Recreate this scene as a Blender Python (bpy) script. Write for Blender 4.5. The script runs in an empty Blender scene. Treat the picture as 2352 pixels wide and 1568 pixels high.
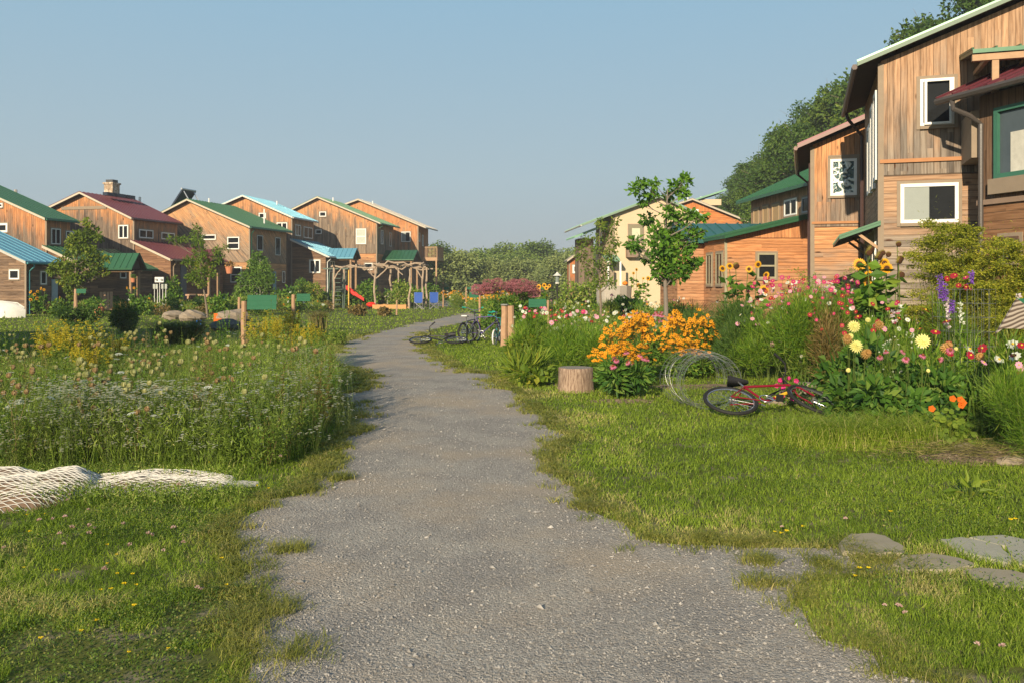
import bpy, math, random
import numpy as np
from mathutils import Vector, Matrix
R = math.radians
rng = np.random.default_rng(7)
random.seed(7)
S = bpy.context.scene
COL = S.collection
# ---------------------------------------------------------------- camera
F, CX, YH, H = 2000.0, 1176.0, 655.0, 1.65      # photo geometry: focal length in px of a 2352 px wide frame, horizon row, eye height
cam = bpy.data.objects.new('camera', bpy.data.cameras.new('camera'))
COL.objects.link(cam); S.camera = cam
cam.location = (0, 0, H); cam.rotation_euler = (R(90), 0, 0)
cam.data.sensor_width = 36; cam.data.lens = F / 2352 * 36
cam.data.shift_y = -(784 - YH) / 2352
cam.data.clip_start = .1; cam.data.clip_end = 4000
# ---------------------------------------------------------------- light
SUN_AZ, SUN_EL = 20.0, 20.0
W = bpy.data.worlds.new('World'); S.world = W; W.use_nodes = True
nt = W.node_tree; bg = nt.nodes['Background']
sky = nt.nodes.new('ShaderNodeTexSky'); sky.sky_type = 'NISHITA'; sky.sun_disc = False
sky.sun_elevation = R(SUN_EL); sky.sun_rotation = R(180 + SUN_AZ); sky.dust_density = 3.0; sky.air_density = 1.0; sky.ozone_density = 1.0
# hazy summer air: the clear sky colour is greyed towards the horizon
tc = nt.nodes.new('ShaderNodeTexCoord'); sp = nt.nodes.new('ShaderNodeSeparateXYZ'); nt.links.new(tc.outputs['Generated'], sp.inputs[0])
rp = nt.nodes.new('ShaderNodeValToRGB'); nt.links.new(sp.outputs['Z'], rp.inputs[0])
e = rp.color_ramp.elements
e[0].position = 0.0; e[0].color = (3.0, 3.38, 3.55, 1); e[1].position = .62; e[1].color = (1.15, 1.95, 3.0, 1)
k = e.new(.12); k.color = (2.9, 3.78, 4.25, 1)
k = e.new(.31); k.color = (2.2, 3.62, 4.7, 1)
mx = nt.nodes.new('ShaderNodeMix'); mx.data_type = 'RGBA'; mx.inputs[0].default_value = .93
nt.links.new(sky.outputs[0], mx.inputs[6]); nt.links.new(rp.outputs[0], mx.inputs[7])
nt.links.new(mx.outputs[2], bg.inputs[0]); bg.inputs[1].default_value = .10
sun = bpy.data.objects.new('sun', bpy.data.lights.new('sun', 'SUN')); COL.objects.link(sun)
sun.data.energy = 5.0; sun.data.angle = R(.6); sun.data.color = (1, .84, .61)
sd = Vector((math.sin(R(SUN_AZ)) * math.cos(R(SUN_EL)), math.cos(R(SUN_AZ)) * math.cos(R(SUN_EL)), -math.sin(R(SUN_EL))))
sun.rotation_euler = sd.to_track_quat('-Z', 'Y').to_euler(); sun.location = (-20, -50, 30)
S.view_settings.view_transform = 'Standard'; S.view_settings.look = 'None'; S.view_settings.gamma = 1; S.view_settings.exposure = 0.48
S.cycles.max_bounces = 6; S.cycles.transparent_max_bounces = 8; S.cycles.volume_bounces = 0; S.cycles.diffuse_bounces = 3
# ---------------------------------------------------------------- helpers: geometry
def GX(px, Y): return (px - CX) / F * Y
def GZ(py, Y): return H - (py - YH) / F * Y
def G(px, py):                                    # point of the ground seen at a photo pixel
    Y = H * F / (py - YH); return (GX(px, Y), Y)
def nrm(a): return a / np.maximum(np.linalg.norm(a, axis=-1, keepdims=True), 1e-9)
class MB:
    def __init__(s): s.V = []; s.F = []; s.M = []; s.A = []; s.n = 0
    def add(s, v, f, m=0, a=0.5):
        v = np.asarray(v, float).reshape(-1, 3); f = np.asarray(f, int)
        s.V.append(v); s.F.append(f + s.n); s.M.append(np.full(len(f), m) if np.isscalar(m) else np.asarray(m))
        s.A.append(np.full(len(v), a) if np.isscalar(a) else np.asarray(a, float)); s.n += len(v)
    def box(s, c0, c1, m=0, a=.5, rot=None, piv=None):
        x0, y0, z0 = c0; x1, y1, z1 = c1
        v = np.array([(x, y, z) for z in (z0, z1) for y in (y0, y1) for x in (x0, x1)], float)
        if rot is not None:
            p = np.array(piv if piv is not None else v.mean(0)); v = (v - p) @ np.array(rot).T + p
        s.add(v, [(0, 2, 3, 1), (4, 5, 7, 6), (0, 1, 5, 4), (2, 6, 7, 3), (0, 4, 6, 2), (1, 3, 7, 5)], m, a)
    def tube(s, pts, rad, n=6, m=0, a=.5, cap=True):
        pts = np.asarray(pts, float); k = len(pts); rad = np.full(k, rad) if np.isscalar(rad) else np.asarray(rad, float)
        t = np.zeros_like(pts); t[1:-1] = pts[2:] - pts[:-2]; t[0] = pts[1] - pts[0]; t[-1] = pts[-1] - pts[-2]; t = nrm(t)
        ref = np.array([0, 0, 1.]) if abs(t[0][2]) < .9 else np.array([1., 0, 0])
        vs = []
        for i in range(k):
            u = np.cross(t[i], ref); u /= max(np.linalg.norm(u), 1e-6); w = np.cross(t[i], u); ref = -np.cross(t[i], u) if False else np.cross(u, t[i])
            an = np.arange(n) / n * 2 * math.pi
            vs.append(pts[i] + rad[i] * (np.cos(an)[:, None] * u + np.sin(an)[:, None] * w))
        v = np.concatenate(vs); f = []
        for i in range(k - 1):
            for j in range(n): f.append((i * n + j, i * n + (j + 1) % n, (i + 1) * n + (j + 1) % n, (i + 1) * n + j))
        s.add(v, f, m, a)
        if cap:
            s.add(vs[0][::-1], [tuple(range(n))], m, a); s.add(vs[-1], [tuple(range(n))], m, a)
    def prism(s, poly, axis, c0, c1, m=0, a=.5):  # 2-D polygon pushed along an axis; poly is (x,z) for axis y, (y,z) for x, (x,y) for z
        n = len(poly)
        def P(p, c): return {'y': (p[0], c, p[1]), 'x': (c, p[0], p[1]), 'z': (p[0], p[1], c)}[axis]
        v = [P(p, c0) for p in poly] + [P(p, c1) for p in poly]
        s.add(v[:n], [tuple(range(n))], m, a); s.add(v[n:], [tuple(range(n))[::-1]], m, a)
        s.add(v, [(i, i + n, (i + 1) % n + n, (i + 1) % n) for i in range(n)], m, a)
    def lathe(s, prof, n=12, m=0, c=(0, 0, 0), a=.5, jit=0):
        an = np.arange(n) / n * 2 * math.pi; vs = []
        for r, z in prof:
            rr = r * (1 + jit * rng.normal(0, 1, n)) if jit else r
            vs.append(np.stack([c[0] + rr * np.cos(an), c[1] + rr * np.sin(an), np.full(n, c[2] + z)], 1))
        f = [(i * n + j, i * n + (j + 1) % n, (i + 1) * n + (j + 1) % n, (i + 1) * n + j) for i in range(len(prof) - 1) for j in range(n)]
        s.add(np.concatenate(vs), f, m, a)
    def torus(s, c, r, rr, axis='y', n=28, k=6, m=0):
        an = np.arange(n + 1) / n * 2 * math.pi
        ca, sa = np.cos(an) * r, np.sin(an) * r; z = np.zeros(n + 1)
        p = {'y': np.stack([ca, z, sa], 1), 'x': np.stack([z, ca, sa], 1), 'z': np.stack([ca, sa, z], 1)}[axis] + np.array(c)
        s.tube(p, rr, k, m, cap=False)
    def ball(s, c, r, m=0, n=8, sq=(1, 1, 1), jit=0, a=.5):
        c = np.array(c); prof = [(math.sin(t * math.pi / (n // 2 + 1)), math.cos(t * math.pi / (n // 2 + 1))) for t in range(n // 2 + 2)]
        an = np.arange(n) / n * 2 * math.pi
        v = np.concatenate([np.stack([q * np.cos(an), q * np.sin(an), np.full(n, z)], 1) for q, z in prof])
        v = v * (1 + jit * np.repeat(rng.normal(0, 1, len(v)), 1)[:, None]) if jit else v
        v[:n] = (0, 0, 1); v[-n:] = (0, 0, -1)
        f = [(i * n + j, (i + 1) * n + j, (i + 1) * n + (j + 1) % n, i * n + (j + 1) % n) for i in range(len(prof) - 1) for j in range(n)]
        s.add(v * np.array(sq) * r + c, f, m, a)
    # ---- leaf-sized faces, many at a time
    def leaves(s, P, D, L, Wd, m=0, a=None, fold=.25):
        P = np.asarray(P, float); n = len(P)
        if n == 0: return
        D = nrm(np.asarray(D, float)); L = np.broadcast_to(L, n)[:, None]; Wd = np.broadcast_to(Wd, n)[:, None]
        s1 = nrm(np.cross(D, rng.normal(0, 1, (n, 3)))); nn = np.cross(D, s1)
        v = np.stack([P, P + D * L * .45 + s1 * Wd * .5 + nn * fold * Wd, P + D * L, P + D * L * .45 - s1 * Wd * .5 + nn * fold * Wd], 1).reshape(-1, 3)
        f = np.arange(4 * n).reshape(n, 4)
        if a is None: a = rng.random(n)
        s.add(v, f, m, np.repeat(np.broadcast_to(a, n), 4))
    def blades(s, P, Hh, Wd, lean, m=0, a=None, droop=.5):
        P = np.asarray(P, float); n = len(P); Hh = np.broadcast_to(Hh, n)[:, None]; Wd = np.broadcast_to(Wd, n)[:, None] * .5
        an = rng.random(n) * 2 * math.pi; d = np.stack([np.cos(an), np.sin(an), 0 * an], 1)
        an2 = an + math.pi / 2 + rng.normal(0, .6, n); sd_ = np.stack([np.cos(an2), np.sin(an2), 0 * an], 1)
        le = np.broadcast_to(lean, n)[:, None] * Hh * (.3 + rng.random((n, 1)))
        up = np.array([0, 0, 1.])
        mid = P + up * Hh * .6 + d * le * .4; tip = P + up * Hh * (1 - droop * .25) + d * le * (1 + droop)
        v = np.stack([P - sd_ * Wd, P + sd_ * Wd, mid + sd_ * Wd * .8, mid - sd_ * Wd * .8, tip], 1).reshape(-1, 3)
        b = np.arange(n)[:, None] * 5
        if a is None: a = rng.random(n)
        av = np.repeat(np.broadcast_to(a, n), 5)
        k = s.n; s.add(v, b + np.array([0, 1, 2, 3]), m, av)
        s.F.append(b + np.array([3, 2, 4]) + k); s.M.append(np.full(n, m))
    def build(s, name, mats, parent=None, smooth=False, loc=None):
        me = bpy.data.meshes.new(name)
        V = np.concatenate(s.V); me.vertices.add(len(V)); me.vertices.foreach_set('co', V.astype(np.float32).ravel())
        lt = np.concatenate([np.full(len(f), f.shape[1] if f.ndim > 1 else len(f[0])) for f in s.F])
        li = np.concatenate([f.ravel() for f in s.F]); ls = np.concatenate([[0], np.cumsum(lt)[:-1]])
        me.loops.add(len(li)); me.loops.foreach_set('vertex_index', li.astype(np.int32))
        me.polygons.add(len(lt)); me.polygons.foreach_set('loop_start', ls.astype(np.int32)); me.polygons.foreach_set('loop_total', lt.astype(np.int32))
        me.polygons.foreach_set('material_index', np.concatenate(s.M).astype(np.int32))
        at = me.attributes.new('a', 'FLOAT', 'POINT'); at.data.foreach_set('value', np.concatenate(s.A).astype(np.float32))
        me.update(calc_edges=True)
        me.polygons.foreach_set('use_smooth', np.full(len(lt), bool(smooth)))
        for m in (mats if isinstance(mats, (list, tuple)) else [mats]): me.materials.append(m)
        o = bpy.data.objects.new(name, me); COL.objects.link(o)
        if parent is not None: o.parent = parent
        if loc is not None: o.location = loc
        return o
def tag(o, label=None, cat=None, group=None, kind=None):
    for k, v in (('label', label), ('category', cat), ('group', group), ('kind', kind)):
        if v: o[k] = v
    return o
def thing(name, label, cat, loc=(0, 0, 0), rz=0, group=None):
    o = bpy.data.objects.new(name, None); COL.objects.link(o); o.empty_display_size = .1
    o.location = loc; o.rotation_euler = (0, 0, rz); return tag(o, label, cat, group)
def kids(o): return [c for c in COL.objects if c.parent == o]
KC = {}
def copy_tree(o, parent=None):
    if o.name not in KC: KC[o.name] = kids(o)
    c = o.copy(); COL.objects.link(c)
    if parent is not None: c.parent = parent
    for ch in KC[o.name]: copy_tree(ch, c)
    return c
def spread(proto, spots, label=None, group=None):  # spots: (x, y, z, rotation, scale); the first spot moves the prototype itself
    out = []
    if group: proto['group'] = group
    if label: proto['label'] = label
    for i, (x, y, z, rz, sc) in enumerate(spots):
        o = proto if i == 0 else None
        if i: o = copy_tree(proto)
        out.append((o, (x, y, z), rz, sc))
    for o, l, rz, sc in out:
        o.location = l; o.rotation_euler = (0, 0, rz); o.scale = (sc, sc, sc) if np.isscalar(sc) else sc
    return [q[0] for q in out]
def vnoise(x, y, sc=1.0, seed=0):                  # smooth value noise in 0..1
    x = np.asarray(x) / sc + 1000; y = np.asarray(y) / sc + 1000
    xi = np.floor(x).astype(int); yi = np.floor(y).astype(int); fx = x - xi; fy = y - yi
    fx = fx * fx * (3 - 2 * fx); fy = fy * fy * (3 - 2 * fy)
    def h(a, b):
        n = (a * 374761393 + b * 668265263 + seed * 69069) & 0x7fffffff; n = ((n ^ (n >> 13)) * 1274126177) & 0x7fffffff
        return ((n ^ (n >> 16)) & 0xffff) / 65535.
    return (h(xi, yi) * (1 - fx) + h(xi + 1, yi) * fx) * (1 - fy) + (h(xi, yi + 1) * (1 - fx) + h(xi + 1, yi + 1) * fx) * fy
def pip(poly, x, y):
    poly = np.asarray(poly); c = np.zeros(len(x), bool); j = len(poly) - 1
    for i in range(len(poly)):
        xi, yi = poly[i]; xj, yj = poly[j]
        c ^= ((yi > y) != (yj > y)) & (x < (xj - xi) * (y - yi) / (yj - yi + 1e-12) + xi); j = i
    return c
# ---------------------------------------------------------------- helpers: materials
class NT:
    def __init__(s, name):
        s.mat = bpy.data.materials.new(name); s.mat.use_nodes = True; s.t = s.mat.node_tree; s.t.nodes.clear()
        s.out = s.n('ShaderNodeOutputMaterial')
    def n(s, ty, **k):
        o = s.t.nodes.new(ty)
        for a, b in k.items(): setattr(o, a, b)
        return o
    def l(s, a, b): s.t.links.new(a, b)
    def put(s, inp, v):
        if isinstance(v, bpy.types.NodeSocket): s.l(v, inp)
        elif v is not None: inp.default_value = v
    def m(s, op, a, b=None, c=None, clamp=False):
        o = s.n('ShaderNodeMath', operation=op, use_clamp=clamp); s.put(o.inputs[0], a); s.put(o.inputs[1], b); s.put(o.inputs[2], c); return o.outputs[0]
    def mix(s, f, a, b, mode='MIX'):
        o = s.n('ShaderNodeMix', data_type='RGBA', blend_type=mode); s.put(o.inputs[0], f)
        for i, v in ((6, a), (7, b)): s.put(o.inputs[i], v if isinstance(v, bpy.types.NodeSocket) else (*v[:3], 1))
        return o.outputs[2]
    def vec(s, x, y, z):
        o = s.n('ShaderNodeCombineXYZ'); s.put(o.inputs[0], x); s.put(o.inputs[1], y); s.put(o.inputs[2], z); return o.outputs[0]
    def noise(s, v, sc, det=3, rough=.55):
        o = s.n('ShaderNodeTexNoise'); s.put(o.inputs['Vector'], v); o.inputs['Scale'].default_value = sc; o.inputs['Detail'].default_value = det; o.inputs['Roughness'].default_value = rough; return o.outputs[0]
    def vor(s, v, sc, feat='F1', out='Distance'):
        o = s.n('ShaderNodeTexVoronoi', feature=feat); s.put(o.inputs['Vector'], v); o.inputs['Scale'].default_value = sc; return o.outputs[out]
    def white(s, v):
        o = s.n('ShaderNodeTexWhiteNoise', noise_dimensions='3D'); s.put(o.inputs['Vector'], v); return o.outputs[0]
    def sm(s, v, a, b):
        o = s.n('ShaderNodeMapRange', interpolation_type='SMOOTHSTEP'); s.put(o.inputs[0], v); s.put(o.inputs[1], a); s.put(o.inputs[2], b); return o.outputs[0]
    def ramp(s, f, *st):
        o = s.n('ShaderNodeValToRGB'); s.put(o.inputs[0], f); el = o.color_ramp.elements
        while len(el) < len(st): el.new(.5)
        for x, (p, c) in zip(el, st): x.position = p; x.color = (*c, 1)
        return o.outputs[0]
    def obj(s): return s.n('ShaderNodeTexCoord').outputs['Object']
    def pos(s): return s.n('ShaderNodeNewGeometry').outputs['Position']
    def attr(s): return s.n('ShaderNodeAttribute', attribute_name='a').outputs['Fac']
    def bump(s, h, st, d):
        o = s.n('ShaderNodeBump'); s.put(o.inputs['Height'], h); o.inputs['Strength'].default_value = st; o.inputs['Distance'].default_value = d; return o.outputs[0]
    def pbr(s, col, rough=.7, metal=0, nor=None, spec=.3, alpha=None):
        b = s.n('ShaderNodeBsdfPrincipled'); s.put(b.inputs['Base Color'], col if isinstance(col, bpy.types.NodeSocket) else (*col[:3], 1))
        s.put(b.inputs['Roughness'], rough); s.put(b.inputs['Metallic'], metal); b.inputs['Specular IOR Level'].default_value = spec
        if nor is not None: s.l(nor, b.inputs['Normal'])
        s.l(b.outputs[0], s.out.inputs[0]); s.b = b; return s.mat
MC = {}
def flat(name, col, rough=.6, metal=0, var=.15, sc=6, spec=.3):
    if name in MC: return MC[name]
    t = NT(name); o = t.obj(); f = t.noise(o, sc, 4)
    c = t.mix(f, [x * (1 - var) for x in col], [min(1, x * (1 + var)) for x in col])
    MC[name] = t.pbr(c, rough, metal, t.bump(t.noise(o, sc * 6, 3), .15, .01), spec); return MC[name]
def leafy(name, dark, light, third=None, trans=.3, rough=.55, spec=.25):
    if name in MC: return MC[name]
    t = NT(name); a = t.attr(); st = [(0, dark), (.75, light)] + ([(1, third)] if third else [])
    c = t.ramp(a, *st)
    c = t.mix(t.sm(t.noise(t.pos(), 1.3, 2), .3, .7), c, t.mix(1, c, (.72, .78, .7), 'MULTIPLY'))
    b = t.n('ShaderNodeBsdfPrincipled'); t.l(c, b.inputs['Base Color']); b.inputs['Roughness'].default_value = rough; b.inputs['Specular IOR Level'].default_value = spec
    tr = t.n('ShaderNodeBsdfTranslucent'); t.l(t.mix(1, c, (1.0, 1.15, .5), 'MULTIPLY'), tr.inputs[0])
    mx_ = t.n('ShaderNodeMixShader'); mx_.inputs[0].default_value = trans; t.l(b.outputs[0], mx_.inputs[1]); t.l(tr.outputs[0], mx_.inputs[2]); t.l(mx_.outputs[0], t.out.inputs[0])
    MC[name] = t.mat; return t.mat
def metal_roof(name, col):
    if name in MC: return MC[name]
    t = NT(name); o = t.obj(); c = t.mix(t.noise(o, 1.2, 4), [x * .85 for x in col], [x * 1.12 for x in col])
    MC[name] = t.pbr(c, .38, .15, t.bump(t.noise(o, 3, 2), .1, .02), .4); return MC[name]
def wood(name, xp, zp, sl, sr, split, fresh=(.60, .28, .12), grey=(.215, .165, .125), low=(.25, .17, .115), bw=.16, diag=0, reach=2.2, bias=0.0):
    # weathered board siding: vertical (or diagonal) boards above the split, horizontal ones below; bare orange wood survives under the eaves
    t = NT(name); s3 = t.n('ShaderNodeSeparateXYZ'); t.l(t.obj(), s3.inputs[0]); x, y, z = s3.outputs
    s = t.m('ADD', x, y)
    top = t.m('GREATER_THAN', z, split)
    vb = t.m('ADD', s, t.m('MULTIPLY', z, diag)); vl = t.m('SUBTRACT', z, t.m('MULTIPLY', s, diag))
    def sel(a, b): return t.m('ADD', t.m('MULTIPLY', a, top), t.m('MULTIPLY', b, t.m('SUBTRACT', 1.0, top)))
    b = sel(vb, z); l = sel(vl, s)
    bs = t.m('DIVIDE', b, bw); idn = t.m('FLOOR', bs); fr = t.m('FRACT', bs)
    r0 = t.white(t.vec(idn, top, 1.0)); seg = t.m('FLOOR', t.m('ADD', t.m('MULTIPLY', l, .28), t.m('MULTIPLY', r0, 9.0)))
    r1 = t.white(t.vec(idn, seg, top)); r2 = t.white(t.vec(idn, seg, 7.0))
    grain = t.noise(t.vec(t.m('MULTIPLY', b, 28), t.m('MULTIPLY', l, 1.6), t.m('MULTIPLY', r1, 40)), 1.0, 5, .6)
    blot = t.noise(t.vec(b, t.m('MULTIPLY', l, .35), t.m('MULTIPLY', r1, 3)), 2.2, 4, .6)
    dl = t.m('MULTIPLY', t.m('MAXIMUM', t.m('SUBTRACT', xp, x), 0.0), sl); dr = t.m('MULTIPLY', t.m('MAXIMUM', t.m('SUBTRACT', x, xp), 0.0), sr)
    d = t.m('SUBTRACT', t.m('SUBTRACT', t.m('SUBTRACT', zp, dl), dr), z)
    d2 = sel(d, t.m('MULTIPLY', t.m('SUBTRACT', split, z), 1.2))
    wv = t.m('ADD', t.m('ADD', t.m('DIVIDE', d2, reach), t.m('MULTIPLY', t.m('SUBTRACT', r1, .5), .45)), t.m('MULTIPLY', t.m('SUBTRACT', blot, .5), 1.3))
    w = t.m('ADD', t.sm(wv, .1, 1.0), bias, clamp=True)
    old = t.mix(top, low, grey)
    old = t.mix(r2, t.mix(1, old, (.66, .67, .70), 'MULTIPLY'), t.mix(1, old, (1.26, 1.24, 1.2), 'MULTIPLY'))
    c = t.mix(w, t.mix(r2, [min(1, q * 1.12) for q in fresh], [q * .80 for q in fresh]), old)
    c = t.mix(t.sm(grain, .35, .75), c, t.mix(1, c, (.55, .5, .46), 'MULTIPLY'))
    stk = t.noise(t.vec(t.m('MULTIPLY', b, 9), t.m('MULTIPLY', l, .5), t.m('MULTIPLY', r2, 11)), 1.0, 4, .65)
    c = t.mix(t.m('MULTIPLY', t.sm(stk, .50, .72), t.m('ADD', t.m('MULTIPLY', w, .45), .30)), c, t.mix(1, c, (.30, .29, .30), 'MULTIPLY'))
    kn = t.vor(t.vec(t.m('MULTIPLY', b, 1.0), t.m('MULTIPLY', l, .45), idn), 3.2)
    c = t.mix(t.m('MULTIPLY', t.sm(kn, .17, .05), t.m('GREATER_THAN', r1, .35)), c, (.09, .045, .025))
    gap = t.m('MAXIMUM', t.m('LESS_THAN', fr, .07), t.m('LESS_THAN', t.m('ABSOLUTE', t.m('SUBTRACT', z, split)), .018))
    c = t.mix(t.m('MULTIPLY', gap, .75), c, (.05, .032, .02))
    hgt = t.m('SUBTRACT', t.m('MULTIPLY', grain, .25), gap)
    t.pbr(c, .8, 0, t.bump(hgt, .6, .015), .15); return t.mat
WHITE = flat('white_paint', (.78, .77, .72), .5)
GREENT = flat('green_trim', (.05, .16, .11), .5)
GLASS = None
def glassy(name, col=(.010, .011, .012)):
    t = NT(name); o = t.obj(); n = t.noise(o, 2.0, 2)
    return t.pbr(t.mix(n, col, [q * 2.0 for q in col]), .1, 0, None, .15)
GLASS = glassy('window_glass'); 
CURT = flat('curtain', (.55, .53, .46), .8, var=.25, sc=9)
# ================================================================ GROUND
t = NT('lawn_soil'); o = t.pos(); n1 = t.noise(o, .25, 5); n2 = t.noise(o, 3.5, 5, .7); n3 = t.noise(o, 45, 4, .7)
c = t.mix(t.sm(n1, .35, .65), (.115, .14, .028), (.17, .185, .045)); c = t.mix(t.sm(n2, .47, .72), c, t.mix(n3, (.24, .19, .13), (.42, .35, .25))); c = t.mix(n3, t.mix(1, c, (.5, .5, .5), 'MULTIPLY'), c)
t.pbr(c, .9, 0, t.bump(n3, .3, .012), .1); M_LAWN = t.mat
b = MB(); b.add([(-700, -60, 0), (700, -60, 0), (700, 900, 0), (-700, 900, 0)], [(0, 1, 2, 3)]); tag(b.build('ground', M_LAWN), 'green lawn soil under the grass', kind='structure')
left = [(600, 1700), (560, 1568), (600, 1490), (520, 1440), (600, 1395), (545, 1340), (565, 1250), (535, 1205), (610, 1150), (700, 1135), (745, 1085), (790, 1020), (850, 985), (825, 945), (792, 925), (808, 902), (856, 880), (840, 852), (748, 832), (742, 818), (785, 808), (778, 788), (850, 768), (920, 752), (985, 738), (1040, 726), (1108, 711), (1060, 706.5), (988, 702), (955, 695), (930, 690)]
right = [(1012, 688), (1050, 693), (1108, 702), (1200, 712), (1200, 718), (1150, 727), (1060, 742), (985, 757), (955, 775), (975, 800), (1005, 825), (1040, 848), (1140, 857), (1120, 868), (1165, 900), (1215, 925), (1240, 970), (1275, 1000), (1245, 1045), (1260, 1080), (1330, 1118), (1350, 1150), (1390, 1190), (1450, 1220), (1520, 1248), (1660, 1258), (1760, 1266), (1900, 1262), (1960, 1285), (2060, 1292), (2070, 1308), (1960, 1314), (1870, 1318), (1800, 1336), (1820, 1362), (1790, 1388), (1850, 1430), (1880, 1460), (1970, 1490), (2040, 1530), (2140, 1568), (2300, 1700)]
PATH = []
cr = [G(*p) for p in left + right]
cr = [(-2.6, 1.2)] + cr + [(3.6, 1.2)]
for i in range(len(cr)):
    p, q = np.array(cr[i]), np.array(cr[(i + 1) % len(cr)]); d = np.linalg.norm(q - p); k = max(1, int(d / (.06 + .012 * p[1])))
    for j in range(k):
        w = p + (q - p) * j / k; PATH.append(w)
PATH = np.array(PATH); jn = .045 + .004 * PATH[:, 1]
PATH = PATH + np.stack([(vnoise(PATH[:, 0], PATH[:, 1], .22, 3) - .5), (vnoise(PATH[:, 0], PATH[:, 1], .22, 4) - .5)], 1) * jn[:, None] * 3.5
t = NT('crushed_gravel'); o = t.pos(); big = t.noise(o, .55, 5, .6); mid = t.noise(o, 9, 4, .7)
v1 = t.vor(o, 62, out='Color'); d1 = t.vor(o, 62); v2 = t.vor(o, 150, out='Color'); d2 = t.vor(o, 150)
s1 = t.n('ShaderNodeSeparateXYZ'); t.l(v1, s1.inputs[0]); s2 = t.n('ShaderNodeSeparateXYZ'); t.l(v2, s2.inputs[0])
c = t.ramp(s1.outputs[0], (0, (.235, .215, .185)), (.55, (.36, .33, .285)), (.96, (.45, .415, .36)), (1, (.54, .50, .44)))
c2 = t.ramp(s2.outputs[0], (0, (.235, .215, .185)), (1, (.50, .46, .395)))
c = t.mix(.5, c, c2); c = t.mix(t.sm(t.noise(o, 1.7, 4, .65), .38, .62), t.mix(1, c, (.80, .80, .82), 'MULTIPLY'), c); c = t.mix(t.m('MULTIPLY', t.sm(big, .44, .66), .8), c, t.mix(mid, (.38, .30, .215), (.46, .38, .28)))
t.pbr(c, .9, 0, t.bump(t.m('ADD', t.m('MULTIPLY', d1, -1.0), t.m('ADD', t.m('MULTIPLY', d2, -.6), t.m('MULTIPLY', mid, .35))), .7, .012), .15); M_GRAV = t.mat
b = MB(); b.prism([tuple(p) for p in PATH], 'z', -.02, .004); tag(b.build('path', M_GRAV), 'grey gravel path curving away between the gardens', kind='structure')
# loose stones lying on the path
n = 90000; Y = np.exp(rng.uniform(math.log(3.3), math.log(15), n)); X = (rng.random(n) * 2 - 1) * Y * .62
k = pip(PATH, X + rng.normal(0, .04, n), Y + rng.normal(0, .04, n)); X, Y = X[k], Y[k]; n = len(X)
b = MB(); oc = np.array([(1, 0, 0), (0, 1, 0), (-1, 0, 0), (0, -1, 0), (0, 0, .8), (0, 0, -.5)], float)
fc = np.array([(0, 1, 4), (1, 2, 4), (2, 3, 4), (3, 0, 4)])
r = .0035 * np.exp(rng.normal(0, .42, n)) * (1 + .06 * Y); an = rng.random(n) * 6.3
v = np.repeat(oc[None], n, 0) * (1 + rng.normal(0, .28, (n, 6, 3))) * r[:, None, None] * np.array([1, .8, .75])
ca, sa = np.cos(an)[:, None], np.sin(an)[:, None]; v = np.stack([v[..., 0] * ca - v[..., 1] * sa, v[..., 0] * sa + v[..., 1] * ca, v[..., 2]], -1)
v += np.stack([X, Y, r * .25 + .004], 1)[:, None]
f = (np.arange(n)[:, None, None] * 6 + fc[None]).reshape(-1, 3); b.add(v.reshape(-1, 3), f, 0, np.repeat(rng.random(n), 6))
t = NT('loose_stone'); a = t.attr(); t.pbr(t.ramp(a, (0, (.16, .15, .138)), (.6, (.31, .292, .268)), (.985, (.41, .385, .35)), (1, (.50, .47, .42))), .85, spec=.2)
tag(b.build('loose_gravel', t.mat), 'loose grey stone chips scattered on the path', 'gravel', kind='stuff')
# ================================================================ BUILDINGS
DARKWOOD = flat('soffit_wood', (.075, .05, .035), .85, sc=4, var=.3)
POSTW = flat('post_wood', (.30, .19, .11), .8, sc=8, var=.3)
RAIL = flat('deck_wood', (.42, .27, .16), .8, sc=8, var=.25)
DARKIN = flat('door_paint', (.10, .13, .14), .6)
TEAL = flat('teal_gutter', (.06, .22, .24), .4); PALEG = flat('pale_gutter', (.45, .44, .40), .5); BRN = flat('brown_gutter', (.07, .04, .035), .45); GRNG = flat('green_gutter', (.035, .13, .075), .45)
RG = metal_roof('green_roof', (.032, .115, .055)); RM = metal_roof('maroon_roof', (.13, .032, .042)); RB = metal_roof('blue_roof', (.12, .32, .42)); RT = metal_roof('teal_roof', (.035, .13, .12)); RP = metal_roof('mint_roof', (.25, .45, .31)); RGY = metal_roof('grey_roof', (.22, .21, .19))
TRIMP = flat('pale_trim', (.50, .44, .34), .7); TRIMB = flat('weathered_trim', (.27, .21, .15), .8)
def rib(m, p0, p1, w=.03, h=.03, mi=0):
    p0, p1 = np.array(p0, float), np.array(p1, float); d = nrm(p1 - p0); s = nrm(np.cross(d, (0, 0, 1))); u = np.cross(s, d)
    v = [q + s * a * w * .5 + u * b_ * h for q in (p0, p1) for a, b_ in ((-1, -.2), (1, -.2), (1, 1), (-1, 1))]
    m.add(v, [(0, 1, 2, 3), (7, 6, 5, 4), (0, 4, 5, 1), (1, 5, 6, 2), (2, 6, 7, 3), (3, 7, 4, 0)], mi)
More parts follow.
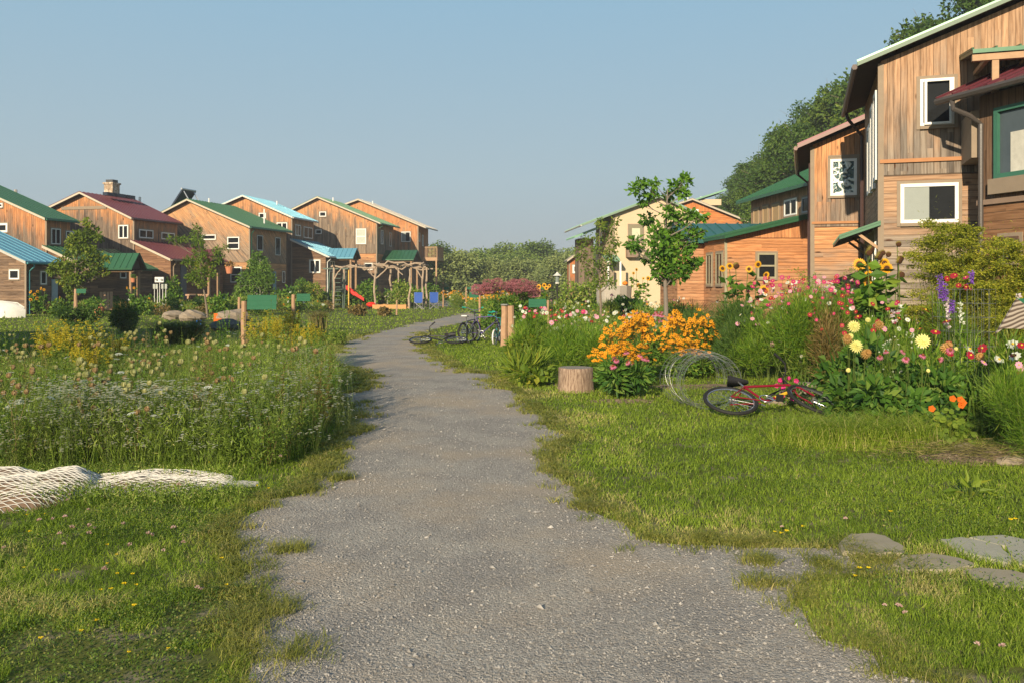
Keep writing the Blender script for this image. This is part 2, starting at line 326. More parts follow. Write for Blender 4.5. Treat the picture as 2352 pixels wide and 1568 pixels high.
class House:
    def __init__(s, name, label, px, Y, az, cat='house'):
        s.X0, s.Y0, s.az = GX(px, Y), Y, R(az); s.u = np.array([math.cos(s.az), -math.sin(s.az)]); s.v = np.array([math.sin(s.az), math.cos(s.az)])
        s.P = np.array([s.X0, s.Y0]); s.o = thing(name, label, cat, (s.X0, s.Y0, 0), -s.az)
    def g(s, px, py, c=0.):                        # photo pixel -> (x, z) on the local plane y = c
        a = (px - CX) / F; Y = (c + s.v @ s.P) / (a * math.sin(s.az) + math.cos(s.az)); p = np.array([a * Y, Y]) - s.P; return s.u @ p, GZ(py, Y)
    def s_(s, px, py, c=0.):                       # photo pixel -> (y, z) on the local plane x = c
        a = (px - CX) / F; Y = (c + s.u @ s.P) / (a * math.cos(s.az) - math.sin(s.az)); p = np.array([a * Y, Y]) - s.P; return s.v @ p, GZ(py, Y)
    def slab(s, m, a, b_, y0, y1, th=.12, ribs=.42, ax='x', mi=0, under=1):
        # roof plane between profile points a, b_ (x,z) from y0 to y1 with standing seams running down the slope
        (ax_, az_), (bx, bz) = a, b_; P = (lambda x, y, z: (x, y, z)) if ax == 'x' else (lambda x, y, z: (y, x, z))
        v = [P(ax_, y0, az_), P(bx, y0, bz), P(bx, y1, bz), P(ax_, y1, az_)]; w = [P(q, y_, z - th) for q, y_, z in ((ax_, y0, az_), (bx, y0, bz), (bx, y1, bz), (ax_, y1, az_))]
        m.add(v, [(0, 1, 2, 3)], mi); m.add(w, [(3, 2, 1, 0)], under); m.add(v + w, [(0, 4, 5, 1), (1, 5, 6, 2), (2, 6, 7, 3), (3, 7, 4, 0)], mi)
        if ribs:
            k = max(1, int(abs(y1 - y0) / ribs))
            for i in range(k + 1):
                y = y0 + (y1 - y0) * (i / k * .998 + .001); rib(m, P(ax_, y, az_), P(bx, y, bz), .035, .035, mi)
    def win(s, pl, c, r, kind='fix', fm=WHITE, sgn=1, label=None, fw=.07, pane=None):
        # window in a wall plane: pl 'g' (faces the camera, y=c) or 's' (side, x=c); r = photo rectangle
        f_ = s.g if pl == 'g' else s.s_
        (a0, z1), (a1, z0) = f_(r[0], r[1], c), f_(r[2], r[3], c)
        if a0 > a1: a0, a1 = a1, a0
        if z0 > z1: z0, z1 = z1, z0
        fr, pn = MB(), MB(); pr = .05
        def bx(m, p0, q0, p1, q1, d0, d1):
            if pl == 'g': m.box((p0, c - d1, q0), (p1, c - d0, q1))
            else: m.box((min(c + sgn * d0, c + sgn * d1), p0, q0), (max(c + sgn * d0, c + sgn * d1), p1, q1))
        bx(fr, a0, z0, a0 + fw, z1, .002, pr); bx(fr, a1 - fw, z0, a1, z1, .002, pr); bx(fr, a0 + fw, z1 - fw, a1 - fw, z1, .002, pr); bx(fr, a0 + fw, z0, a1 - fw, z0 + fw, .002, pr)
        am, zm = (a0 + a1) / 2, (z0 + z1) / 2
        if kind == 'dbl': bx(fr, am - fw * .6, z0 + fw, am + fw * .6, z1 - fw, .002, pr - .01)
        if kind == 'sash': bx(fr, a0 + fw, zm - fw * .5, a1 - fw, zm + fw * .5, .002, pr - .01)
        if kind == 'half': bx(pn, am, z0 + fw, a1 - fw, z1 - fw, .001, .02)
        cs = MB(); cw = .07
        for (p0_, q0_, p1_, q1_) in ((a0 - cw, z0 - cw, a0, z1 + cw), (a1, z0 - cw, a1 + cw, z1 + cw), (a0, z1, a1, z1 + cw)): bx(cs, p0_, q0_, p1_, q1_, .002, .028)
        bx(cs, a0, z0 - cw, a1, z0, .002, .07)
        fo = fr.build('window', fm, s.o); cs.build('casing', TRIMB, fo)
        if label: fo['label'] = label
        if kind == 'half':
            pn.build('pane', GLASS, fo); q = MB(); bx(q, a0 + fw, z0 + fw, am, z1 - fw, .001, .03); q.build('blind', flat('grey_blind', (.25, .28, .26), .5, var=.08), fo)
        else:
            bx(pn, a0 + fw, z0 + fw, a1 - fw, z1 - fw, .001, .022); pn.build('pane', pane or GLASS, fo)
        if kind in ('open', 'awn'):                # an opened sash standing off the wall
            q = MB(); w = min(a1 - a0, .8) if kind == 'open' else (z1 - z0); 
            n0 = len(q.V)
            if pl == 'g' and kind == 'open': 
                for zz in ((z0, z0 + .05), (z1 - .05, z1)): q.box((a0 + .02, c - .05 - w * .5, zz[0]), (a0 + .07, c - .05, zz[1]))
                q.box((a0 + .02, c - .05 - w * .5, z0), (a0 + .07, c - w * .5, z1)); q.build('sash', fm, fo)
            elif pl == 's':
                for zz in ((z0, z0 + .05), (z1 - .05, z1)): q.box((min(c + sgn * .05, c + sgn * .5), a0, zz[0]), (max(c + sgn * .05, c + sgn * .5), a0 + .05, zz[1]))
                q.box((min(c + sgn * .45, c + sgn * .5), a0, z0), (max(c + sgn * .45, c + sgn * .5), a0 + .05, z1)); q.build('sash', fm, fo)
        return fo
    def door(s, pl, c, r, col, sgn=1):
        f_ = s.g if pl == 'g' else s.s_; (a0, z1), (a1, _) = f_(r[0], r[1], c), f_(r[2], r[1], c)
        if a0 > a1: a0, a1 = a1, a0
        m = MB()
        if pl == 'g': m.box((a0, c - .06, .05), (a1, c - .002, z1)); 
        else: m.box((min(c, c + sgn * .06), a0, .05), (max(c, c + sgn * .06), a1, z1))
        d = m.build('door', col, s.o); q = MB()
        if pl == 'g': q.ball((a0 + .1, c - .09, 1.0), .035)
        else: q.ball((c + sgn * .09, a0 + .1, 1.0), .035)
        q.build('handle', flat('steel', (.5, .5, .5), .3, .8), d)
    def main(s, L, P, Rr, wl, wr, depth, mat_roof, split, trim=TRIMP, y0=0., under=.14, ov=.45, wkw={}, back=None, th=.12, rk=.15, back_wall=True, roofname='roof', wallname='wall'):
        # gable body: L, P, Rr = photo pixels of the outer roof line on the gable; wl, wr = photo columns of the wall corners
        l, p, r = s.g(*L, y0), s.g(*P, y0), s.g(*Rr, y0)
        if back: depth = s.s_(back, 600, r[0])[0] - ov - y0
        xl, xr = s.g(wl, 600, y0)[0], s.g(wr, 600, y0)[0]
        sl, sr = (p[1] - l[1]) / (p[0] - l[0]), (p[1] - r[1]) / (r[0] - p[0]); zt = p[1] - under
        zl, zr = zt - sl * (p[0] - xl), zt - sr * (xr - p[0]); zs = s.g(wr, split, y0)[1] if split else -9
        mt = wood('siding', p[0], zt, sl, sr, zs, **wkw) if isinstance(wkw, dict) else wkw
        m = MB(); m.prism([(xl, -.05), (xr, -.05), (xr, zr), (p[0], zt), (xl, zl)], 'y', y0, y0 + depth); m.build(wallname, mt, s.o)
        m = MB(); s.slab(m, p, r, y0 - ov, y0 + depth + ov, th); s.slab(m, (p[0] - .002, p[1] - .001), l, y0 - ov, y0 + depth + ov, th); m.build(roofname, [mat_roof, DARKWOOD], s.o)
        m = MB()
        for q in (l, r):                           # rake boards along the front edge of the roof
            d = np.array([q[0] - p[0], q[1] - p[1]]); m.add([(p[0], y0 - ov - .03, p[1] - .01), (q[0], y0 - ov - .03, q[1] - .01), (q[0], y0 - ov - .03, q[1] - rk), (p[0], y0 - ov - .03, p[1] - rk), (p[0], y0 - ov - .001, p[1] - .01), (q[0], y0 - ov - .001, q[1] - .01), (q[0], y0 - ov - .001, q[1] - rk), (p[0], y0 - ov - .001, p[1] - rk)], [(0, 3, 2, 1), (4, 5, 6, 7), (0, 1, 5, 4), (3, 7, 6, 2), (1, 2, 6, 5), (0, 4, 7, 3)])
        m.build('rake_trim', trim, s.o)
        for xx in (xl, xr): m = MB(); m.box((xx - .06, y0 - .025, 0), (xx + .06, y0 - .002, (zl if xx == xl else zr) - .05)); m.build('corner_board', TRIMB, s.o)
        s.last = dict(l=l, p=p, r=r, xl=xl, xr=xr, zl=zl, zr=zr, y0=y0, y1=y0 + depth, ov=ov, mat=mt); return s.last
    def gutter(s, q, y0, y1, mat, wallx, side=1, spout=True, sz=0.0):
        m = MB(); m.tube([(q[0] + side * .05, y0, q[1] - .1), (q[0] + side * .05, y1, q[1] - .1)], .065, 6); g_ = m.build('gutter', mat, s.o)
        if spout:
            m = MB(); yy = y0 + .5; x0 = q[0] + side * .04; x1 = wallx + side * .06
            m.tube([(x0, yy, q[1] - .15), (x0, yy, q[1] - .3), (x1, yy + .1, q[1] - .55), (x1, yy + .1, sz)], .045, 6); m.build('downspout', mat, s.o)
    def shed(s, A, B, wr, y0, depth, mat_roof, trim=TRIMP, wkw={}, xl=None, ov=.4, low_split=False):
        # lean-to wing: A, B = photo pixels of the top and the outer end of its roof line, wr = column of its outer wall corner
        a, b_ = s.g(*A, y0), s.g(*B, y0); xr = s.g(wr, 600, y0)[0]; xl = a[0] if xl is None else xl; sl = (a[1] - b_[1]) / (b_[0] - a[0]); zt = a[1] - .14
        if xl != a[0]: a = (xl, b_[1] + sl * (b_[0] - xl)); zt = a[1] - .14
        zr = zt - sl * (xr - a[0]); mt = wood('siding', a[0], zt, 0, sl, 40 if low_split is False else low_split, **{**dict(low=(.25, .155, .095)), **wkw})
        m = MB(); m.prism([(xl + .003, -.05), (xr, -.05), (xr, zr), (xl + .003, zt)], 'y', y0, y0 + depth); m.build('wing_wall', mt, s.o)
        m = MB(); s.slab(m, (a[0] + .004, a[1]), b_, y0 - ov, y0 + depth + .3); m.build('wing_roof', [mat_roof, DARKWOOD], s.o)
        m = MB(); yy = y0 - ov; m.add([(a[0] + .005, yy - .03, a[1] - .01), (b_[0], yy - .03, b_[1] - .01), (b_[0], yy - .03, b_[1] - .17), (a[0] + .005, yy - .03, a[1] - .17), (a[0] + .005, yy - .001, a[1] - .01), (b_[0], yy - .001, b_[1] - .01), (b_[0], yy - .001, b_[1] - .17), (a[0] + .005, yy - .001, a[1] - .17)], [(0, 3, 2, 1), (4, 5, 6, 7), (0, 1, 5, 4), (3, 7, 6, 2), (1, 2, 6, 5), (0, 4, 7, 3)]); m.build('wing_trim', trim, s.o)
        return dict(a=a, b=b_, xr=xr, zr=zr, y0=y0, y1=y0 + depth)
    def porch(s, x0, x1, y0, y1, ze, zr, mat_roof, posts=True):
        ym = (y0 + y1) / 2; m = MB()
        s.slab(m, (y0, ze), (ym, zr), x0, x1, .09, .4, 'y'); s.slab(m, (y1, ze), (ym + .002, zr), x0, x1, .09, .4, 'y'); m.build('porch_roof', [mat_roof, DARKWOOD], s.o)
        m = MB(); m.prism([(y0 + .25, ze - .02), (y1 - .25, ze - .02), (ym, zr - .13)], 'x', x1 - .3, x1 - .25); m.build('porch_gable', DARKWOOD, s.o)
        if posts:
            for yy in (y0 + .35, y1 - .35):
                m = MB(); m.box((x1 - .42, yy - .08, 0), (x1 - .26, yy + .08, ze - .1)); m.build('porch_post', POSTW, s.o)
        m = MB()
        for yy in (y0 + .35, y1 - .35): m.box((x0, yy - .06, ze - .22), (x1 - .1, yy + .06, ze - .1))
        m.build('porch_beam', POSTW, s.o)
    def porch_px(s, x0, y0, front, ridge, mat):
        x1, ze = s.g(*front, y0); ym, zr = s.s_(*ridge, x1); s.porch(x0, x1, y0, 2 * ym - y0, ze, zr, mat)
    def pipe(s, x, y, z0, z1, mat=WHITE, r=.06):
        m = MB(); m.tube([(x, y, z0), (x, y, z1)], r, 7); m.build('vent_pipe', mat, s.o)
    def pipe_px(s, px, pt, y=2., r=.06, mat=WHITE, cap=False):
        L = s.last; x, z1 = s.g(px, pt, y); zb = L['p'][1] - (x - L['p'][0]) * ((L['p'][1] - L['r'][1]) / (L['r'][0] - L['p'][0])) if x > L['p'][0] else L['p'][1] - (L['p'][0] - x) * ((L['p'][1] - L['l'][1]) / (L['p'][0] - L['l'][0]))
        m = MB(); m.tube([(x, y, zb - .1), (x, y, z1)], r, 7)
        if cap: m.tube([(x, y, z1 - .45), (x, y, z1)], r * 1.7, 7)
        m.build('vent_pipe', mat, s.o)
# ---- left row, near to far
ORW = dict(fresh=(.62, .28, .12)); 
h = House('house', 'single-storey wooden house under a sky-blue metal roof, at the left edge of the photo', 59, 48, 14)
L = h.main((-420, 601), (-160, 489), (74, 601), -400, 59, None, RB, 490, trim=PALEG, back=150, wkw=dict(fresh=(.55, .22, .08), reach=1.2)); h.gutter(L['r'], -.4, L['y1'] + .4, TEAL, L['xr'])
h.win('g', 0, (22, 620, 45, 642)); h.win('s', L['xr'], (92, 623, 106, 654)); h.door('s', L['xr'], (118, 642, 131, 650), flat('pale_door', (.35, .42, .45), .6))
h = House('house', 'two-storey wooden house with green metal roof behind the blue-roofed one, cut by the left edge', 106, 55, 14)
L = h.main((-420, 580), (-110, 400), (116, 502), -400, 106, None, RG, None, back=182, wkw=ORW); h.gutter(L['r'], -.4, L['y1'] + .4, GRNG, L['xr'], spout=False)
h.pipe_px(36, 436, 3, cap=True, mat=flat('steel_pipe', (.45, .42, .38), .4, .3)); h.win('g', 0, (-14, 514, 18, 534), 'fix', fw=.12); h.win('g', 0, (-10, 468, 7, 477))
h.win('s', L['xr'], (117, 525, 138, 562), 'dbl', fw=.05); h.win('s', L['xr'], (151, 531, 169, 556), 'dbl', fw=.05)
w = h.shed((101, 561), (216, 615), 207, .05, 6, RG, xl=L['xr'])
h.porch_px(w['xr'] - .6, 1.2, (303, 617), (320, 581.7), RG); h.win('s', w['xr'], (275, 624, 289, 640))
h = House('house', 'wooden house with maroon metal roof and a stone chimney', 307, 62, 14)
L = h.main((112, 481), (193, 442), (312, 501), 122, 307, None, RM, None, back=420, wkw=dict(fresh=(.60, .29, .13), reach=1.6)); h.gutter(L['r'], -.4, L['y1'] + .4, BRN, L['xr'], spout=False)
x, z = h.g(193, 470); m = MB(); xa, za = h.g(142, 476); xb, zb = h.g(245, 471); m.box((xa, -.06, za - .22), (xb, -.003, za)); m.build('gable_band', TRIMB, h.o)
cx, cz = h.g(257, 417, 3.5); t = NT('chimney_stone'); o = t.obj(); vc = t.vor(o, 5.5, out='Color'); q = t.n('ShaderNodeSeparateXYZ'); t.l(vc, q.inputs[0])
c = t.ramp(q.outputs[0], (0, (.28, .20, .13)), (.5, (.48, .36, .25)), (1, (.62, .52, .40))); ed = t.vor(o, 5.5, 'DISTANCE_TO_EDGE'); c = t.mix(t.sm(ed, .05, .0), c, (.16, .12, .09)); t.pbr(c, .9, 0, t.bump(ed, .5, .03), .1); CHM = t.mat
m = MB(); m.box((cx - .38, 3.1, 5.5), (cx + .38, 3.9, cz - .25)); m.box((cx - .45, 3.03, cz - .25), (cx + .45, 3.97, cz - .12)); ch = m.build('chimney', CHM, h.o)
m = MB(); m.box((cx - .3, 3.2, cz - .12), (cx + .3, 3.8, cz + .1)); m.build('chimney_cap', flat('dark_metal', (.08, .08, .08), .5, .5), ch)
h.pipe_px(321, 453, 6.5, cap=True); h.pipe_px(303, 461, 6.5)
h.win('g', 0, (273, 518, 295, 548), 'dbl'); h.win('s', L['xr'], (319, 527, 351, 549), 'dbl'); h.win('s', L['xr'], (370, 534, 400, 552), 'dbl'); 
m = MB(); 
for i in range(3): m.box((L['p'][0] + .6 + i * .02, 1.2 + i * 1.05, L['p'][1] - .12), (L['p'][0] + 1.0 + i * .02, 2.15 + i * 1.05, L['p'][1] + .12))
m.build('solar_panel', flat('solar_glass', (.03, .04, .06), .2), h.o)
w = h.shed((304, 550), (400, 595), 392, .05, 6.5, RM, xl=L['xr'], wkw=dict(fresh=(.52, .19, .08), bias=-.15)); h.gutter(w['b'], -.3, 8.2, TRIMB, w['xr'])
h.porch_px(w['xr'] - .5, 2.6, (483, 606), (500, 573), RM); h.door('s', w['xr'], (414, 610, 427, 640), flat('screen_door', (.12, .14, .16), .4))
h = House('house', 'wooden house with diagonal boards and green metal roof carrying a tilted solar collector', 573, 68, 14)
L = h.main((369, 493), (437, 458), (581, 521), 378, 573, None, RG, 603, back=671, wkw=dict(fresh=(.64, .35, .17), grey=(.33, .25, .18), diag=.9, reach=2.4)); h.gutter(L['r'], -.4, L['y1'] + .4, GRNG, L['xr'])
h.win('g', 0, (464, 540, 496, 551), 'fix'); h.win('g', 0, (523, 545, 550, 573), 'sash'); h.win('g', 0, (530, 614, 555, 649), 'sash'); h.pipe_px(480, 456, 2.5); h.pipe_px(607, 481, 4)
h.win('s', L['xr'], (590, 541, 603, 576), fw=.04); h.win('s', L['xr'], (632, 546, 643, 587), fw=.04); h.win('s', L['xr'], (648, 624, 654, 650), fw=.05); h.door('s', L['xr'], (626, 624, 633, 640), flat('sky_door', (.22, .36, .42), .6))
m = MB(); p = L['p']; A = np.array([(-2.15, .2, -.8), (-.92, .2, .85), (-.92, 2.0, .85), (-2.15, 2.0, -.8)]) + (p[0], 0, p[1]); B2 = A + (.09, 0, -.09); m.add(np.concatenate([A, B2]), [(0, 1, 2, 3), (7, 6, 5, 4), (0, 4, 5, 1), (1, 5, 6, 2), (2, 6, 7, 3), (3, 7, 4, 0)]); cl = m.build('solar_collector', flat('solar_glass', (.03, .04, .06), .2), h.o)
m = MB()
for yy in (.4, 1.8): m.tube([(p[0] - .92, yy, p[1] + .8), (p[0] - .35, yy, p[1] - .1)], .05, 5)
m.tube([(p[0] - .9, .15, p[1] + .88), (p[0] - .9, 2.05, p[1] + .88)], .08, 7); m.build('collector_stand', flat('alu', (.6, .6, .6), .3, .7), cl)
h = House('house', 'wooden house with pale-blue metal roof between the diagonal-board house and the next gable', 670, 76.5, 9)
L = h.main((500, 476), (562, 449), (677, 499), 512, 670, None, RB, None, back=731, trim=flat('light_trim', (.6, .58, .52), .6), wkw=dict(fresh=(.64, .31, .14), reach=2.0)); h.gutter(L['r'], -.4, L['y1'] + .4, PALEG, L['xr'], spout=False)
h.win('g', 0, (595, 490, 611, 502), 'fix'); h.win('g', 0, (636, 512, 660, 534), 'dbl'); h.pipe_px(636, 462, 4); m = MB()
h.win('s', L['xr'], (678, 516, 690, 543), 'dbl', fw=.06); h.win('s', L['xr'], (697, 521, 717, 549), 'dbl', fw=.06)
w = h.shed((664, 546), (757, 588), 748, .05, 5.5, RB, xl=L['xr'], trim=flat('light_trim', (.6, .58, .52), .6), wkw=dict(fresh=(.60, .25, .09))); h.gutter(w['b'], -.3, 5.6, WHITE, w['xr'])
h.win('g', .05, (711, 597, 736, 627), 'dbl', fw=.1); h.porch_px(w['xr'] - .5, 1.4, (811, 592), (820, 570.5), RB); h.win('s', w['xr'], (757, 600, 768, 625), 'dbl')
h = House('house', 'wooden gable with pale rake boards and green porch, second from right in left row', 865, 84, 9)
L = h.main((668, 484), (732.5, 452.5), (877, 512.6), 678, 865, None, RG, 583, back=918, trim=TRIMP, wkw=dict(fresh=(.66, .33, .15), grey=(.27, .21, .155), reach=1.9)); h.gutter(L['r'], -.4, L['y1'] + .4, GRNG, L['xr'])
h.win('g', 0, (734, 487, 749, 498)); h.win('g', 0, (818, 526, 841, 561), 'sash', pane=flat('pale_blind', (.42, .45, .38), .5)); h.win('g', 0, (725, 528, 739, 538)); h.win('g', 0, (838, 605, 856, 620)); h.pipe_px(765, 454, 2)
h.win('s', L['xr'], (874, 529, 880, 562), fw=.05); h.win('s', L['xr'], (894, 535, 898, 567), fw=.05)
h.porch_px(L['xr'] + .02, 1.6, (950, 596), (959, 575), RG)
h = House('house', 'last wooden gable of the left row, with a raised deck on its right side', 960, 92, 9)
L = h.main((790, 471), (825.5, 458), (979, 522), 795, 960, None, RGY, None, back=1004, trim=TRIMP, wkw=dict(fresh=(.66, .30, .13), grey=(.32, .24, .17), reach=4)); h.gutter(L['r'], -.4, L['y1'] + .4, PALEG, L['xr'], spout=False)
h.win('g', 0, (922, 533, 943, 556), 'half'); h.pipe_px(856, 462, 2); h.win('s', L['xr'], (962, 535, 964, 556)); h.win('s', L['xr'], (969, 540, 972, 566))
x0 = L['xr'] + .02; z0 = h.g(965, 591)[1]; zt = h.g(965, 566)[1]; m = MB(); m.box((x0, 1.5, z0 - .35), (x0 + 1.7, 4.6, z0)); dk = m.build('deck', RAIL, h.o)
m = MB(); m.box((x0, 1.5, zt - .08), (x0 + 1.7, 1.6, zt)); m.box((x0 + 1.6, 1.6, zt - .08), (x0 + 1.7, 4.6, zt))
for i in range(11): m.box((x0 + .05 + i * .15, 1.52, z0), (x0 + .1 + i * .15, 1.57, zt - .08))
for i in range(20): m.box((x0 + 1.62, 1.65 + i * .145, z0), (x0 + 1.67, 1.7 + i * .145, zt - .08))
m.build('railing', RAIL, dk)
for yy in (1.6, 4.5): m = MB(); m.box((x0 + 1.5, yy - .08, 0), (x0 + 1.66, yy + .08, z0 - .35)); m.build('deck_post', RAIL, h.o)
# ---- right row
FR2 = dict(fresh=(.52, .32, .19), grey=(.285, .24, .195), low=(.31, .26, .21), bw=.13)
h = House('house', 'tall two-storey wooden house with pale green roof edge, large lit gable at the right', 2023, 19, 18.5)
xr = 6.5
p0 = h.g(1967, 151); p1 = h.g(2320, 0); sl = (p1[1] - p0[1]) / (p1[0] - p0[0]); pk = (xr * .85, p0[1] + sl * (xr * .85 - p0[0]))
pkpx = (CX + F * ((h.P + h.u * pk[0])[0]) / ((h.P + h.u * pk[0])[1]), YH - (pk[1] - H) * F / (h.P + h.u * pk[0])[1])
L = h.main((1967, 151), pkpx, (pkpx[0] + 400, pkpx[1] + 200), 2023, pkpx[0] + 380, 5.2, RP, 366, trim=flat('sage_edge', (.15, .21, .15), .5), ov=.35, th=.05, rk=.10, wkw=dict(**FR2, reach=2.5, bias=.06)); h.gutter(L['l'], -.3, 5.4, BRN, 0, side=-1, spout=False)
m = MB(); q = L['l']; m.tube([(q[0], 4.9, q[1] - .12), (q[0] + .05, 4.9, q[1] - .3), (-.08, 5.1, q[1] - .75), (-.08, 5.1, 0)], .05, 6); m.build('downspout', BRN, h.o)
z = h.g(2100, 368)[1]; m = MB(); m.box((-.02, -.05, z - .05), (xr, -.003, z + .03)); m.build('siding_trim', flat('fresh_trim', (.42, .2, .09), .8), h.o)
h.win('g', 0, (2113, 184, 2191, 287), 'fix', fw=.06); 
a0, z1 = h.g(2122, 186); a1, z0 = h.g(2184, 286); 
wd = h.win('g', 0, (2068, 424, 2201, 511), 'half', fw=.07)
m = MB(); m.box((a0, -.12, z0), (a0 + .05, -.075, z1)); m.box((a0 + .05, -.12, z0), (a1, -.075, z0 + .05)); m.box((a0 + .05, -.12, z1 - .05), (a1, -.075, z1)); m.box((a1 - .04, -.12, z0 + .05), (a1, -.075, z1 - .05)); m.build('open_sash', WHITE, h.o)
for (y0_, y1_, za, zb) in ((.45, 1.1, 4.0, 6.0), (1.4, 2.1, 3.9, 5.9), (2.4, 3.2, 3.9, 5.6)):
    fr = MB(); fr.box((-.08, y0_, za), (-.003, y0_ + .1, zb)); fr.box((-.08, y1_ - .1, za), (-.003, y1_, zb)); fr.box((-.08, y0_ + .1, za), (-.003, y1_ - .1, za + .1)); fr.box((-.08, y0_ + .1, zb - .1), (-.003, y1_ - .1, zb)); f_ = fr.build('window', WHITE, h.o)
    q = MB(); q.box((-.03, y0_ + .1, za + .1), (-.002, y1_ - .1, zb - .1)); q.build('pane', GLASS, f_)
for (y0_, y1_) in ((.7, 1.5), (1.9, 2.8), (3.2, 4.1)):
    fr = MB(); fr.box((-.08, y0_, .4), (-.003, y0_ + .1, 3.0)); fr.box((-.08, y1_ - .1, .4), (-.003, y1_, 3.0)); fr.box((-.08, y0_ + .1, 2.9), (-.003, y1_ - .1, 3.0)); f_ = fr.build('patio_door', WHITE, h.o)
    q = MB(); q.box((-.03, y0_ + .1, .4), (-.002, y1_ - .1, 2.9)); q.build('pane', GLASS, f_)
m = MB(); yq, zq = h.s_(1990, 540, -.4)
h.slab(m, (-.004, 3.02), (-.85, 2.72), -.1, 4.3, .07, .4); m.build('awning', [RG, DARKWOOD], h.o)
for yy in (.05, 2.0, 4.1): m = MB(); m.box((-.6, yy, 2.4), (-.02, yy + .08, 2.46), rot=Matrix.Rotation(R(38), 3, 'Y'), piv=(-.02, yy, 2.4)); m.build('awning_bracket', RAIL, h.o)
# balcony porch at the right end of that gable
xa, zt = h.g(2222, 131, -.9); x2, _ = h.g(2360, 131, -.9); m = MB(); h.slab(m, (-1.5, zt), (.0, zt + .22), xa, x2 + 1.0, .08, .4, 'y'); m.build('balcony_roof', [RG, DARKWOOD], h.o)
m = MB(); m.box((xa, -1.45, zt - .22), (x2 + 1, -1.33, zt - .09)); 
for i in range(4): m.box((xa + .25 + i * .75, -1.4, zt - .2), (xa + .33 + i * .75, 0, zt - .12))
m.box((xa + .35, -1.43, zt - 1.2), (xa + .47, -1.33, zt - .22)); m.build('balcony_frame', RAIL, h.o)
xb, zb0 = h.g(2219, 268, -.6); _, zb1 = h.g(2219, 372, -.6); m = MB(); m.box((xb, -1.2, zb1), (xb + 3, -.002, zb0)); m.build('balcony_box', TRIMB, h.o)
h = House('house', 'two-storey wooden house with pinkish roof edge and framed artwork window, second on the right', 1866, 26, 18.5)
q0 = h.g(1832, 338); q1 = h.g(1995, 267); sl = (q1[1] - q0[1]) / (q1[0] - q0[0]); px_ = lambda x: CX + F * (h.P + h.u * x)[0] / (h.P + h.u * x)[1]
pk = (3.3, q0[1] + sl * (3.3 - q0[0])); pp = (px_(3.3), YH - (pk[1] - H) * F / (h.P + h.u * 3.3)[1])
L = h.main((1832, 338), pp, (px_(7), pp[1] + 120), 1866, px_(6.6), 5.5, RM, 511, trim=flat('pink_trim', (.27, .17, .15), .5), th=.05, rk=.11, wkw=dict(**{**FR2, 'fresh': (.64, .32, .15)}, reach=2.6, bias=-.05)); h.gutter(L['l'], -.4, 5.9, flat('copper_gutter', (.16, .07, .05), .35), 0, side=-1, spout=False)
m = MB(); q = L['l']; m.tube([(q[0], 4.6, q[1] - .12), (q[0], 4.6, q[1] - .3), (-.08, 4.7, q[1] - .6), (-.08, 4.7, 0)], .045, 6); m.tube([(-.07, .1, q[1] - .5), (-.07, .1, 0)], .04, 6); m.build('downspout', BRN, h.o)
t = NT('pressed_foil'); o = t.obj(); n_ = t.noise(o, 3.2, 2, .5); w_ = t.m('SINE', t.m('MULTIPLY', n_, 30.0)); t.pbr(t.mix(t.sm(w_, -.3, .5), (.05, .10, .10), (.62, .68, .64)), .3, .3, t.bump(w_, .6, .03), .5)
fo = h.win('g', 0, (1907, 367, 1968, 449), 'fix', fw=.08, pane=t.mat); a0, z1 = h.g(1902, 362); a1, _ = h.g(1974, 362); m = MB(); m.box((a0, -.04, z1), (a1, -.003, z1 + .05)); m.build('window_cap', TRIMB, h.o)
z = h.g(1930, 511)[1]; m = MB(); m.box((-.02, -.05, z - .04), (6.5, -.003, z + .03)); m.build('siding_trim', flat('fresh_trim', (.42, .2, .09), .8), h.o)
h = House('house', 'orange board house with green roofs and a clerestory upper storey, middle of the right row', 1667, 31.5, -5)
OR3 = dict(fresh=(.66, .30, .13), low=(.46, .27, .16), bw=.13)
a, b_ = h.g(1656, 542), h.g(1861, 494); sl = (b_[1] - a[1]) / (b_[0] - a[0]); xe = 3.8; zt = a[1] - .14; zs = h.g(1700, 547)[1]
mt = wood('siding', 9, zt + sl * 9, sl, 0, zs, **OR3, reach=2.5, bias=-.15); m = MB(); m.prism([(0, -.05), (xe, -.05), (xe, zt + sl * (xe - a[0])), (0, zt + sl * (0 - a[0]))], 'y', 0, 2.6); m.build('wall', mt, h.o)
m = MB(); h.slab(m, a, (xe, a[1] + sl * (xe - a[0])), -.4, 2.9); m.build('roof', [RG, DARKWOOD], h.o)
m = MB(); m.box((-.05, -.02, 0), (.05, -.002, zt)); m.build('corner_board', flat('sage_trim', (.33, .30, .20), .7), h.o)
h.win('g', 0, (1739, 582, 1782, 640), 'sash', fm=flat('sage_trim', (.33, .30, .20), .7), fw=.06)
h.win('s', 0, (1624, 585, 1637, 655), 'dbl', fm=flat('sage_trim', (.33, .30, .20), .7), sgn=-1, fw=.05); h.win('s', 0, (1646, 582, 1661, 655), 'dbl', fm=flat('sage_trim', (.33, .30, .20), .7), sgn=-1, fw=.05)
yb = 2.6; xw = h.g(1556, 600, yb)[0]; zE = h.g(1606, 553, yb)[1]; yr_ = 4.4; zR = h.g(1650, 514, yr_)[1]
m = MB(); m.box((xw, yb + .002, -.05), (xe, yb + 2.6, zE - .15)); m.build('rear_wall', wood('siding', 0, zE, 0, 0, 40, **OR3, bias=-.35), h.o)
m = MB(); h.slab(m, (yb - .5, zE), (yr_, zR), xw + .2, xe + 2, .12, .45, 'y'); h.slab(m, (yb + 3.6, zE), (yr_ + .002, zR), xw + .2, xe + 2, .12, .45, 'y'); m.build('rear_roof', [RT, DARKWOOD], h.o)
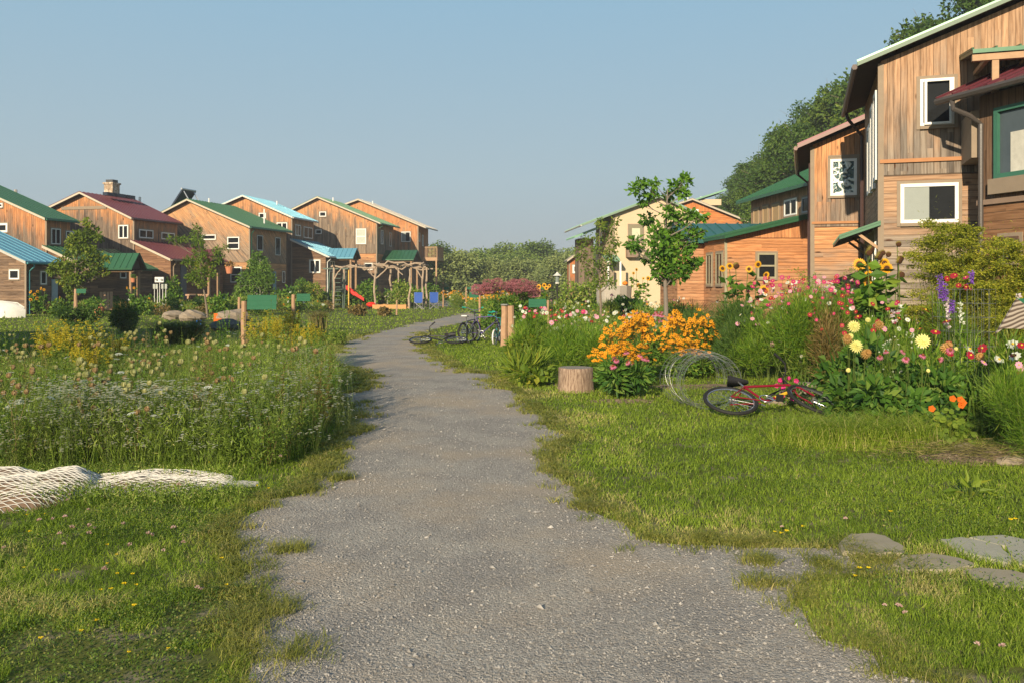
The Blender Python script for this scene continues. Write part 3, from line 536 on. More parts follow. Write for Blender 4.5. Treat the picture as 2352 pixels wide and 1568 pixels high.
# clerestory storey
xc = h.s_; Yn = 33.0; Xn = GX(1872, Yn); loc = np.array([Xn, Yn]) - h.P; cx0, cy0 = h.u @ loc, h.v @ loc; ze = GZ(418, Yn); cy1 = h.s_(1725, 500, cx0)[0]
m = MB(); m.prism([(cx0, 0), (cx0 + 6, 0), (cx0 + 6, ze - .1), (cx0 + 3, ze + 1.25), (cx0, ze - .1)], 'y', cy0 - .4, cy1); m.build('upper_wall', wood('siding', cx0 + 3, ze + 1.2, .45, .45, 0, **{**FR2, 'grey': (.42, .32, .22)}, reach=2), h.o)
m = MB(); h.slab(m, (cx0 + 3, ze + 1.5), (cx0 - .5, ze - .08), cy0 - .8, cy1 + .6); h.slab(m, (cx0 + 3.002, ze + 1.5), (cx0 + 6.5, ze - .08), cy0 - .8, cy1 + .6); m.build('upper_roof', [RG, DARKWOOD], h.o)
for r in ((1732, 482, 1744, 514), (1753, 475, 1766, 514), (1775, 471, 1791, 512)): h.win('s', cx0, r, 'fix', fm=flat('tan_paint', (.42, .30, .17), .7), sgn=-1, pane=flat('tan_board', (.40, .27, .14), .7))
h.win('s', cx0, (1803, 461, 1832, 493), 'dbl', sgn=-1); h.win('s', cx0, (1844, 455, 1861, 487), 'fix', fm=flat('grey_frame', (.3, .32, .33), .5), sgn=-1, fw=.06)
# far right houses
h = House('house', 'cream-coloured stucco house with mint green roof behind the young tree', 1410, 62, -5)
t = NT('stucco'); o = t.obj(); t.pbr(t.mix(t.noise(o, 1.5, 4), (.56, .44, .29), (.62, .50, .34)), .9, 0, t.bump(t.noise(o, 40, 3), .2, .01), .1); ST = t.mat
L = h.main((1334.5, 516), (1512, 450), (1617, 499), 1410, 1606, 7, RP, None, trim=flat('mint_trim', (.20, .28, .20), .5), wkw=ST); h.gutter(L['l'], -.4, 7.3, PALEG, L['xl'], side=-1, spout=False)
h.win('g', 0, (1444, 517, 1477, 556), 'fix', fm=flat('taupe_frame', (.23, .20, .13), .7), fw=.22, pane=flat('cream_door', (.55, .56, .40), .5)); x0, z1 = h.g(1437, 560); x1, z0 = h.g(1462, 592); m = MB(); m.box((x0, -.6, z0), (x1, -.003, z1)); m.build('balcony_box', flat('brown_box', (.26, .18, .13), .8), h.o)
for r in ((1376, 528, 1384, 560), (1388, 522, 1396, 534)): h.win('s', L['xl'], r, sgn=-1)
q = h.g(1317, 541); m = MB(); h.slab(m, (L['xl'] - .005, q[1] + 1.0), (L['xl'] - 2.6, q[1]), 1.5, 5.5); m.build('porch_roof', [RP, DARKWOOD], h.o); m = MB(); m.box((L['xl'] - 2.0, 3.2, 0), (L['xl'] - .9, 5, q[1] - .05)); m.build('side_wall', wood('siding', 0, 6, 0, 0, 0, bias=.6), h.o)
q = h.g(1500, 596); m = MB(); h.slab(m, (-.3, q[1] + .3), (-1.6, q[1] - .1), L['xl'] - .9, L['xl'] + .1, .1, .4, 'y'); m.build('porch_roof', [RP, DARKWOOD], h.o)
for xx in (L['xl'] - .8, L['xl'] + .05): m = MB(); m.box((xx - .06, -2.0, 0), (xx + .06, -1.88, q[1] - .2)); m.build('porch_post', WHITE, h.o)
h = House('house', 'orange board gable with pale roof edge rising behind the cream house', 1540, 78, 0)
L = h.main((1530, 476), (1588, 457), (1722, 511), 1540, 1712, 8, RGY, 487, trim=TRIMP, wkw=dict(fresh=(.72, .27, .09), low=(.42, .22, .12), bias=-.2)); h.pipe_px(1580, 448, 1); h.pipe_px(1610, 452, 3)
m = MB(); x, z = L['p']; m.box((x + .8, 3, z - .3), (x + 3.4, 7, z + .25)); m.build('dormer', ST, h.o); m = MB(); h.slab(m, (x + .5, z + .1), (x + 3.8, z + 1.15), 2.6, 7.4); m.build('dormer_roof', [RP, DARKWOOD], h.o)
m = MB(); m.box((2.2, -.08, z - 1.2), (2.5, -.003, z - .95)); m.build('wall_lamp', WHITE, h.o)
h = House('shed', 'small orange board shed with white window left of the cream house', 1312, 70, 0, cat='shed')
L = h.main((1302, 598), (1320, 585), (1340, 598), 1308, 1336, 3, RGY, None, wkw=dict(fresh=(.6, .22, .08), bias=-.3)); h.win('g', 0, (1315, 609, 1330, 628), fw=.14)
# nearest house at the right edge
h = House('house', 'dark board house with maroon roof and green-framed window, cut by the right edge', 2250, 17.3, -17)
ze = 5.44; m = MB(); zs = 1.65 + (655 - 465) / F * 17.2
mt = wood('siding', 50, 60, 0, 0, zs, fresh=(.34, .18, .09), grey=(.24, .15, .095), low=(.22, .12, .07), bias=.25, bw=.17)
m.prism([(0, -.05), (3.3, -.05), (3.3, ze + 1.35), (0, ze - .05)], 'y', -7, 0); m.build('wall', mt, h.o)
m = MB(); h.slab(m, (-.48, ze), (3.5, ze + .43 * 3.98), -7.4, .62, .1, .42); m.build('roof', [RM, DARKWOOD], h.o)
m = MB(); m.tube([(-.54, .55, ze - .08), (-.54, -7.2, ze - .08)], .07, 7); m.build('gutter', flat('dark_gutter', (.07, .06, .055), .35), h.o)
m = MB(); m.tube([(-.54, .15, ze - .1), (-.53, .12, ze - .3), (-.25, -.02, ze - .45), (-.07, -.1, ze - .62), (-.07, -.1, .1)], .05, 8); m.build('downspout', flat('dark_gutter', (.07, .06, .055), .35), h.o)
GF = flat('green_frame', (.045, .15, .10), .45)
y0, z1 = h.s_(2291, 250, 0); y1, z0 = h.s_(2352, 395, 0); _, z0 = h.s_(2291, 412, 0); y1 = y0 - 1.7
fr = MB(); w_ = .09
for (a, b_, c_, d_) in ((y1, z0, y1 + w_, z1), (y0 - w_, z0, y0, z1), (y1 + w_, z1 - w_, y0 - w_, z1), (y1 + w_, z0, y0 - w_, z0 + w_), (y1 + .8, z0 + w_, y1 + .88, z1 - w_)): fr.box((-.1, a, b_), (-.003, c_, d_))
f_ = fr.build('window', GF, h.o); q = MB(); q.box((-.03, y1 + w_, z0 + w_), (-.002, y0 - w_, z1 - w_)); q.build('pane', glassy('blue_glass', (.05, .065, .075)), f_)
q = MB(); q.box((-.05, y0 - .75, z0 + w_), (-.032, y0 - .35, z0 + .85)); q.build('curtain', CURT, f_)
m = MB(); m.box((-.16, y1 - .1, z0 - .3), (-.004, y0 + .08, z0 - .005)); m.build('window_box', TRIMB, h.o)
m = MB(); m.box((-.06, -1.2, zs - .06), (-.003, .02, zs + .04)); m.build('siding_trim', flat('brown_box', (.26, .18, .13), .8), h.o)
h.win('s', 0, (2300, 545, 2343, 600), 'fix', fm=flat('brown_frame', (.12, .07, .05), .7), sgn=-1, pane=glassy('blue_glass2', (.09, .13, .15)))
# unseen house added left of the frame to cast the shadow across the lawn
h = House('house', 'unseen wooden house added beyond the left edge to cast the shadow on the lawn', CX + 1, 12, 14)
h.o.location = (-11.6, 10.5, 0)
m = MB(); m.prism([(-12, -.05), (0, -.05), (0, 4.6), (-5.4, 7.0), (-12, 4.3)], 'y', 0, 5.5); m.build('wall', wood('siding', -5.4, 7, .4, .4, 2.6), h.o)
m = MB(); h.slab(m, (-5.4, 7.15), (.5, 4.5), -.4, 5.9); h.slab(m, (-5.402, 7.15), (-12.5, 4.2), -.4, 5.9); m.build('roof', [RM, DARKWOOD], h.o)
# ================================================================ GRASS
GRASS = leafy('grass_blade', (.15, .23, .02), (.36, .47, .05), (.62, .52, .22), .42)
DRY = leafy('dry_grass', (.12, .12, .03), (.28, .23, .08), (.42, .33, .16), .3)
SZ = lambda *l: [(1599.4 + p * .3702, 987.8 + q * .3702) for p, q in l]
STONES = [SZ((890, 700), (960, 665), (1090, 662), (1200, 690), (1290, 745), (1280, 790), (1080, 790), (910, 782)), SZ((1215, 850), (1280, 800), (1450, 782), (1590, 800), (1740, 850), (1640, 885), (1300, 890)), SZ((1660, 890), (1760, 872), (1960, 890), (2150, 930), (2150, 1010), (1900, 985), (1740, 950)), SZ((1510, 700), (1640, 684), (1900, 740), (1960, 830), (1930, 850), (1700, 790)), SZ((1690, 684), (1900, 672), (2200, 740), (2200, 880), (1990, 850), (1920, 745))]
STW = [np.array([G(*p) for p in s_]) for s_ in STONES]
def lawn(n, y0, y1, hh, name, label, mat, cond=None, wmul=1.0, soft=.05, lean=.6, seed=1, xs=.64):
    Y = np.exp(rng.uniform(math.log(y0), math.log(y1), n)); X = (rng.random(n) * 2 - 1) * (Y * xs + .6)
    e = (vnoise(X, Y, .35, 11) - .5) * (.25 + .01 * Y); s_ = soft * (1 + .12 * Y)
    k = ~pip(PATH, X + rng.normal(0, 1, n) * s_ * .6 + e * .5, Y + rng.normal(0, 1, n) * s_ * .6 + e) & ~(pip(PATH, X, Y) & (rng.random(n) < .75))
    thin = vnoise(X, Y, .5, 21) * .6 + vnoise(X, Y, .12, 22) * .4; bare = ((X < -.8) & (Y < 4.6)) | ((X > 1.5) & (Y < 4.2)); k &= ~((thin > .55) & bare & (rng.random(n) < .85)); k &= ~((X < 0) & (Y < 7.5) & (thin > .62) & (rng.random(n) < .6)); k &= ~((thin > .72) & (rng.random(n) < .5))
    for q_ in STW: k &= ~(pip(q_, X, Y) & (rng.random(n) < .97))
    X, Y = X[k], Y[k]; m = len(X)
    inn = pip(PATH, X + .35, Y) | pip(PATH, X - .35, Y) | pip(PATH, X, Y - .4) | pip(PATH, X, Y + .4)
    patch = vnoise(X, Y, 1.7, 5) * .6 + vnoise(X, Y, .5, 6) * .4
    fg = (X < 0) & (Y < 7.5); near = pip(PATH, X + .9, Y) | pip(PATH, X - .9, Y) | pip(PATH, X, Y - 1.0); dry2 = np.where(near & (X > 0), np.clip((vnoise(X, Y, .6, 63) * .6 + vnoise(X, Y, .2, 64) * .4 - .38) * 1.6, 0, .5), 0); dryp = dry2 + np.where(fg, np.clip((vnoise(X, Y, .45, 61) * .6 + vnoise(X, Y, .16, 62) * .4 - .48) * 2.6, 0, .7), 0); a = np.clip(rng.random(m) * np.where(fg, .42, .62) + (patch - .5) * .55 + dryp + np.where(inn, .22, 0) + rng.random(m) ** 8 * .5, 0, 1)
    h_ = hh * (.5 + rng.random(m)) * (.65 + .7 * patch) * np.where(inn, .7, 1)
    b = MB(); b.blades(np.stack([X, Y, np.zeros(m)], 1), h_, np.maximum(.0028, .00085 * Y) * wmul * (.6 + .8 * rng.random(m)), lean, 0, a)
    return tag(b.build(name, mat), label, kind='stuff')
lawn(430000, 3.2, 26, .044, 'lawn_grass', 'short mown green grass', GRASS, lean=.95)
lawn(90000, 18, 90, .065, 'far_lawn_grass', 'mown green grass in front of the far houses', GRASS, wmul=1.2)
# drier tufts creeping over the edge of the gravel
def edge_tufts():
    k = np.where((PATH[:, 1] < 30) & (PATH[:, 1] > 3.3))[0]; c = PATH[rng.choice(k, 2600)]; c = c + rng.normal(0, 1, c.shape) * (.05 + .006 * c[:, 1:2]); ins = pip(PATH, c[:, 0], c[:, 1]); c[ins & (rng.random(2600) < .85)] = (0, -3); c = np.concatenate([c, np.repeat(np.array([G(*p_) for p_ in ((690, 1505), (640, 1400), (575, 1420), (1745, 1292), (1760, 1345), (2010, 1292), (655, 1265), (1350, 1165), (780, 1100), (1610, 1240), (1900, 1300))]), 14, 0) + rng.normal(0, .05, (154, 2))]); P = np.repeat(c, 26, 0); P = P + rng.normal(0, .035, P.shape) * (1 + .03 * P[:, 1:2]); n = len(P)
    b = MB(); b.blades(np.c_[P, np.zeros(n)], .05 * (.5 + rng.random(n)), np.maximum(.0028, .0009 * P[:, 1]), 1.3, 0, np.clip(np.repeat(rng.random(2754) * .7, 26) + rng.random(n) * .3, 0, 1)); tag(b.build('edge_grass', leafy('edge_blade', (.15, .18, .03), (.34, .33, .07), (.54, .42, .20), .3)), 'half-dry grass creeping over the edges of the gravel path', kind='stuff')
edge_tufts()
# clover and small leaves low among the grass
CLO = leafy('clover_leaf', (.05, .10, .018), (.15, .23, .04), (.34, .30, .10), .3)
def groundleaf(n, reg, name, label, mat, size=.022, zr=(.01, .06), thr=.45, seed=31):
    x0, x1, y0, y1 = reg; Y = rng.uniform(y0, y1, n); X = rng.uniform(x0, x1, n); k = (vnoise(X, Y, .55, seed) > thr) & ~pip(PATH, X + rng.normal(0, .05, n), Y + rng.normal(0, .05, n)); X, Y = X[k], Y[k]; m = len(X)
    b = MB(); D = np.stack([rng.normal(0, 1, m), rng.normal(0, 1, m), rng.uniform(.1, .7, m)], 1)
    b.leaves(np.stack([X, Y, rng.uniform(*zr, m)], 1), D, size * (.6 + .8 * rng.random(m)), size * .8, 0, fold=.1); return tag(b.build(name, mat), label, kind='stuff')
groundleaf(120000, (-6, 0, 3.3, 8.5), 'clover_cover', 'clover and trefoil leaves among the foreground grass', CLO, size=.013, zr=(.005, .045), thr=.47)
groundleaf(26000, (2, 9, 3.3, 9.5), 'weed_cover', 'low weeds among the grass by the flagstones', CLO, size=.015, thr=.55)
# ================================================================ bloom meshes (shared by all copies)
def petal_disc(b, n, r, w, z0=0., droop=.2, m=0, r0=.15, c=(0, 0, 0), tw=0, a=.5):
    an = np.arange(n) / n * 2 * math.pi + tw; d = np.stack([np.cos(an), np.sin(an), 0 * an], 1); s_ = np.stack([-np.sin(an), np.cos(an), 0 * an], 1); up = np.array([0, 0, 1.]); c = np.array(c)
    v = np.stack([c + d * r * r0 + up * z0, c + d * r * .6 + s_ * w * .5 + up * (z0 - droop * r * .3), c + d * r + up * (z0 - droop * r), c + d * r * .6 - s_ * w * .5 + up * (z0 - droop * r * .3)], 1).reshape(-1, 3)
    b.add(v, np.arange(4 * n).reshape(n, 4), m, a)
def mflower(name, cols, tr=.25): return leafy(name, cols[0], cols[1], None, tr, .5)
F_OR = mflower('orange_petal', ((.80, .27, .008), (.95, .42, .012))); F_YE = mflower('yellow_petal', ((.85, .36, .012), (.95, .50, .018))); F_WH = mflower('white_petal', ((.70, .70, .62), (.82, .82, .76)))
F_MG = mflower('magenta_petal', ((.42, .012, .10), (.62, .03, .20))); F_PK = mflower('pink_petal', ((.72, .22, .38), (.80, .42, .55))); F_RD = mflower('crimson_petal', ((.30, .01, .03), (.46, .02, .05)))
F_CN = mflower('cone_petal', ((.55, .12, .25), (.68, .20, .34))); F_DA = mflower('dahlia_petal', ((.85, .70, .16), (.92, .82, .34))); F_FD = mflower('faded_petal', ((.36, .15, .03), (.62, .36, .13))); F_PU = mflower('purple_petal', ((.16, .05, .42), (.32, .13, .68)))
F_JP = mflower('mauve_petal', ((.34, .10, .13), (.52, .20, .24))); F_GR = mflower('goldenrod_petal', ((.42, .34, .02), (.66, .52, .04))); F_NA = mflower('scarlet_petal', ((.85, .10, .01), (.95, .22, .02)))
DKB = flat('dark_disc', (.03, .015, .01), .9); YC = flat('yellow_disc', (.75, .48, .04), .8); CONE = flat('cone_disc', (.22, .06, .02), .8)
STEM = leafy('stem_green', (.06, .10, .02), (.13, .17, .035), None, .1); STEMR = leafy('stem_brown', (.14, .09, .035), (.26, .18, .08), None, .1)
BLOOM = {}
def mk(name, fn, mats):
    b = MB(); fn(b); o = b.build(name, mats); me = o.data; bpy.data.objects.remove(o); BLOOM[name] = me; return me
def f_sus(b): petal_disc(b, 12, .034, .013, 0, .15, 0); b.ball((0, 0, .006), .0065, 1, 6)
mk('susan', f_sus, [F_OR, DKB])
def f_cos(b): petal_disc(b, 8, .037, .027, 0, .05, 0, .1); b.ball((0, 0, .004), .008, 1, 6)
for k, mt_ in (('cosmos_magenta', F_MG), ('cosmos_pink', F_PK), ('cosmos_white', F_WH), ('cosmos_crimson', F_RD)): mk(k, f_cos, [mt_, YC])
def f_cone(b): petal_disc(b, 13, .048, .014, 0, .55, 0, .2); b.ball((0, 0, .01), .018, 1, 8, (1, 1, .9))
mk('coneflower', f_cone, [F_CN, CONE])
def f_sunf(b): petal_disc(b, 18, .12, .038, 0, .06, 0, .35); petal_disc(b, 17, .105, .038, .006, .0, 0, .35, tw=.17); b.ball((0, 0, .008), .055, 1, 12, (1, 1, .3))
mk('sunflower', f_sunf, [F_YE, flat('seed_disc', (.07, .03, .012), .95)])
def f_sund(b): petal_disc(b, 16, .08, .03, 0, .8, 0, .5); b.ball((0, 0, .01), .065, 1, 12, (1, 1, .4))
mk('sunflower_old', f_sund, [leafy('sepal_olive', (.14, .12, .02), (.30, .22, .04)), flat('seed_disc', (.07, .03, .012), .95)])
def f_dah(b):
    for i, (r, z, d) in enumerate(((.085, 0, .15), (.08, .012, -.05), (.068, .024, -.2), (.052, .034, -.45), (.034, .04, -.9))): petal_disc(b, 16 - 2 * i, r, .022, z, d, 0, .12, tw=i * .4, a=rng.random())
    b.ball((0, 0, .03), .022, 0, 8)
mk('dahlia', f_dah, [F_DA])
def f_dahf(b):
    for i, (r, z, d) in enumerate(((.055, 0, .9), (.06, .02, .5), (.05, .035, .0), (.035, .045, -.6))): petal_disc(b, 13, r, .02, z, d, 0, .12, tw=i * .4, a=rng.random())
    b.ball((0, 0, .02), .03, 0, 8)
mk('dahlia_faded', f_dahf, [F_FD])
def f_umb(b):
    n = 60; an = rng.random(n) * 6.3; r = np.sqrt(rng.random(n)) * .036
    for x, y in zip(r * np.cos(an), r * np.sin(an)): petal_disc(b, 4, .0062, .006, .01 - (x * x + y * y) * 4, 0, 0, .05, (x, y, 0))
mk('lace_umbel', f_umb, [F_WH])
def f_nest(b):
    n = 34; an = np.arange(n) / n * 6.283
    for a_ in an:
        rr = .020 + .006 * rng.random(); pts = [(0, 0, -.024), (rr * .8 * math.cos(a_), rr * .8 * math.sin(a_), -.012), (rr * math.cos(a_), rr * math.sin(a_), .006), (rr * .65 * math.cos(a_), rr * .65 * math.sin(a_), .022), (rr * .25 * math.cos(a_), rr * .25 * math.sin(a_), .016)]
        b.tube(pts, .0022, 3, 0, rng.random(), cap=False)
    b.ball((0, 0, -.002), .015, 0, 6, a=.2)
SEEDG = leafy('seed_green', (.26, .27, .09), (.48, .46, .20), None, .15); SEEDB = leafy('seed_brown', (.22, .14, .06), (.44, .29, .14), None, .15)
mk('seed_green', f_nest, [SEEDG]); mk('seed_brown', f_nest, [SEEDB])
def f_small(b): petal_disc(b, 9, .010, .004, 0, .05, 0, .2); b.ball((0, 0, .0), .002, 1, 5)
mk('fleabane', f_small, [F_WH, YC])
def f_clov(b):
    for i in range(26): 
        t_ = rng.normal(0, 1, 3); t_[2] = abs(t_[2]); t_ = t_ / np.linalg.norm(t_) * .009; b.leaves([t_ * .3], [t_], .010, .004, 0)
mk('clover_blossom', f_clov, [mflower('clover_petal', ((.55, .28, .30), (.75, .55, .52)))])
def f_tref(b):
    for i in range(5): a_ = i * 1.26; b.leaves([(0, 0, .0)], [(math.cos(a_), math.sin(a_), .5)], .013, .009, 0)
mk('trefoil_blossom', f_tref, [mflower('trefoil_petal', ((.85, .55, .01), (.95, .68, .02)))])
def f_nast(b): petal_disc(b, 5, .03, .034, 0, -.4, 0, .05)
mk('nasturtium', f_nast, [F_NA]); mk('petunia', f_nast, [mflower('petunia_petal', ((.70, .02, .18), (.85, .06, .30)))])
def bloom(mesh, loc, parent, tilt=(0, 0), sc=1., name='bloom', face=None):
    o = bpy.data.objects.new(name, BLOOM[mesh]); COL.objects.link(o); o.location = loc; o.parent = parent
    o.rotation_euler = (tilt[0], tilt[1], rng.random() * 6.3)
    if face is not None: o.rotation_euler = Vector(face).to_track_quat('Z', 'Y').to_euler()
    o.scale = (sc,) * 3; return o
def stalk(b, p0, p1, r=.003, m=0, bend=.1, n=4, a=.5):
    p0, p1 = np.array(p0, float), np.array(p1, float); k = np.linspace(0, 1, n)[:, None]; off = rng.normal(0, 1, 3) * (1, 1, 0) * bend * np.linalg.norm(p1 - p0)
    pts = p0 + (p1 - p0) * k + off * (k * (1 - k) * 2); b.tube(pts, np.linspace(r, r * .6, n), 3, m, a, cap=False); return pts
SUNF = np.array([-.34, -.94, .35])
def facing(spread_=.5, up=.5):
    v = np.array([-.3, -.9, up]) + rng.normal(0, spread_, 3); v[1] = min(v[1], -.05) if up < .9 else v[1]; return tuple(v)
# ================================================================ foliage kinds
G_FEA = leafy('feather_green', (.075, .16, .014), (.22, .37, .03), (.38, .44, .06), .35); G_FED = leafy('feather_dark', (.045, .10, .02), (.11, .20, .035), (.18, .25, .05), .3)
G_BRO = leafy('broad_green', (.045, .12, .014), (.15, .28, .03), (.30, .38, .055), .28); G_DAH = leafy('dahlia_green', (.03, .09, .014), (.10, .21, .026), (.20, .28, .05), .25)
G_MEA = leafy('meadow_green', (.12, .19, .022), (.32, .43, .065), (.58, .52, .20), .35); G_RUS = leafy('rusty_weed', (.14, .10, .03), (.28, .19, .06), (.38, .27, .11), .3)
G_FEN = leafy('fennel_yellow', (.16, .20, .015), (.38, .38, .035), (.56, .48, .06), .35); G_LIM = leafy('lime_leaf', (.12, .20, .02), (.26, .34, .04), (.42, .40, .05), .4); G_TRE = leafy('young_tree_leaf', (.055, .15, .018), (.16, .32, .03), (.30, .44, .05), .35)
BARK = flat('bark', (.19, .15, .11), .9, sc=14, var=.35)
def blob(n, c, r, shell=.55):
    v = nrm(rng.normal(0, 1, (n, 3))); rad = (shell + (1 - shell) * rng.random(n)) ; return v * rad[:, None] * np.array(r) + np.array(c), v
def feather(b, c, r, n, L=.11, Wd=.008, m=0, up=.7, z0=None):
    P, v = blob(n, c, r, .2); k = P[:, 2] > .01; P, v = P[k], v[k]; D = v * .7 + np.array([0, 0, up]) + rng.normal(0, .45, P.shape)
    b.leaves(P, D, L * (.5 + rng.random(len(P))), Wd, m, fold=0)
def broad(b, c, r, n, L=.09, Wd=.05, m=0, shell=.5, droop=.1):
    P, v = blob(n, c, r, shell); k = P[:, 2] > .01; P, v = P[k], v[k]; D = v + rng.normal(0, .6, P.shape) - np.array([0, 0, droop])
    b.leaves(P, D, L * (.6 + .8 * rng.random(len(P))), Wd * (.6 + .8 * rng.random(len(P))), m)
def plant(name, label, cat, x, y, group=None): return thing(name, label, cat, (x, y, 0), 0, group)
# ================================================================ TREES
def tree(name, label, x, y, trunk_h, r0, clusters, leaf, n, mat, group=None, lean=(0, 0), depth=.6, dens=1., bark=BARK, Wr=.75, cat='tree'):
    # clusters: (dx, dy, z, radius) around the trunk
    o = thing(name, label, cat, (x, y, 0), 0, group); b = MB(); top = max(c[2] for c in clusters) * .92
    zz = np.linspace(-.05, top, 8); tr_ = np.stack([lean[0] * zz / top + .03 * np.sin(zz * 2), lean[1] * zz / top + .03 * np.cos(zz * 1.7), zz], 1); b.tube(tr_, np.linspace(r0, r0 * .18, 8), 8)
    for (dx, dy, z, r) in clusters:
        zt = max(trunk_h * .8, z - .5 * math.hypot(dx, dy) - r * .5); zt = min(zt, top * .95); i = np.interp(zt, zz, np.arange(8)); p0 = np.array([np.interp(zt, zz, tr_[:, 0]), np.interp(zt, zz, tr_[:, 1]), zt])
        rr = r0 * (1 - .8 * zt / top) * .6; mid = (p0 + (dx, dy, z)) / 2 + (0, 0, -.05 * math.hypot(dx, dy)); b.tube([p0, mid, (dx, dy, z)], [rr, rr * .7, rr * .25], 5)
        for q in range(3): e = np.array([dx, dy, z]) + rng.normal(0, .6, 3) * r; b.tube([mid, (mid + e) / 2 + rng.normal(0, .05, 3) * r, e], [rr * .4, rr * .3, rr * .12], 4)
    b.build('trunk', bark, o)
    b = MB()
    for (dx, dy, z, r) in clusters:
        k = max(45, int(n * dens * (r / .5) ** 2)); P, v = blob(k, (dx, dy, z), (r, r, r * .85), .25); P += rng.normal(0, .08 * r, P.shape); D = v * .6 + rng.normal(0, .6, P.shape) - (0, 0, .35)
        b.leaves(P, D, leaf * (.55 + .8 * rng.random(k)), leaf * Wr * (.6 + .6 * rng.random(k)), 0, np.clip(rng.random(k) * .7 + rng.normal(0, .12) + .1, 0, 1))
    b.build('crown', mat, o); return o
def crownset(n, H0, H1, R_, seed=0, rr=(.35, .6)):
    out = []
    for i in range(n):
        t_ = (i + .5) / n; z = H0 + (H1 - H0) * t_; w = R_ * math.sin(math.pi * min(1, .18 + .82 * t_) ** .9) ** .7; a_ = rng.random() * 6.3; q = w * math.sqrt(rng.random()) ; out.append((q * math.cos(a_), q * math.sin(a_), z, rng.uniform(*rr) * R_))
    return out
def px_clusters(Y, x, lst): return [((GX(a, Y) - x), rng.normal(0, .25), GZ(b_, Y), c / F * Y) for a, b_, c in lst]
Yt = 20; xt = GX(1526, Yt)
tree('young_tree', 'young tree with big green leaves and three upright limbs, before the cream house', xt, Yt, 1.2, .07, px_clusters(Yt, xt, [(1462, 432, 20), (1490, 448, 20), (1468, 425, 12), (1500, 425, 14), (1480, 465, 14), (1555, 432, 22), (1570, 415, 16), (1580, 402, 9), (1538, 448, 14), (1567, 445, 14), (1497, 500, 22), (1530, 490, 22), (1565, 500, 24), (1590, 488, 14), (1605, 500, 12), (1505, 535, 24), (1545, 530, 28), (1585, 535, 22), (1604, 535, 14), (1470, 560, 24), (1505, 565, 30), (1545, 565, 32), (1580, 570, 24), (1450, 570, 12), (1520, 600, 30), (1555, 600, 30), (1590, 605, 16), (1606, 602, 9), (1510, 625, 22), (1545, 625, 26), (1575, 625, 14), (1487, 590, 16), (1535, 645, 14)]), .125, 420, G_TRE, lean=(.05, 0), bark=flat('grey_bark', (.20, .17, .14), .9, sc=14))
Yt = 27; xt = GX(1378, Yt)
tree('young_tree', 'slender young tree with small leaves left of the cream house front', xt, Yt, .8, .05, px_clusters(Yt, xt, [(1382, 505, 9), (1378, 520, 12), (1400, 525, 16), (1412, 510, 10), (1375, 545, 14), (1405, 550, 18), (1345, 550, 14), (1335, 570, 16), (1365, 570, 16), (1395, 580, 20), (1415, 560, 10), (1350, 595, 20), (1385, 605, 22), (1408, 600, 12), (1330, 590, 10), (1355, 625, 20), (1385, 635, 22), (1370, 655, 18), (1400, 650, 14)]), .12, 330, leafy('apple_leaf', (.08, .14, .02), (.22, .30, .045), (.40, .34, .06), .35), Wr=.5)
Yt = 45; xt = GX(168, Yt)
tree('young_tree', 'young maple tree in front of the green porch, leftmost young tree on the lawn', xt, Yt, 1.4, .07, px_clusters(Yt, xt, [(200, 512, 12), (205, 530, 18), (190, 545, 20), (222, 545, 14), (175, 550, 14), (190, 570, 24), (215, 580, 20), (165, 560, 12), (150, 580, 16), (135, 610, 20), (160, 612, 24), (190, 605, 22), (218, 602, 20), (240, 592, 10), (125, 625, 12), (150, 640, 22), (175, 640, 22), (205, 628, 16), (232, 625, 10), (160, 660, 18), (180, 665, 12), (165, 680, 10)]), .17, 260, leafy('maple_leaf', (.08, .13, .015), (.22, .29, .035), (.46, .40, .045), .35), lean=(.3, 0))
Yt = 43; xt = GX(476, Yt)
tree('young_tree', 'young honey locust with feathery leaves before the maroon porch', xt, Yt, 1.4, .06, px_clusters(Yt, xt, [(450, 525, 12), (446, 545, 16), (465, 555, 16), (405, 553, 12), (425, 550, 10), (395, 548, 8), (450, 575, 18), (468, 590, 18), (500, 575, 14), (515, 570, 8), (435, 600, 16), (425, 602, 10), (460, 610, 22), (485, 600, 16), (505, 590, 10), (455, 632, 20), (480, 628, 14), (465, 650, 14), (440, 640, 12)]), .17, 300, leafy('locust_leaf', (.08, .15, .015), (.22, .31, .035), (.44, .42, .045), .4), Wr=.4, lean=(-.5, 0))
Yt = 56; xt = GX(597, Yt)
tree('young_tree', 'bushy young tree with white-barked stem right of the diagonal-board house front', xt, Yt, 1.2, .05, px_clusters(Yt, xt, [(590, 585, 12), (597, 598, 16), (582, 605, 14), (610, 612, 14), (575, 625, 18), (598, 622, 20), (620, 630, 14), (560, 640, 16), (585, 645, 22), (610, 645, 20), (628, 642, 10), (555, 660, 18), (580, 668, 20), (605, 665, 20), (545, 670, 12)]), .20, 240, leafy('birch_leaf', (.06, .14, .02), (.19, .31, .045), None, .35), Wr=.5, bark=flat('pale_bark', (.45, .42, .36), .8))
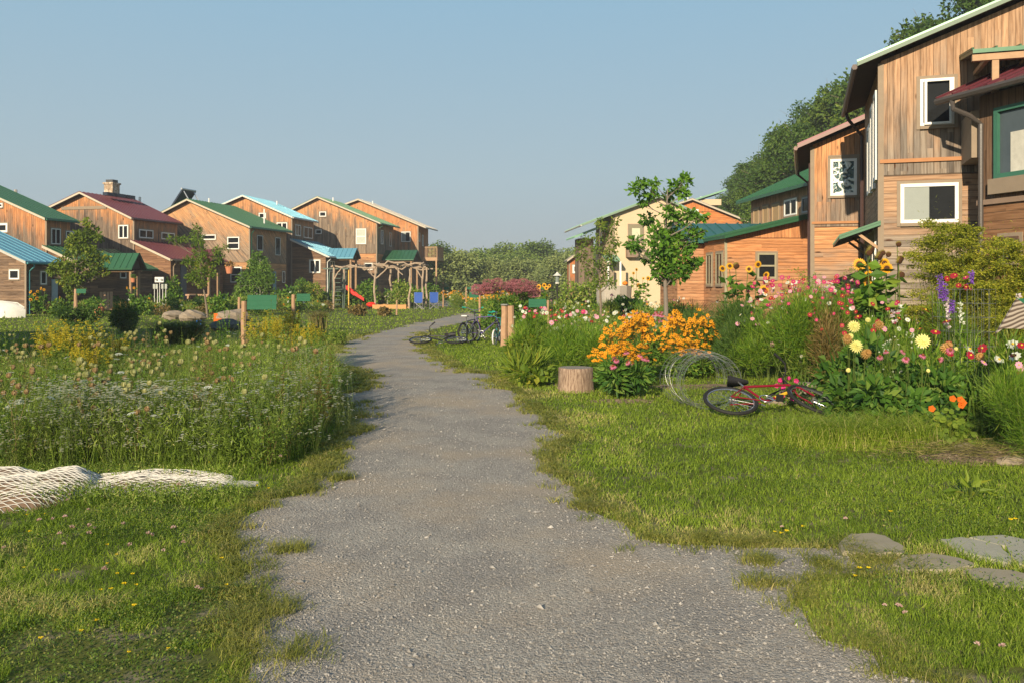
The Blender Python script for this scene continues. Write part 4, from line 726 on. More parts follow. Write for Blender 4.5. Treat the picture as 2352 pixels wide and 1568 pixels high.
# ---------------------------------------------------------------- woods
WD = [leafy('wood_leaf_dark', (.05, .095, .022), (.14, .21, .04), None, .2), leafy('wood_leaf_grey', (.14, .18, .065), (.30, .35, .12), None, .2), leafy('wood_leaf_mid', (.09, .15, .032), (.22, .30, .06), None, .2)]
protos = []
for i, (mt_, H_, R_) in enumerate(((WD[0], 9.5, 3.4), (WD[1], 7.0, 3.6), (WD[2], 8.2, 3.8), (WD[1], 6.0, 3.9))):
    cl_ = crownset(20, .9, H_ - .7, R_, rr=(.28, .5)); protos.append(tree('woodland_tree', 'tree', 0, 0, 1.0, .16, cl_, .36, 34, mt_, group='trees of the low wood at the end of the path'))
wl = ['dark green tree in the low wood at the end of the path', 'grey-green willowy tree in the low wood at the end of the path', 'mid green tree in the low wood at the end of the path', 'low spreading grey-green tree in the low wood at the end of the path']
used = [0] * 4
spots = []
for row, (Y0, px0, px1, n) in enumerate(((150, 960, 1420, 17), (125, 985, 1400, 14), (104, 1000, 1380, 13))):
    for i in range(n):
        px = px0 + (px1 - px0) * (i + .5) / n + rng.normal(0, 6); Y = Y0 + rng.normal(0, 4)
        kd = [0, 0, 2, 2][rng.integers(4)] if row == 0 else ([0, 2, 1, 2][rng.integers(4)] if row == 1 else [1, 3, 1, 3][rng.integers(4)])
        ht = {0: (8.0, .7), 1: (5.9, .5), 2: (4.4, .4)}[row]; top = ht[0] + rng.normal(0, ht[1]); spots.append((kd, GX(px, Y), Y, top))
spots += [(0, GX(1003, 128), 128, 8.0), (0, GX(1240, 135), 135, 8.6), (0, GX(1225, 138), 138, 8.0)]
Hs = [9.5, 7.0, 8.2, 6.0]
for kd, x, y, top in spots:
    o = protos[kd] if used[kd] == 0 else copy_tree(protos[kd]); used[kd] += 1
    sc = top / Hs[kd]; o['label'] = wl[kd]; o.location = (x, y, 0); o.rotation_euler = (0, 0, rng.random() * 6.3); o.scale = (sc * rng.uniform(1.25, 1.6),) * 2 + (sc * .97,)
# tall trees behind the right-hand houses
tp = []
TL = [leafy('tall_leaf_dark', (.03, .075, .013), (.09, .165, .022), (.17, .25, .035), .25), leafy('tall_leaf_mid', (.045, .10, .013), (.12, .19, .025), (.22, .28, .04), .25)]
for i, (mt_, H_) in enumerate(((TL[0], 20), (TL[1], 18))):
    cl_ = crownset(46, 3, H_ - 1.5, 6.6, rr=(.15, .30)); tp.append(tree('tall_tree', 'tree', 0, 0, 4.0, .35, cl_, .27, 75, mt_, group='tall trees behind the right-hand houses'))
us = [0, 0]
for i, (px, top, Y, kd) in enumerate([(2330, -60, 50, 0), (2250, -75, 56, 0), (2190, 10, 60, 1), (2115, 45, 62, 1), (2030, 170, 64, 0), (1950, 142, 68, 0), (1905, 200, 72, 1), (1862, 235, 78, 0), (1822, 275, 84, 1), (1785, 300, 92, 0), (1750, 345, 100, 1), (1718, 385, 108, 0), (1690, 430, 118, 0), (1672, 462, 128, 1), (1985, 250, 58, 1), (1900, 330, 66, 1), (1800, 400, 80, 0), (2090, 190, 58, 0)]):
    o = tp[kd] if us[kd] == 0 else copy_tree(tp[kd]); us[kd] += 1; z = GZ(top, Y); sc = z / (20, 18)[kd] * rng.uniform(.94, 1.07)
    o['label'] = ['dark broad-leaved tall tree in the wood behind the right-hand houses', 'olive-green broad-leaved tall tree in the wood behind the right-hand houses'][kd]
    o.location = (GX(px, Y), Y, 0); o.rotation_euler = (0, 0, rng.random() * 6.3); o.scale = (sc, sc, sc)
# ================================================================ LEFT MEADOW
MPX = [(-260, 1100), (0, 1075), (300, 1072), (520, 1080), (600, 1090), (700, 1050), (760, 985), (775, 930), (770, 880), (735, 862), (735, 838), (690, 820), (560, 838), (400, 850), (200, 868), (0, 876), (-260, 880)]
MEAD = np.array([G(*p) for p in MPX])
def inmead(n, sc=1.):
    x0, y0 = MEAD.min(0); x1, y1 = MEAD.max(0); P = np.empty((0, 2))
    while len(P) < n: X = rng.uniform(x0, x1, n); Y = rng.uniform(y0, y1, n); k = pip(MEAD, X, Y); P = np.concatenate([P, np.stack([X[k], Y[k]], 1)])
    return P[:n]
P = inmead(40000); pt = vnoise(P[:, 0], P[:, 1], 1.1, 41); b = MB(); n = len(P)
ed = np.clip((P[:, 1] - 7.6 + .5 * vnoise(P[:, 0], P[:, 1], .4, 47)) / 1.0, .5, 1); hh = (.24 + .36 * rng.random(n) + .30 * rng.random(n) ** 7) * (1 + .2 * np.clip((P[:, 0] + 6.5) / 3, 0, 1)) * np.clip((-1.75 - P[:, 0]) / .9, .35, 1) * (.7 + .6 * pt) * ed; b.blades(np.c_[P, np.zeros(n)], hh, .0038 + .002 * rng.random(n), .6, 0, np.clip(rng.random(n) * .8 + (pt - .5) * .7 + (vnoise(P[:, 0], P[:, 1], .3, 48) - .5) * .5, 0, 1))
P = inmead(150000); n = len(P); z = .04 + .42 * rng.random(n) ** .8 * (.7 + .6 * vnoise(P[:, 0], P[:, 1], .8, 42)); D = rng.normal(0, .6, (n, 3)) + (0, 0, .7)
b.leaves(np.c_[P, z], D, .035 + .04 * rng.random(n), .008, 0, np.clip(rng.random(n) * .7 + (vnoise(P[:, 0], P[:, 1], .28, 49) - .4) * .7, 0, 1), fold=0)
P = inmead(9000); P = P[vnoise(P[:, 0], P[:, 1], .9, 43) > .55]; n = len(P); b.leaves(np.c_[P, .05 + .35 * rng.random(n)], rng.normal(0, .6, (n, 3)) + (0, 0, .3), .05, .025, 0, rng.random(n) * .5)
tag(b.build('meadow_grass', G_MEA), 'tall wild grass and weeds left of the path', kind='stuff')
P = inmead(26000); k = (vnoise(P[:, 0], P[:, 1], 1.0, 44) > .55) & (P[:, 0] > -6.5); P = P[k]; n = len(P); b = MB(); b.blades(np.c_[P, np.zeros(n)], .28 + .28 * rng.random(n), .004, .45); b.leaves(np.c_[P, .12 + .34 * rng.random(n)], rng.normal(0, .5, (n, 3)) + (0, 0, .8), .05, .008, 0, fold=0)
tag(b.build('rusty_weeds', G_RUS), 'reddish-brown dried weeds among the meadow grass', kind='stuff')
# rough longer grass at the edges of the path and under the meadow front
def fringe(n, cx, cy, rx, ry, hh, name, label, mat, w=.005):
    an = rng.random(n) * 6.3; q = np.sqrt(rng.random(n)); b = MB(); b.blades(np.stack([cx + rx * q * np.cos(an), cy + ry * q * np.sin(an), 0 * q], 1), hh * (.5 + .8 * rng.random(n)), w, .9, 0); return tag(b.build(name, mat), label, kind='stuff')
# Queen Anne's lace and its seed heads
def lace(kind, hgt, nst):
    o = thing('wild_carrot', 'plant', 'wildflower'); b = MB(); ends = []
    base = stalk(b, (0, 0, 0), (rng.normal(0, .04), rng.normal(0, .04), hgt * .55), .0035, 0, .06)[-1]
    for i in range(nst): e_ = base + np.array([rng.normal(0, .11), rng.normal(0, .11), hgt * .45 * rng.uniform(.55, 1.0)]); stalk(b, base * rng.uniform(.6, 1), e_, .0024, 0, .10); ends.append(e_)
    P = np.stack([rng.normal(0, .05, 30), rng.normal(0, .05, 30), hgt * (.1 + .5 * rng.random(30))], 1); b.leaves(P, rng.normal(0, 1, (30, 3)) + (0, 0, .5), .05, .008, 0, fold=0)
    b.build('stem', STEM if kind != 'seed_brown' else STEMR, o)
    for e_ in ends: bloom(kind, tuple(e_ + (0, 0, .02 if kind != 'lace_umbel' else 0)), o, (rng.normal(0, .22), rng.normal(0, .22)), rng.uniform(.75, 1.25), 'flower_head' if kind == 'lace_umbel' else 'seed_head')
    return o
LG = {'lace_umbel': ('white flat-topped wild carrot in bloom in the left meadow', 'white wild carrots in bloom in the left meadow'), 'seed_green': ('pale green wild carrot gone to curled seed heads in the left meadow', 'green-headed wild carrots in the left meadow'), 'seed_brown': ('brown dried wild carrot with curled seed heads in the left meadow', 'brown-headed wild carrots in the left meadow')}
for kind, np_, ntot, hs in (('lace_umbel', 5, 105, (.5, .8)), ('seed_green', 6, 75, (.75, 1.25)), ('seed_brown', 5, 70, (.5, .85))):
    pr = [lace(kind, rng.uniform(*hs), int(rng.integers(2, 5))) for _ in range(np_)]; P = np.concatenate([inmead(ntot // 2), (lambda q: q[q[:, 1] < 10.5])(inmead(ntot * 2))[:ntot // 2]]); k = P[:, 0] < rng.uniform(-2.9, -2.2, len(P)); P = P[k]
    if kind != 'lace_umbel': P = np.concatenate([P, [G(p, q) for p, q in ((40, 1000), (90, 960), (190, 980), (120, 900), (215, 940), (330, 940), (60, 930), (420, 930), (160, 1010), (20, 900), (250, 900), (300, 880))][: (12 if kind == 'seed_green' else 6)]])
    for j, (x, y) in enumerate(P):
        o = pr[j] if j < np_ else copy_tree(pr[j % np_]); o['label'], o['group'] = LG[kind]; o.location = (x, y, 0); o.rotation_euler = (0, 0, rng.random() * 6.3); q = rng.uniform(.85, 1.15); o.scale = (q, q, q)
# small white fleabane clumps
def fleab():
    o = thing('fleabane', 'plant', 'wildflower'); b = MB(); ends = []
    for i in range(16):
        e_ = np.array([rng.normal(0, .10), rng.normal(0, .10), rng.uniform(.16, .70)]); stalk(b, (rng.normal(0, .02), rng.normal(0, .02), 0), e_, .0016, 0, .06, 3); ends.append(e_)
    P = np.stack([rng.normal(0, .06, 60), rng.normal(0, .06, 60), .45 * rng.random(60)], 1); b.leaves(P, rng.normal(0, .6, (60, 3)) + (0, 0, .5), .035, .009, 0, fold=0); b.build('stem', STEM, o)
    b2 = MB()
    for e_ in ends:
        for q in range(3): c_ = e_ + rng.normal(0, .012, 3); petal_disc(b2, 8, .0145, .010, 0, .05, 0, .1, c_); b2.ball(c_, .0018, 1, 4)
    b2.build('flower_spray', [F_WH, YC], o)['kind'] = 'stuff'; return o
pr = [fleab() for _ in range(4)]; ct = [(250, 1050, .7, .3), (330, 1040, .7, .35), (690, 905, .45, .45), (700, 960, .3, .5), (350, 1040, .9, .2), (150, 1010, .6, .6), (50, 1030, .5, .3), (480, 1060, .5, .25), (620, 1000, .5, .5), (100, 1068, .5, .15)]
for j in range(190):
    cxp, cyp, rx, ry = ct[[0, 0, 1, 1, 2, 2, 3, 4, 5, 6, 7, 8, 9][j % 13]]; x, y = G(cxp, cyp); x += rng.normal(0, rx * .7); y += rng.normal(0, ry * .7)
    o = pr[j] if j < 4 else copy_tree(pr[j % 4]); o['label'] = 'low clump of tiny white daisy-like fleabane in the left meadow'; o['group'] = 'white fleabane clumps in the left meadow'; o.location = (x, y, 0); o.rotation_euler = (0, 0, rng.random() * 6.3)
# taller leafy weeds that break up the meadow's surface
def weed(h_, col, lw):
    o = thing('tall_weed', 'w', 'weed'); b = MB()
    for i in range(6):
        e_ = np.array([rng.normal(0, .10), rng.normal(0, .10), h_ * rng.uniform(.7, 1.05)]); pts = stalk(b, (rng.normal(0, .03), rng.normal(0, .03), 0), e_, .0028, 0, .07, 6); k = 70
        tt = .12 + .88 * rng.random(k); P = np.stack([np.interp(tt, np.linspace(0, 1, 6), pts[:, q]) for q in range(3)], 1); b.leaves(P, np.c_[rng.normal(0, 1, (k, 2)), rng.uniform(-.2, .9, k)], .06 * (1.2 - tt), lw, 1, np.clip(rng.random(k) * .7, 0, 1), fold=.1)
    b.build('stem', [STEM, col], o); return o
WK = [(.75, G_BRO, .016, 'dark-leaved tall weed standing in the left meadow'), (.85, G_MEA, .009, 'pale green wispy weed standing in the left meadow'), (.65, G_RUS, .008, 'reddish-brown drying weed standing in the left meadow'), (.55, G_LIM, .014, 'light green leafy weed standing in the left meadow')]
pr = [weed(*w_[:3]) for w_ in WK]; P = np.concatenate([inmead(150),  (lambda q: q[q[:, 1] < 10])(inmead(600))[:100]])
for j, (x, y) in enumerate(P):
    k = j if j < 4 else int(rng.choice([0, 1, 1, 2, 2, 3])); o = pr[k] if j < 4 else copy_tree(pr[k]); o['label'] = WK[k][3]; o['group'] = 'tall weeds in the left meadow'; o.location = (x, y, 0); o.rotation_euler = (0, 0, rng.random() * 6.3); q = rng.uniform(.7, 1.1) * (.8 if y < 8.3 else 1); q3 = q * (1.5 if rng.random() < .28 else 1); o.scale = (q, q, q3)
# goldenrod
def gold(h_):
    o = thing('goldenrod', 'plant', 'wildflower'); b, c = MB(), MB()
    for i in range(7):
        e_ = np.array([rng.normal(0, .08), rng.normal(0, .08), h_ * rng.uniform(.8, 1.05)]); pts = stalk(b, (rng.normal(0, .03), rng.normal(0, .03), 0), e_, .003, 0, .05, 6)
        k = 50; tt = rng.random(k) * .75; P = np.stack([np.interp(tt, np.linspace(0, 1, 6), pts[:, q]) for q in range(3)], 1); b.leaves(P, np.c_[rng.normal(0, 1, (k, 2)), rng.uniform(0, .6, k)], .07, .011, 0, fold=0)
        for s_ in range(9):
            z_ = .72 + .28 * s_ / 9; p0 = np.array([np.interp(z_, np.linspace(0, 1, 6), pts[:, q]) for q in range(3)]); a_ = rng.random() * 6.3; L_ = .09 * (1.15 - (z_ - .72) * 2.6); d = np.array([math.cos(a_), math.sin(a_), .5])
            tt = rng.random(16); P = p0 + d * L_ * tt[:, None] + np.array([0, 0, -1]) * (tt ** 2)[:, None] * L_ * .5; c.leaves(P, rng.normal(0, 1, (16, 3)) + (0, 0, .6), .017, .012, 0)
    b.build('stem', G_MEA, o); c.build('plume', F_GR, o); return o
pr = [gold(h_) for h_ in (.95, .85, 1.1, .75)]
ct = [(632, 850, .4, .7), (680, 845, .5, .6), (640, 842, .5, .6), (700, 855, .3, .3), (190, 900, .35, .5), (230, 920, .3, .4), (130, 905, .2, .3), (250, 890, .2, .3)]
for j in range(64):
    cxp, cyp, rx, ry = ct[[0, 1, 2, 3, 1, 2, 4, 5, 6, 7][j % 10]]; x, y = G(cxp, cyp); x += rng.normal(0, rx * .6); y += rng.normal(0, ry * .6); x = min(x, -3.6 if y > 15 else -2.6)
    o = pr[j] if j < 4 else copy_tree(pr[j % 4]); far = cxp > 400
    o['label'] = 'yellow goldenrod plant in the clump by the small green-sign posts' if far else 'yellow goldenrod plant among the seed heads at the far left'; o['group'] = 'goldenrod beside the sign posts' if far else 'goldenrod among the seed heads at the left'
    o.location = (x, y, 0); o.rotation_euler = (0, 0, rng.random() * 6.3)
# foreground clover and trefoil blossoms
def lowbl(kind, nm, lab, grp, pts, hz=.09, sc=1.):
    pr = None
    for x, y in pts:
        if pr is None:
            pr = thing(nm, lab, 'flower', group=grp); b = MB(); stalk(b, (0, 0, 0), (.01, 0, hz), .0014); b.build('stem', STEM, pr); bloom(kind, (.01, 0, hz), pr, sc=sc); o = pr
        else: o = copy_tree(pr)
        o.location = (x, y, 0); o.rotation_euler = (0, 0, rng.random() * 6.3); q = rng.uniform(.75, 1.2); o.scale = (q, q, q)
lowbl('clover_blossom', 'clover_blossom', 'pinkish-white clover blossom in the left foreground grass', 'clover blossoms in the left foreground grass', [G(p * .3702, 988 + q * .3702) for p, q in ((440, 475), (412, 515), (555, 570), (235, 660), (400, 635), (775, 700), (595, 705), (545, 720), (560, 750), (365, 745), (455, 715), (795, 840), (1018, 850), (1225, 1100), (1245, 1090), (15, 820), (395, 805), (940, 760), (1115, 440), (1565, 232), (1745, 240), (130, 150), (75, 200), (225, 155), (1680, 130), (320, 640), (650, 1000), (930, 770), (1070, 720), (1140, 800))], .11, 1.5)
lowbl('trefoil_blossom', 'trefoil_blossom', 'yellow trefoil blossom in the left foreground grass', 'yellow trefoil blossoms in the left foreground grass', [G(p * .3702, 988 + q * .3702) for p, q in ((165, 578), (275, 557), (180, 690), (675, 770), (715, 822), (155, 900), (655, 875), (342, 945), (727, 950), (810, 965), (770, 1035), (855, 1030), (635, 1053), (490, 1330), (590, 1258), (820, 1175), (1033, 1420), (803, 1450), (1415, 1023), (1385, 860), (1600, 392), (1660, 403), (1300, 235), (1380, 208), (1610, 188), (1655, 195), (1700, 165), (1730, 170), (1330, 215), (1615, 225), (700, 1060), (240, 1380))], .06, 1.05)
lowbl('trefoil_blossom', 'trefoil_blossom', 'yellow trefoil blossom near the flagstones at the right', 'yellow trefoil blossoms near the flagstones', [G(1599 + p * .3702, 988 + q * .3702) for p, q in ((492, 682), (540, 700), (565, 680), (1210, 563), (1990, 603), (1940, 608), (1078, 915), (1012, 935), (1000, 970), (675, 660))], .06, 1.3)
lowbl('clover_blossom', 'clover_blossom', 'pinkish-white clover blossom near the flagstones at the right', 'clover blossoms near the flagstones', [G(1599 + p * .3702, 988 + q * .3702) for p, q in ((530, 652), (920, 608), (1240, 1150), (1270, 1160), (1300, 1215), (1725, 1415), (1895, 1405), (1160, 1150), (1920, 1420))], .06, 1.3)
# ================================================================ RIGHT GARDEN
def sus_plant(h_, nb, rad):
    o = thing('black_eyed_susan', 'plant', 'flower'); b = MB(); broad(b, (0, 0, h_ * .35), (rad * .8, rad * .8, h_ * .38), 240, .10, .03, 1, .2); ends = []
    for i in range(nb):
        a_ = rng.random() * 6.3; q = rad * math.sqrt(rng.random()); e_ = np.array([q * math.cos(a_), q * math.sin(a_), h_ * (1 - .35 * (q / rad) ** 2) * rng.uniform(.88, 1.04)]); stalk(b, e_ * (.25, .25, .3), e_, .002, 0, .04, 3); ends.append(e_)
    b.build('leaves', [STEM, G_BRO], o)
    for e_ in ends: bloom('susan', tuple(e_), o, face=facing(.45, 1.2), sc=rng.uniform(.9, 1.3))
    return o
pr = [sus_plant(1.0, 38, .24) for _ in range(4)]
spots = []
for (p, q, Y, n, rx, ry) in ((1432, 0, 15.0, 11, .38, .38), (1580, 0, 16.4, 10, .42, .45), (1655, 0, 17.8, 3, .3, .3), (1430, 0, 14.2, 7, .34, .22), (1572, 0, 15.4, 5, .32, .2)):
    for i in range(n): spots.append((GX(p, Y) + rng.uniform(-1, 1) * rx, Y + rng.uniform(-1, 1) * ry, q))
for j, (x, y, q) in enumerate(spots):
    o = pr[j] if j < 4 else copy_tree(pr[j % 4]); px = CX + F * x / y; L_ = 0 if px < 1500 else 1
    o['label'] = ('black-eyed susan plant in the golden clump just behind the pink coneflowers', 'black-eyed susan plant in the golden drift right of the first clump')[L_]; o['group'] = ('black-eyed susans behind the coneflowers', 'black-eyed susans in the right-hand drift')[L_]
    sc = rng.uniform(.98, 1.18) * (.66 if y < 14.5 or (px > 1500 and y < 15.7) else 1); o.location = (x, y, 0); o.rotation_euler = (0, 0, rng.normal(0, .4)); o.scale = (1, 1, sc)
def gplant(name, label, cat, px, Y, r, h_, kind, n, blooms=(), nb=0, mat=None, L=None, Wd=None, leafmat=None, bf=None, top=.5, sc=(1, 1.3), group=None, low=.1):
    # one garden plant: stems, foliage filling an uneven clump, blooms on stalks above it
    x = GX(px, Y); o = thing(name, label, cat, (x, Y, 0), 0, group); b = MB(); ry = min(r, .6 * r + .2)
    for i in range(9): e_ = (rng.normal(0, r * .45), rng.normal(0, ry * .4), h_ * rng.uniform(.5, .9)); stalk(b, (e_[0] * .3, e_[1] * .3, 0), e_, .006, 0, .05, 4)
    for i in range(7):
        c = (rng.uniform(-.55, .55) * r, rng.uniform(-.5, .5) * ry, h_ * rng.uniform(low + .18, .68)); q = rng.uniform(.38, .6); R3 = (r * q, ry * q, h_ * rng.uniform(.22, .34))
        (feather if kind == 'f' else broad)(b, c, R3, n // 7, L or (.13 if kind == 'f' else .11), Wd or (.008 if kind == 'f' else .06), 1)
    ends = []
    for i in range(nb): e_ = np.array([rng.uniform(-1, 1) * r * .85, rng.uniform(-1, 1) * ry, h_ * rng.uniform(top, 1.05)]); stalk(b, e_ * (.7, .7, .55), e_, .0022, 0, .05, 3); ends.append(e_)
    b.build('leaves', [STEM, leafmat or (G_FEA if kind == 'f' else G_BRO)], o)
    for i, e_ in enumerate(ends): bloom(blooms[i % len(blooms)], tuple(e_), o, face=facing(.5, bf or .7), sc=rng.uniform(*sc))
    return o
MP, PK, WH_, CR = 'cosmos_magenta', 'cosmos_pink', 'cosmos_white', 'cosmos_crimson'
gplant('cosmos', 'feathery green cosmos behind the tree stump, with pink and white flowers', 'flower', 1335, 15.6, .75, 1.15, 'f', 9000, (PK, WH_, MP, PK), 16, top=.85, sc=(.95, 1.4))
gplant('cosmos', 'feathery cosmos with crimson and pink flowers around the small sign stake', 'flower', 1248, 16.5, .62, 1.2, 'f', 7500, (CR, MP, PK, WH_, CR), 26, top=.85, sc=(.9, 1.4))
gplant('cosmos', 'tall cosmos bush topped with many magenta flowers, behind the fallen red bicycle', 'flower', 1845, 14.2, .9, 1.7, 'f', 13000, (MP, CR, MP, MP, PK, WH_), 85, top=.78, sc=(.8, 1.3))
gplant('cosmos', 'feathery cosmos with a few pink and white flowers left of the magenta-topped bush', 'flower', 1765, 14.8, .55, 1.25, 'f', 8000, (PK, WH_, MP, WH_), 26, top=.5, sc=(.8, 1.2))
gplant('cosmos', 'cosmos with crimson flowers and drying brown stems left of the drooping sunflowers', 'flower', 1915, 13.4, .38, 1.4, 'f', 2600, (CR, MP, 'seed_brown', CR), 22, leafmat=G_RUS, top=.5, sc=(.7, 1.1))
gplant('cosmos', 'big feathery cosmos at the right edge with pale pink flowers', 'flower', 2385, 7.9, .46, .98, 'f', 14000, (PK, WH_, PK), 7, top=.6, L=.09, Wd=.004, sc=(.9, 1.2))
gplant('cosmos', 'crimson-flowered cosmos below the drooping sunflowers', 'flower', 2030, 12.0, .62, 1.36, 'f', 7000, (CR, MP, CR, WH_, CR, PK), 36, top=.7, sc=(.8, 1.2))
gplant('cosmos', 'crimson-flowered cosmos between the wire plant cage and the tall yellow dill', 'flower', 2215, 12.0, .5, 1.72, 'f', 2500, (CR, CR, MP), 9, top=.9, sc=(1, 1.4))
gplant('asparagus', 'dark green feathery asparagus mass between the golden flowers and the sunflower', 'plant', 1650, 16.6, .85, 1.55, 'f', 13000, leafmat=G_FED)
gplant('asparagus', 'dark feathery asparagus right behind the empty wire ring', 'plant', 1700, 15.3, .55, 1.15, 'f', 8000, leafmat=G_FED)
gplant('asparagus', 'grey-green feathery asparagus in front of the orange house corner', 'plant', 1590, 22, 1.1, 1.45, 'f', 9000, leafmat=G_FED)
gplant('leafy_plant', 'lime-leaved plant at the foot of the split post', 'plant', 1205, 16.5, .40, .8, 'b', 900, leafmat=G_LIM, Wd=.07)
gplant('daylily', 'strap-leaved clump of daylily at the lawn edge left of the stump', 'plant', 1210, 14.9, .35, .42, 'f', 500, leafmat=G_LIM, L=.32, Wd=.03)
gplant('leafy_plant', 'low plant with broad lime leaves left of the stump', 'plant', 1232, 14.2, .28, .30, 'b', 160, leafmat=G_LIM, L=.14, Wd=.11)
o = gplant('coneflower', 'pink coneflower plant with dark leaves, right of the stump', 'flower', 1437, 12.8, .40, .62, 'b', 900, ('coneflower',), 14, leafmat=G_DAH, bf=1.8, L=.14, Wd=.05, top=.75, sc=(.9, 1.2))
gplant('coneflower', 'pink coneflowers massed beside the young tree trunk', 'flower', 1490, 18.6, .65, 1.02, 'b', 900, ('coneflower',), 24, bf=1.8, top=.85)
gplant('petunia', 'magenta petunias hanging over the flat-stone edging', 'flower', 1840, 11.9, .36, .34, 'b', 420, ('petunia',), 16, L=.05, Wd=.04, top=.3, sc=(1, 1.4))
gplant('cosmos', 'tall cosmos with crimson flowers in front of the artwork house corner', 'flower', 1905, 15.2, .75, 1.72, 'f', 9000, (CR, MP, MP, PK, CR), 46, top=.8, sc=(.8, 1.3))
gplant('cosmos', 'tall cosmos with pink flowers below the yellow sunflowers', 'flower', 1765, 17.2, .8, 1.6, 'f', 8000, (PK, MP, WH_, MP), 36, top=.75, sc=(.8, 1.3))
# joe-pye weed
def domes(name, label, cat, px, Y, r, h_, nd, col, leafmat, dr=.13, group=None):
    o = gplant(name, label, cat, px, Y, r, h_ * .88, 'b', 1500, leafmat=leafmat, L=.16, Wd=.05); b = MB()
    for i in range(nd):
        x, y, z = rng.uniform(-1, 1) * r, rng.uniform(-1, 1) * r * .6, h_ * (1 - .22 * rng.random()); z -= .15 * abs(x) / r
        P, v = blob(260, (x, y, z), (dr, dr, dr * .6), .6); P[:, 2] = np.maximum(P[:, 2], z - dr * .25); b.leaves(P, v + rng.normal(0, .5, P.shape), .03, .022, 0)
    b.build('flower_domes', col, o); return o
domes('joe_pye_weed', 'tall joe-pye weed with dusty mauve flower domes behind the bicycles', 'flower', 1160, 27, .92, 1.86, 46, F_JP, G_BRO, .18)
domes('joe_pye_weed', 'smaller joe-pye weed with mauve domes right of the largest one', 'flower', 1208, 28.5, .38, 1.62, 10, F_JP, G_BRO, .16)
# sunflowers
def sunfl(label, px, Y, heads, leafn=60, old=()):
    o = thing('sunflower', label, 'flower', (GX(px, Y), Y, 0)); b = MB()
    for i, (hx, hy) in enumerate(list(heads) + list(old)):
        e_ = np.array([GX(hx, Y) - GX(px, Y), rng.normal(0, .12), GZ(hy, Y)]); base = np.array([e_[0] * .25, e_[1] * .3, 0]); pts = stalk(b, base, e_, .012, 0, .03, 6)
        k = leafn // 3; tt = rng.uniform(.25, .93, k); P = np.stack([np.interp(tt, np.linspace(0, 1, 6), pts[:, q]) for q in range(3)], 1); D = np.c_[rng.normal(0, 1, (k, 2)), rng.uniform(-.7, .3, k)]; b.leaves(P, D, .16 + .12 * rng.random(k), .11 + .06 * rng.random(k), 1, fold=.12)
        e_[1] -= .06; bloom('sunflower' if i < len(heads) else 'sunflower_old', tuple(e_), o, face=(-.25 + rng.normal(0, .55), -1, rng.uniform(-.35, .5) if i < len(heads) else rng.uniform(-.7, -.1)), sc=rng.uniform(.55, .95), name='flower_head')
    b.build('stem', [STEM, G_BRO], o); return o
sunfl('sunflower plant with bright yellow heads before the orange house window', 1712, 16.8, ((1716, 619), (1741, 608), (1760, 632), (1752, 666), (1675, 612), (1665, 617)), 60, ((1692, 612),))
sunfl('sunflower with large drooping brown heads in front of the lean-to awning', 2003, 13.0, ((2003, 612), (1975, 608), (2030, 605), (2032, 617), (1988, 632), (1992, 650)), 75, ((2004, 574), (1978, 583), (2025, 582), (2010, 590)))
sunfl('sunflower with small brown seed heads right of the large drooping one', 2050, 13.3, (), 30, ((2062, 562), (2045, 585), (2068, 595), (2070, 632), (2052, 600)))
sunfl('sunflower group with two yellow heads in front of the green porch on the left', 308, 52, ((293, 662), (308, 662)), 60)
sunfl('branching sunflower with orange heads beside the white boat', 92, 46, ((69, 671), (80, 677), (92, 663), (86, 670), (102, 666), (136, 684), (78, 689), (86, 686)), 90)
sunfl('sunflowers growing by the cream house porch', 1462, 36, ((1455, 628), (1462, 620), (1478, 640), (1468, 656), (1487, 640)), 75)
sunfl('distant little sunflowers in the flower border left of the lantern', 1246, 34, ((1238, 659), (1250, 656), (1255, 662), (1262, 657), (1236, 668)), 30)
# dahlias
def dahl(label, px, Y, r, h_, hd, n=900):
    o = gplant('dahlia', label, 'flower', px, Y, r, h_, 'b', n, leafmat=G_DAH, L=.13, Wd=.075, low=.0); b = MB(); x0 = GX(px, Y)
    for k, hx, hy, s_ in hd:
        yy = -r * .45; e_ = np.array([GX(hx, Y + yy) - x0, yy, GZ(hy, Y + yy)]); stalk(b, e_ * (.8, .4, .35), e_, .005, 0, .03, 4); bloom(k, tuple(e_ + (0, -.02, 0)), o, face=(rng.normal(-.1, .4), -1, rng.uniform(.1, .9)), sc=s_ * .9)
    b.build('flower_stem', STEM, o); return o
dahl('yellow dahlia with pale pompom blooms and browned heads nearest the flat stones', 1985, 10.2, .50, .78, (('dahlia', 1960, 750, 1.0), ('dahlia', 1965, 795, 1.1), ('dahlia_faded', 1945, 778, 1.1), ('dahlia', 1952, 772, .5), ('dahlia_faded', 1988, 811, 1.15), ('dahlia_faded', 2018, 747, 1.1), ('dahlia', 1947, 849, .4), ('dahlia', 1992, 735, .45)))
dahl('yellow dahlia with one big pale bloom beside a brown one, behind the nasturtium', 2160, 9.9, .50, .74, (('dahlia', 2118, 783, 1.15), ('dahlia_faded', 2172, 797, 1.2), ('dahlia_faded', 2249, 818, 1.0), ('dahlia', 2194, 800, .3)))
dahl('dark-leaved dahlia without open blooms between the two flowering ones', 2065, 9.7, .45, .66, (('dahlia', 2130, 850, .3),))
gplant('coneflower', 'pink coneflowers among the dahlia leaves', 'flower', 2110, 9.9, .42, .92, 'b', 120, ('coneflower',), 9, bf=1.6, leafmat=G_DAH, top=.88, sc=(.8, 1.0))
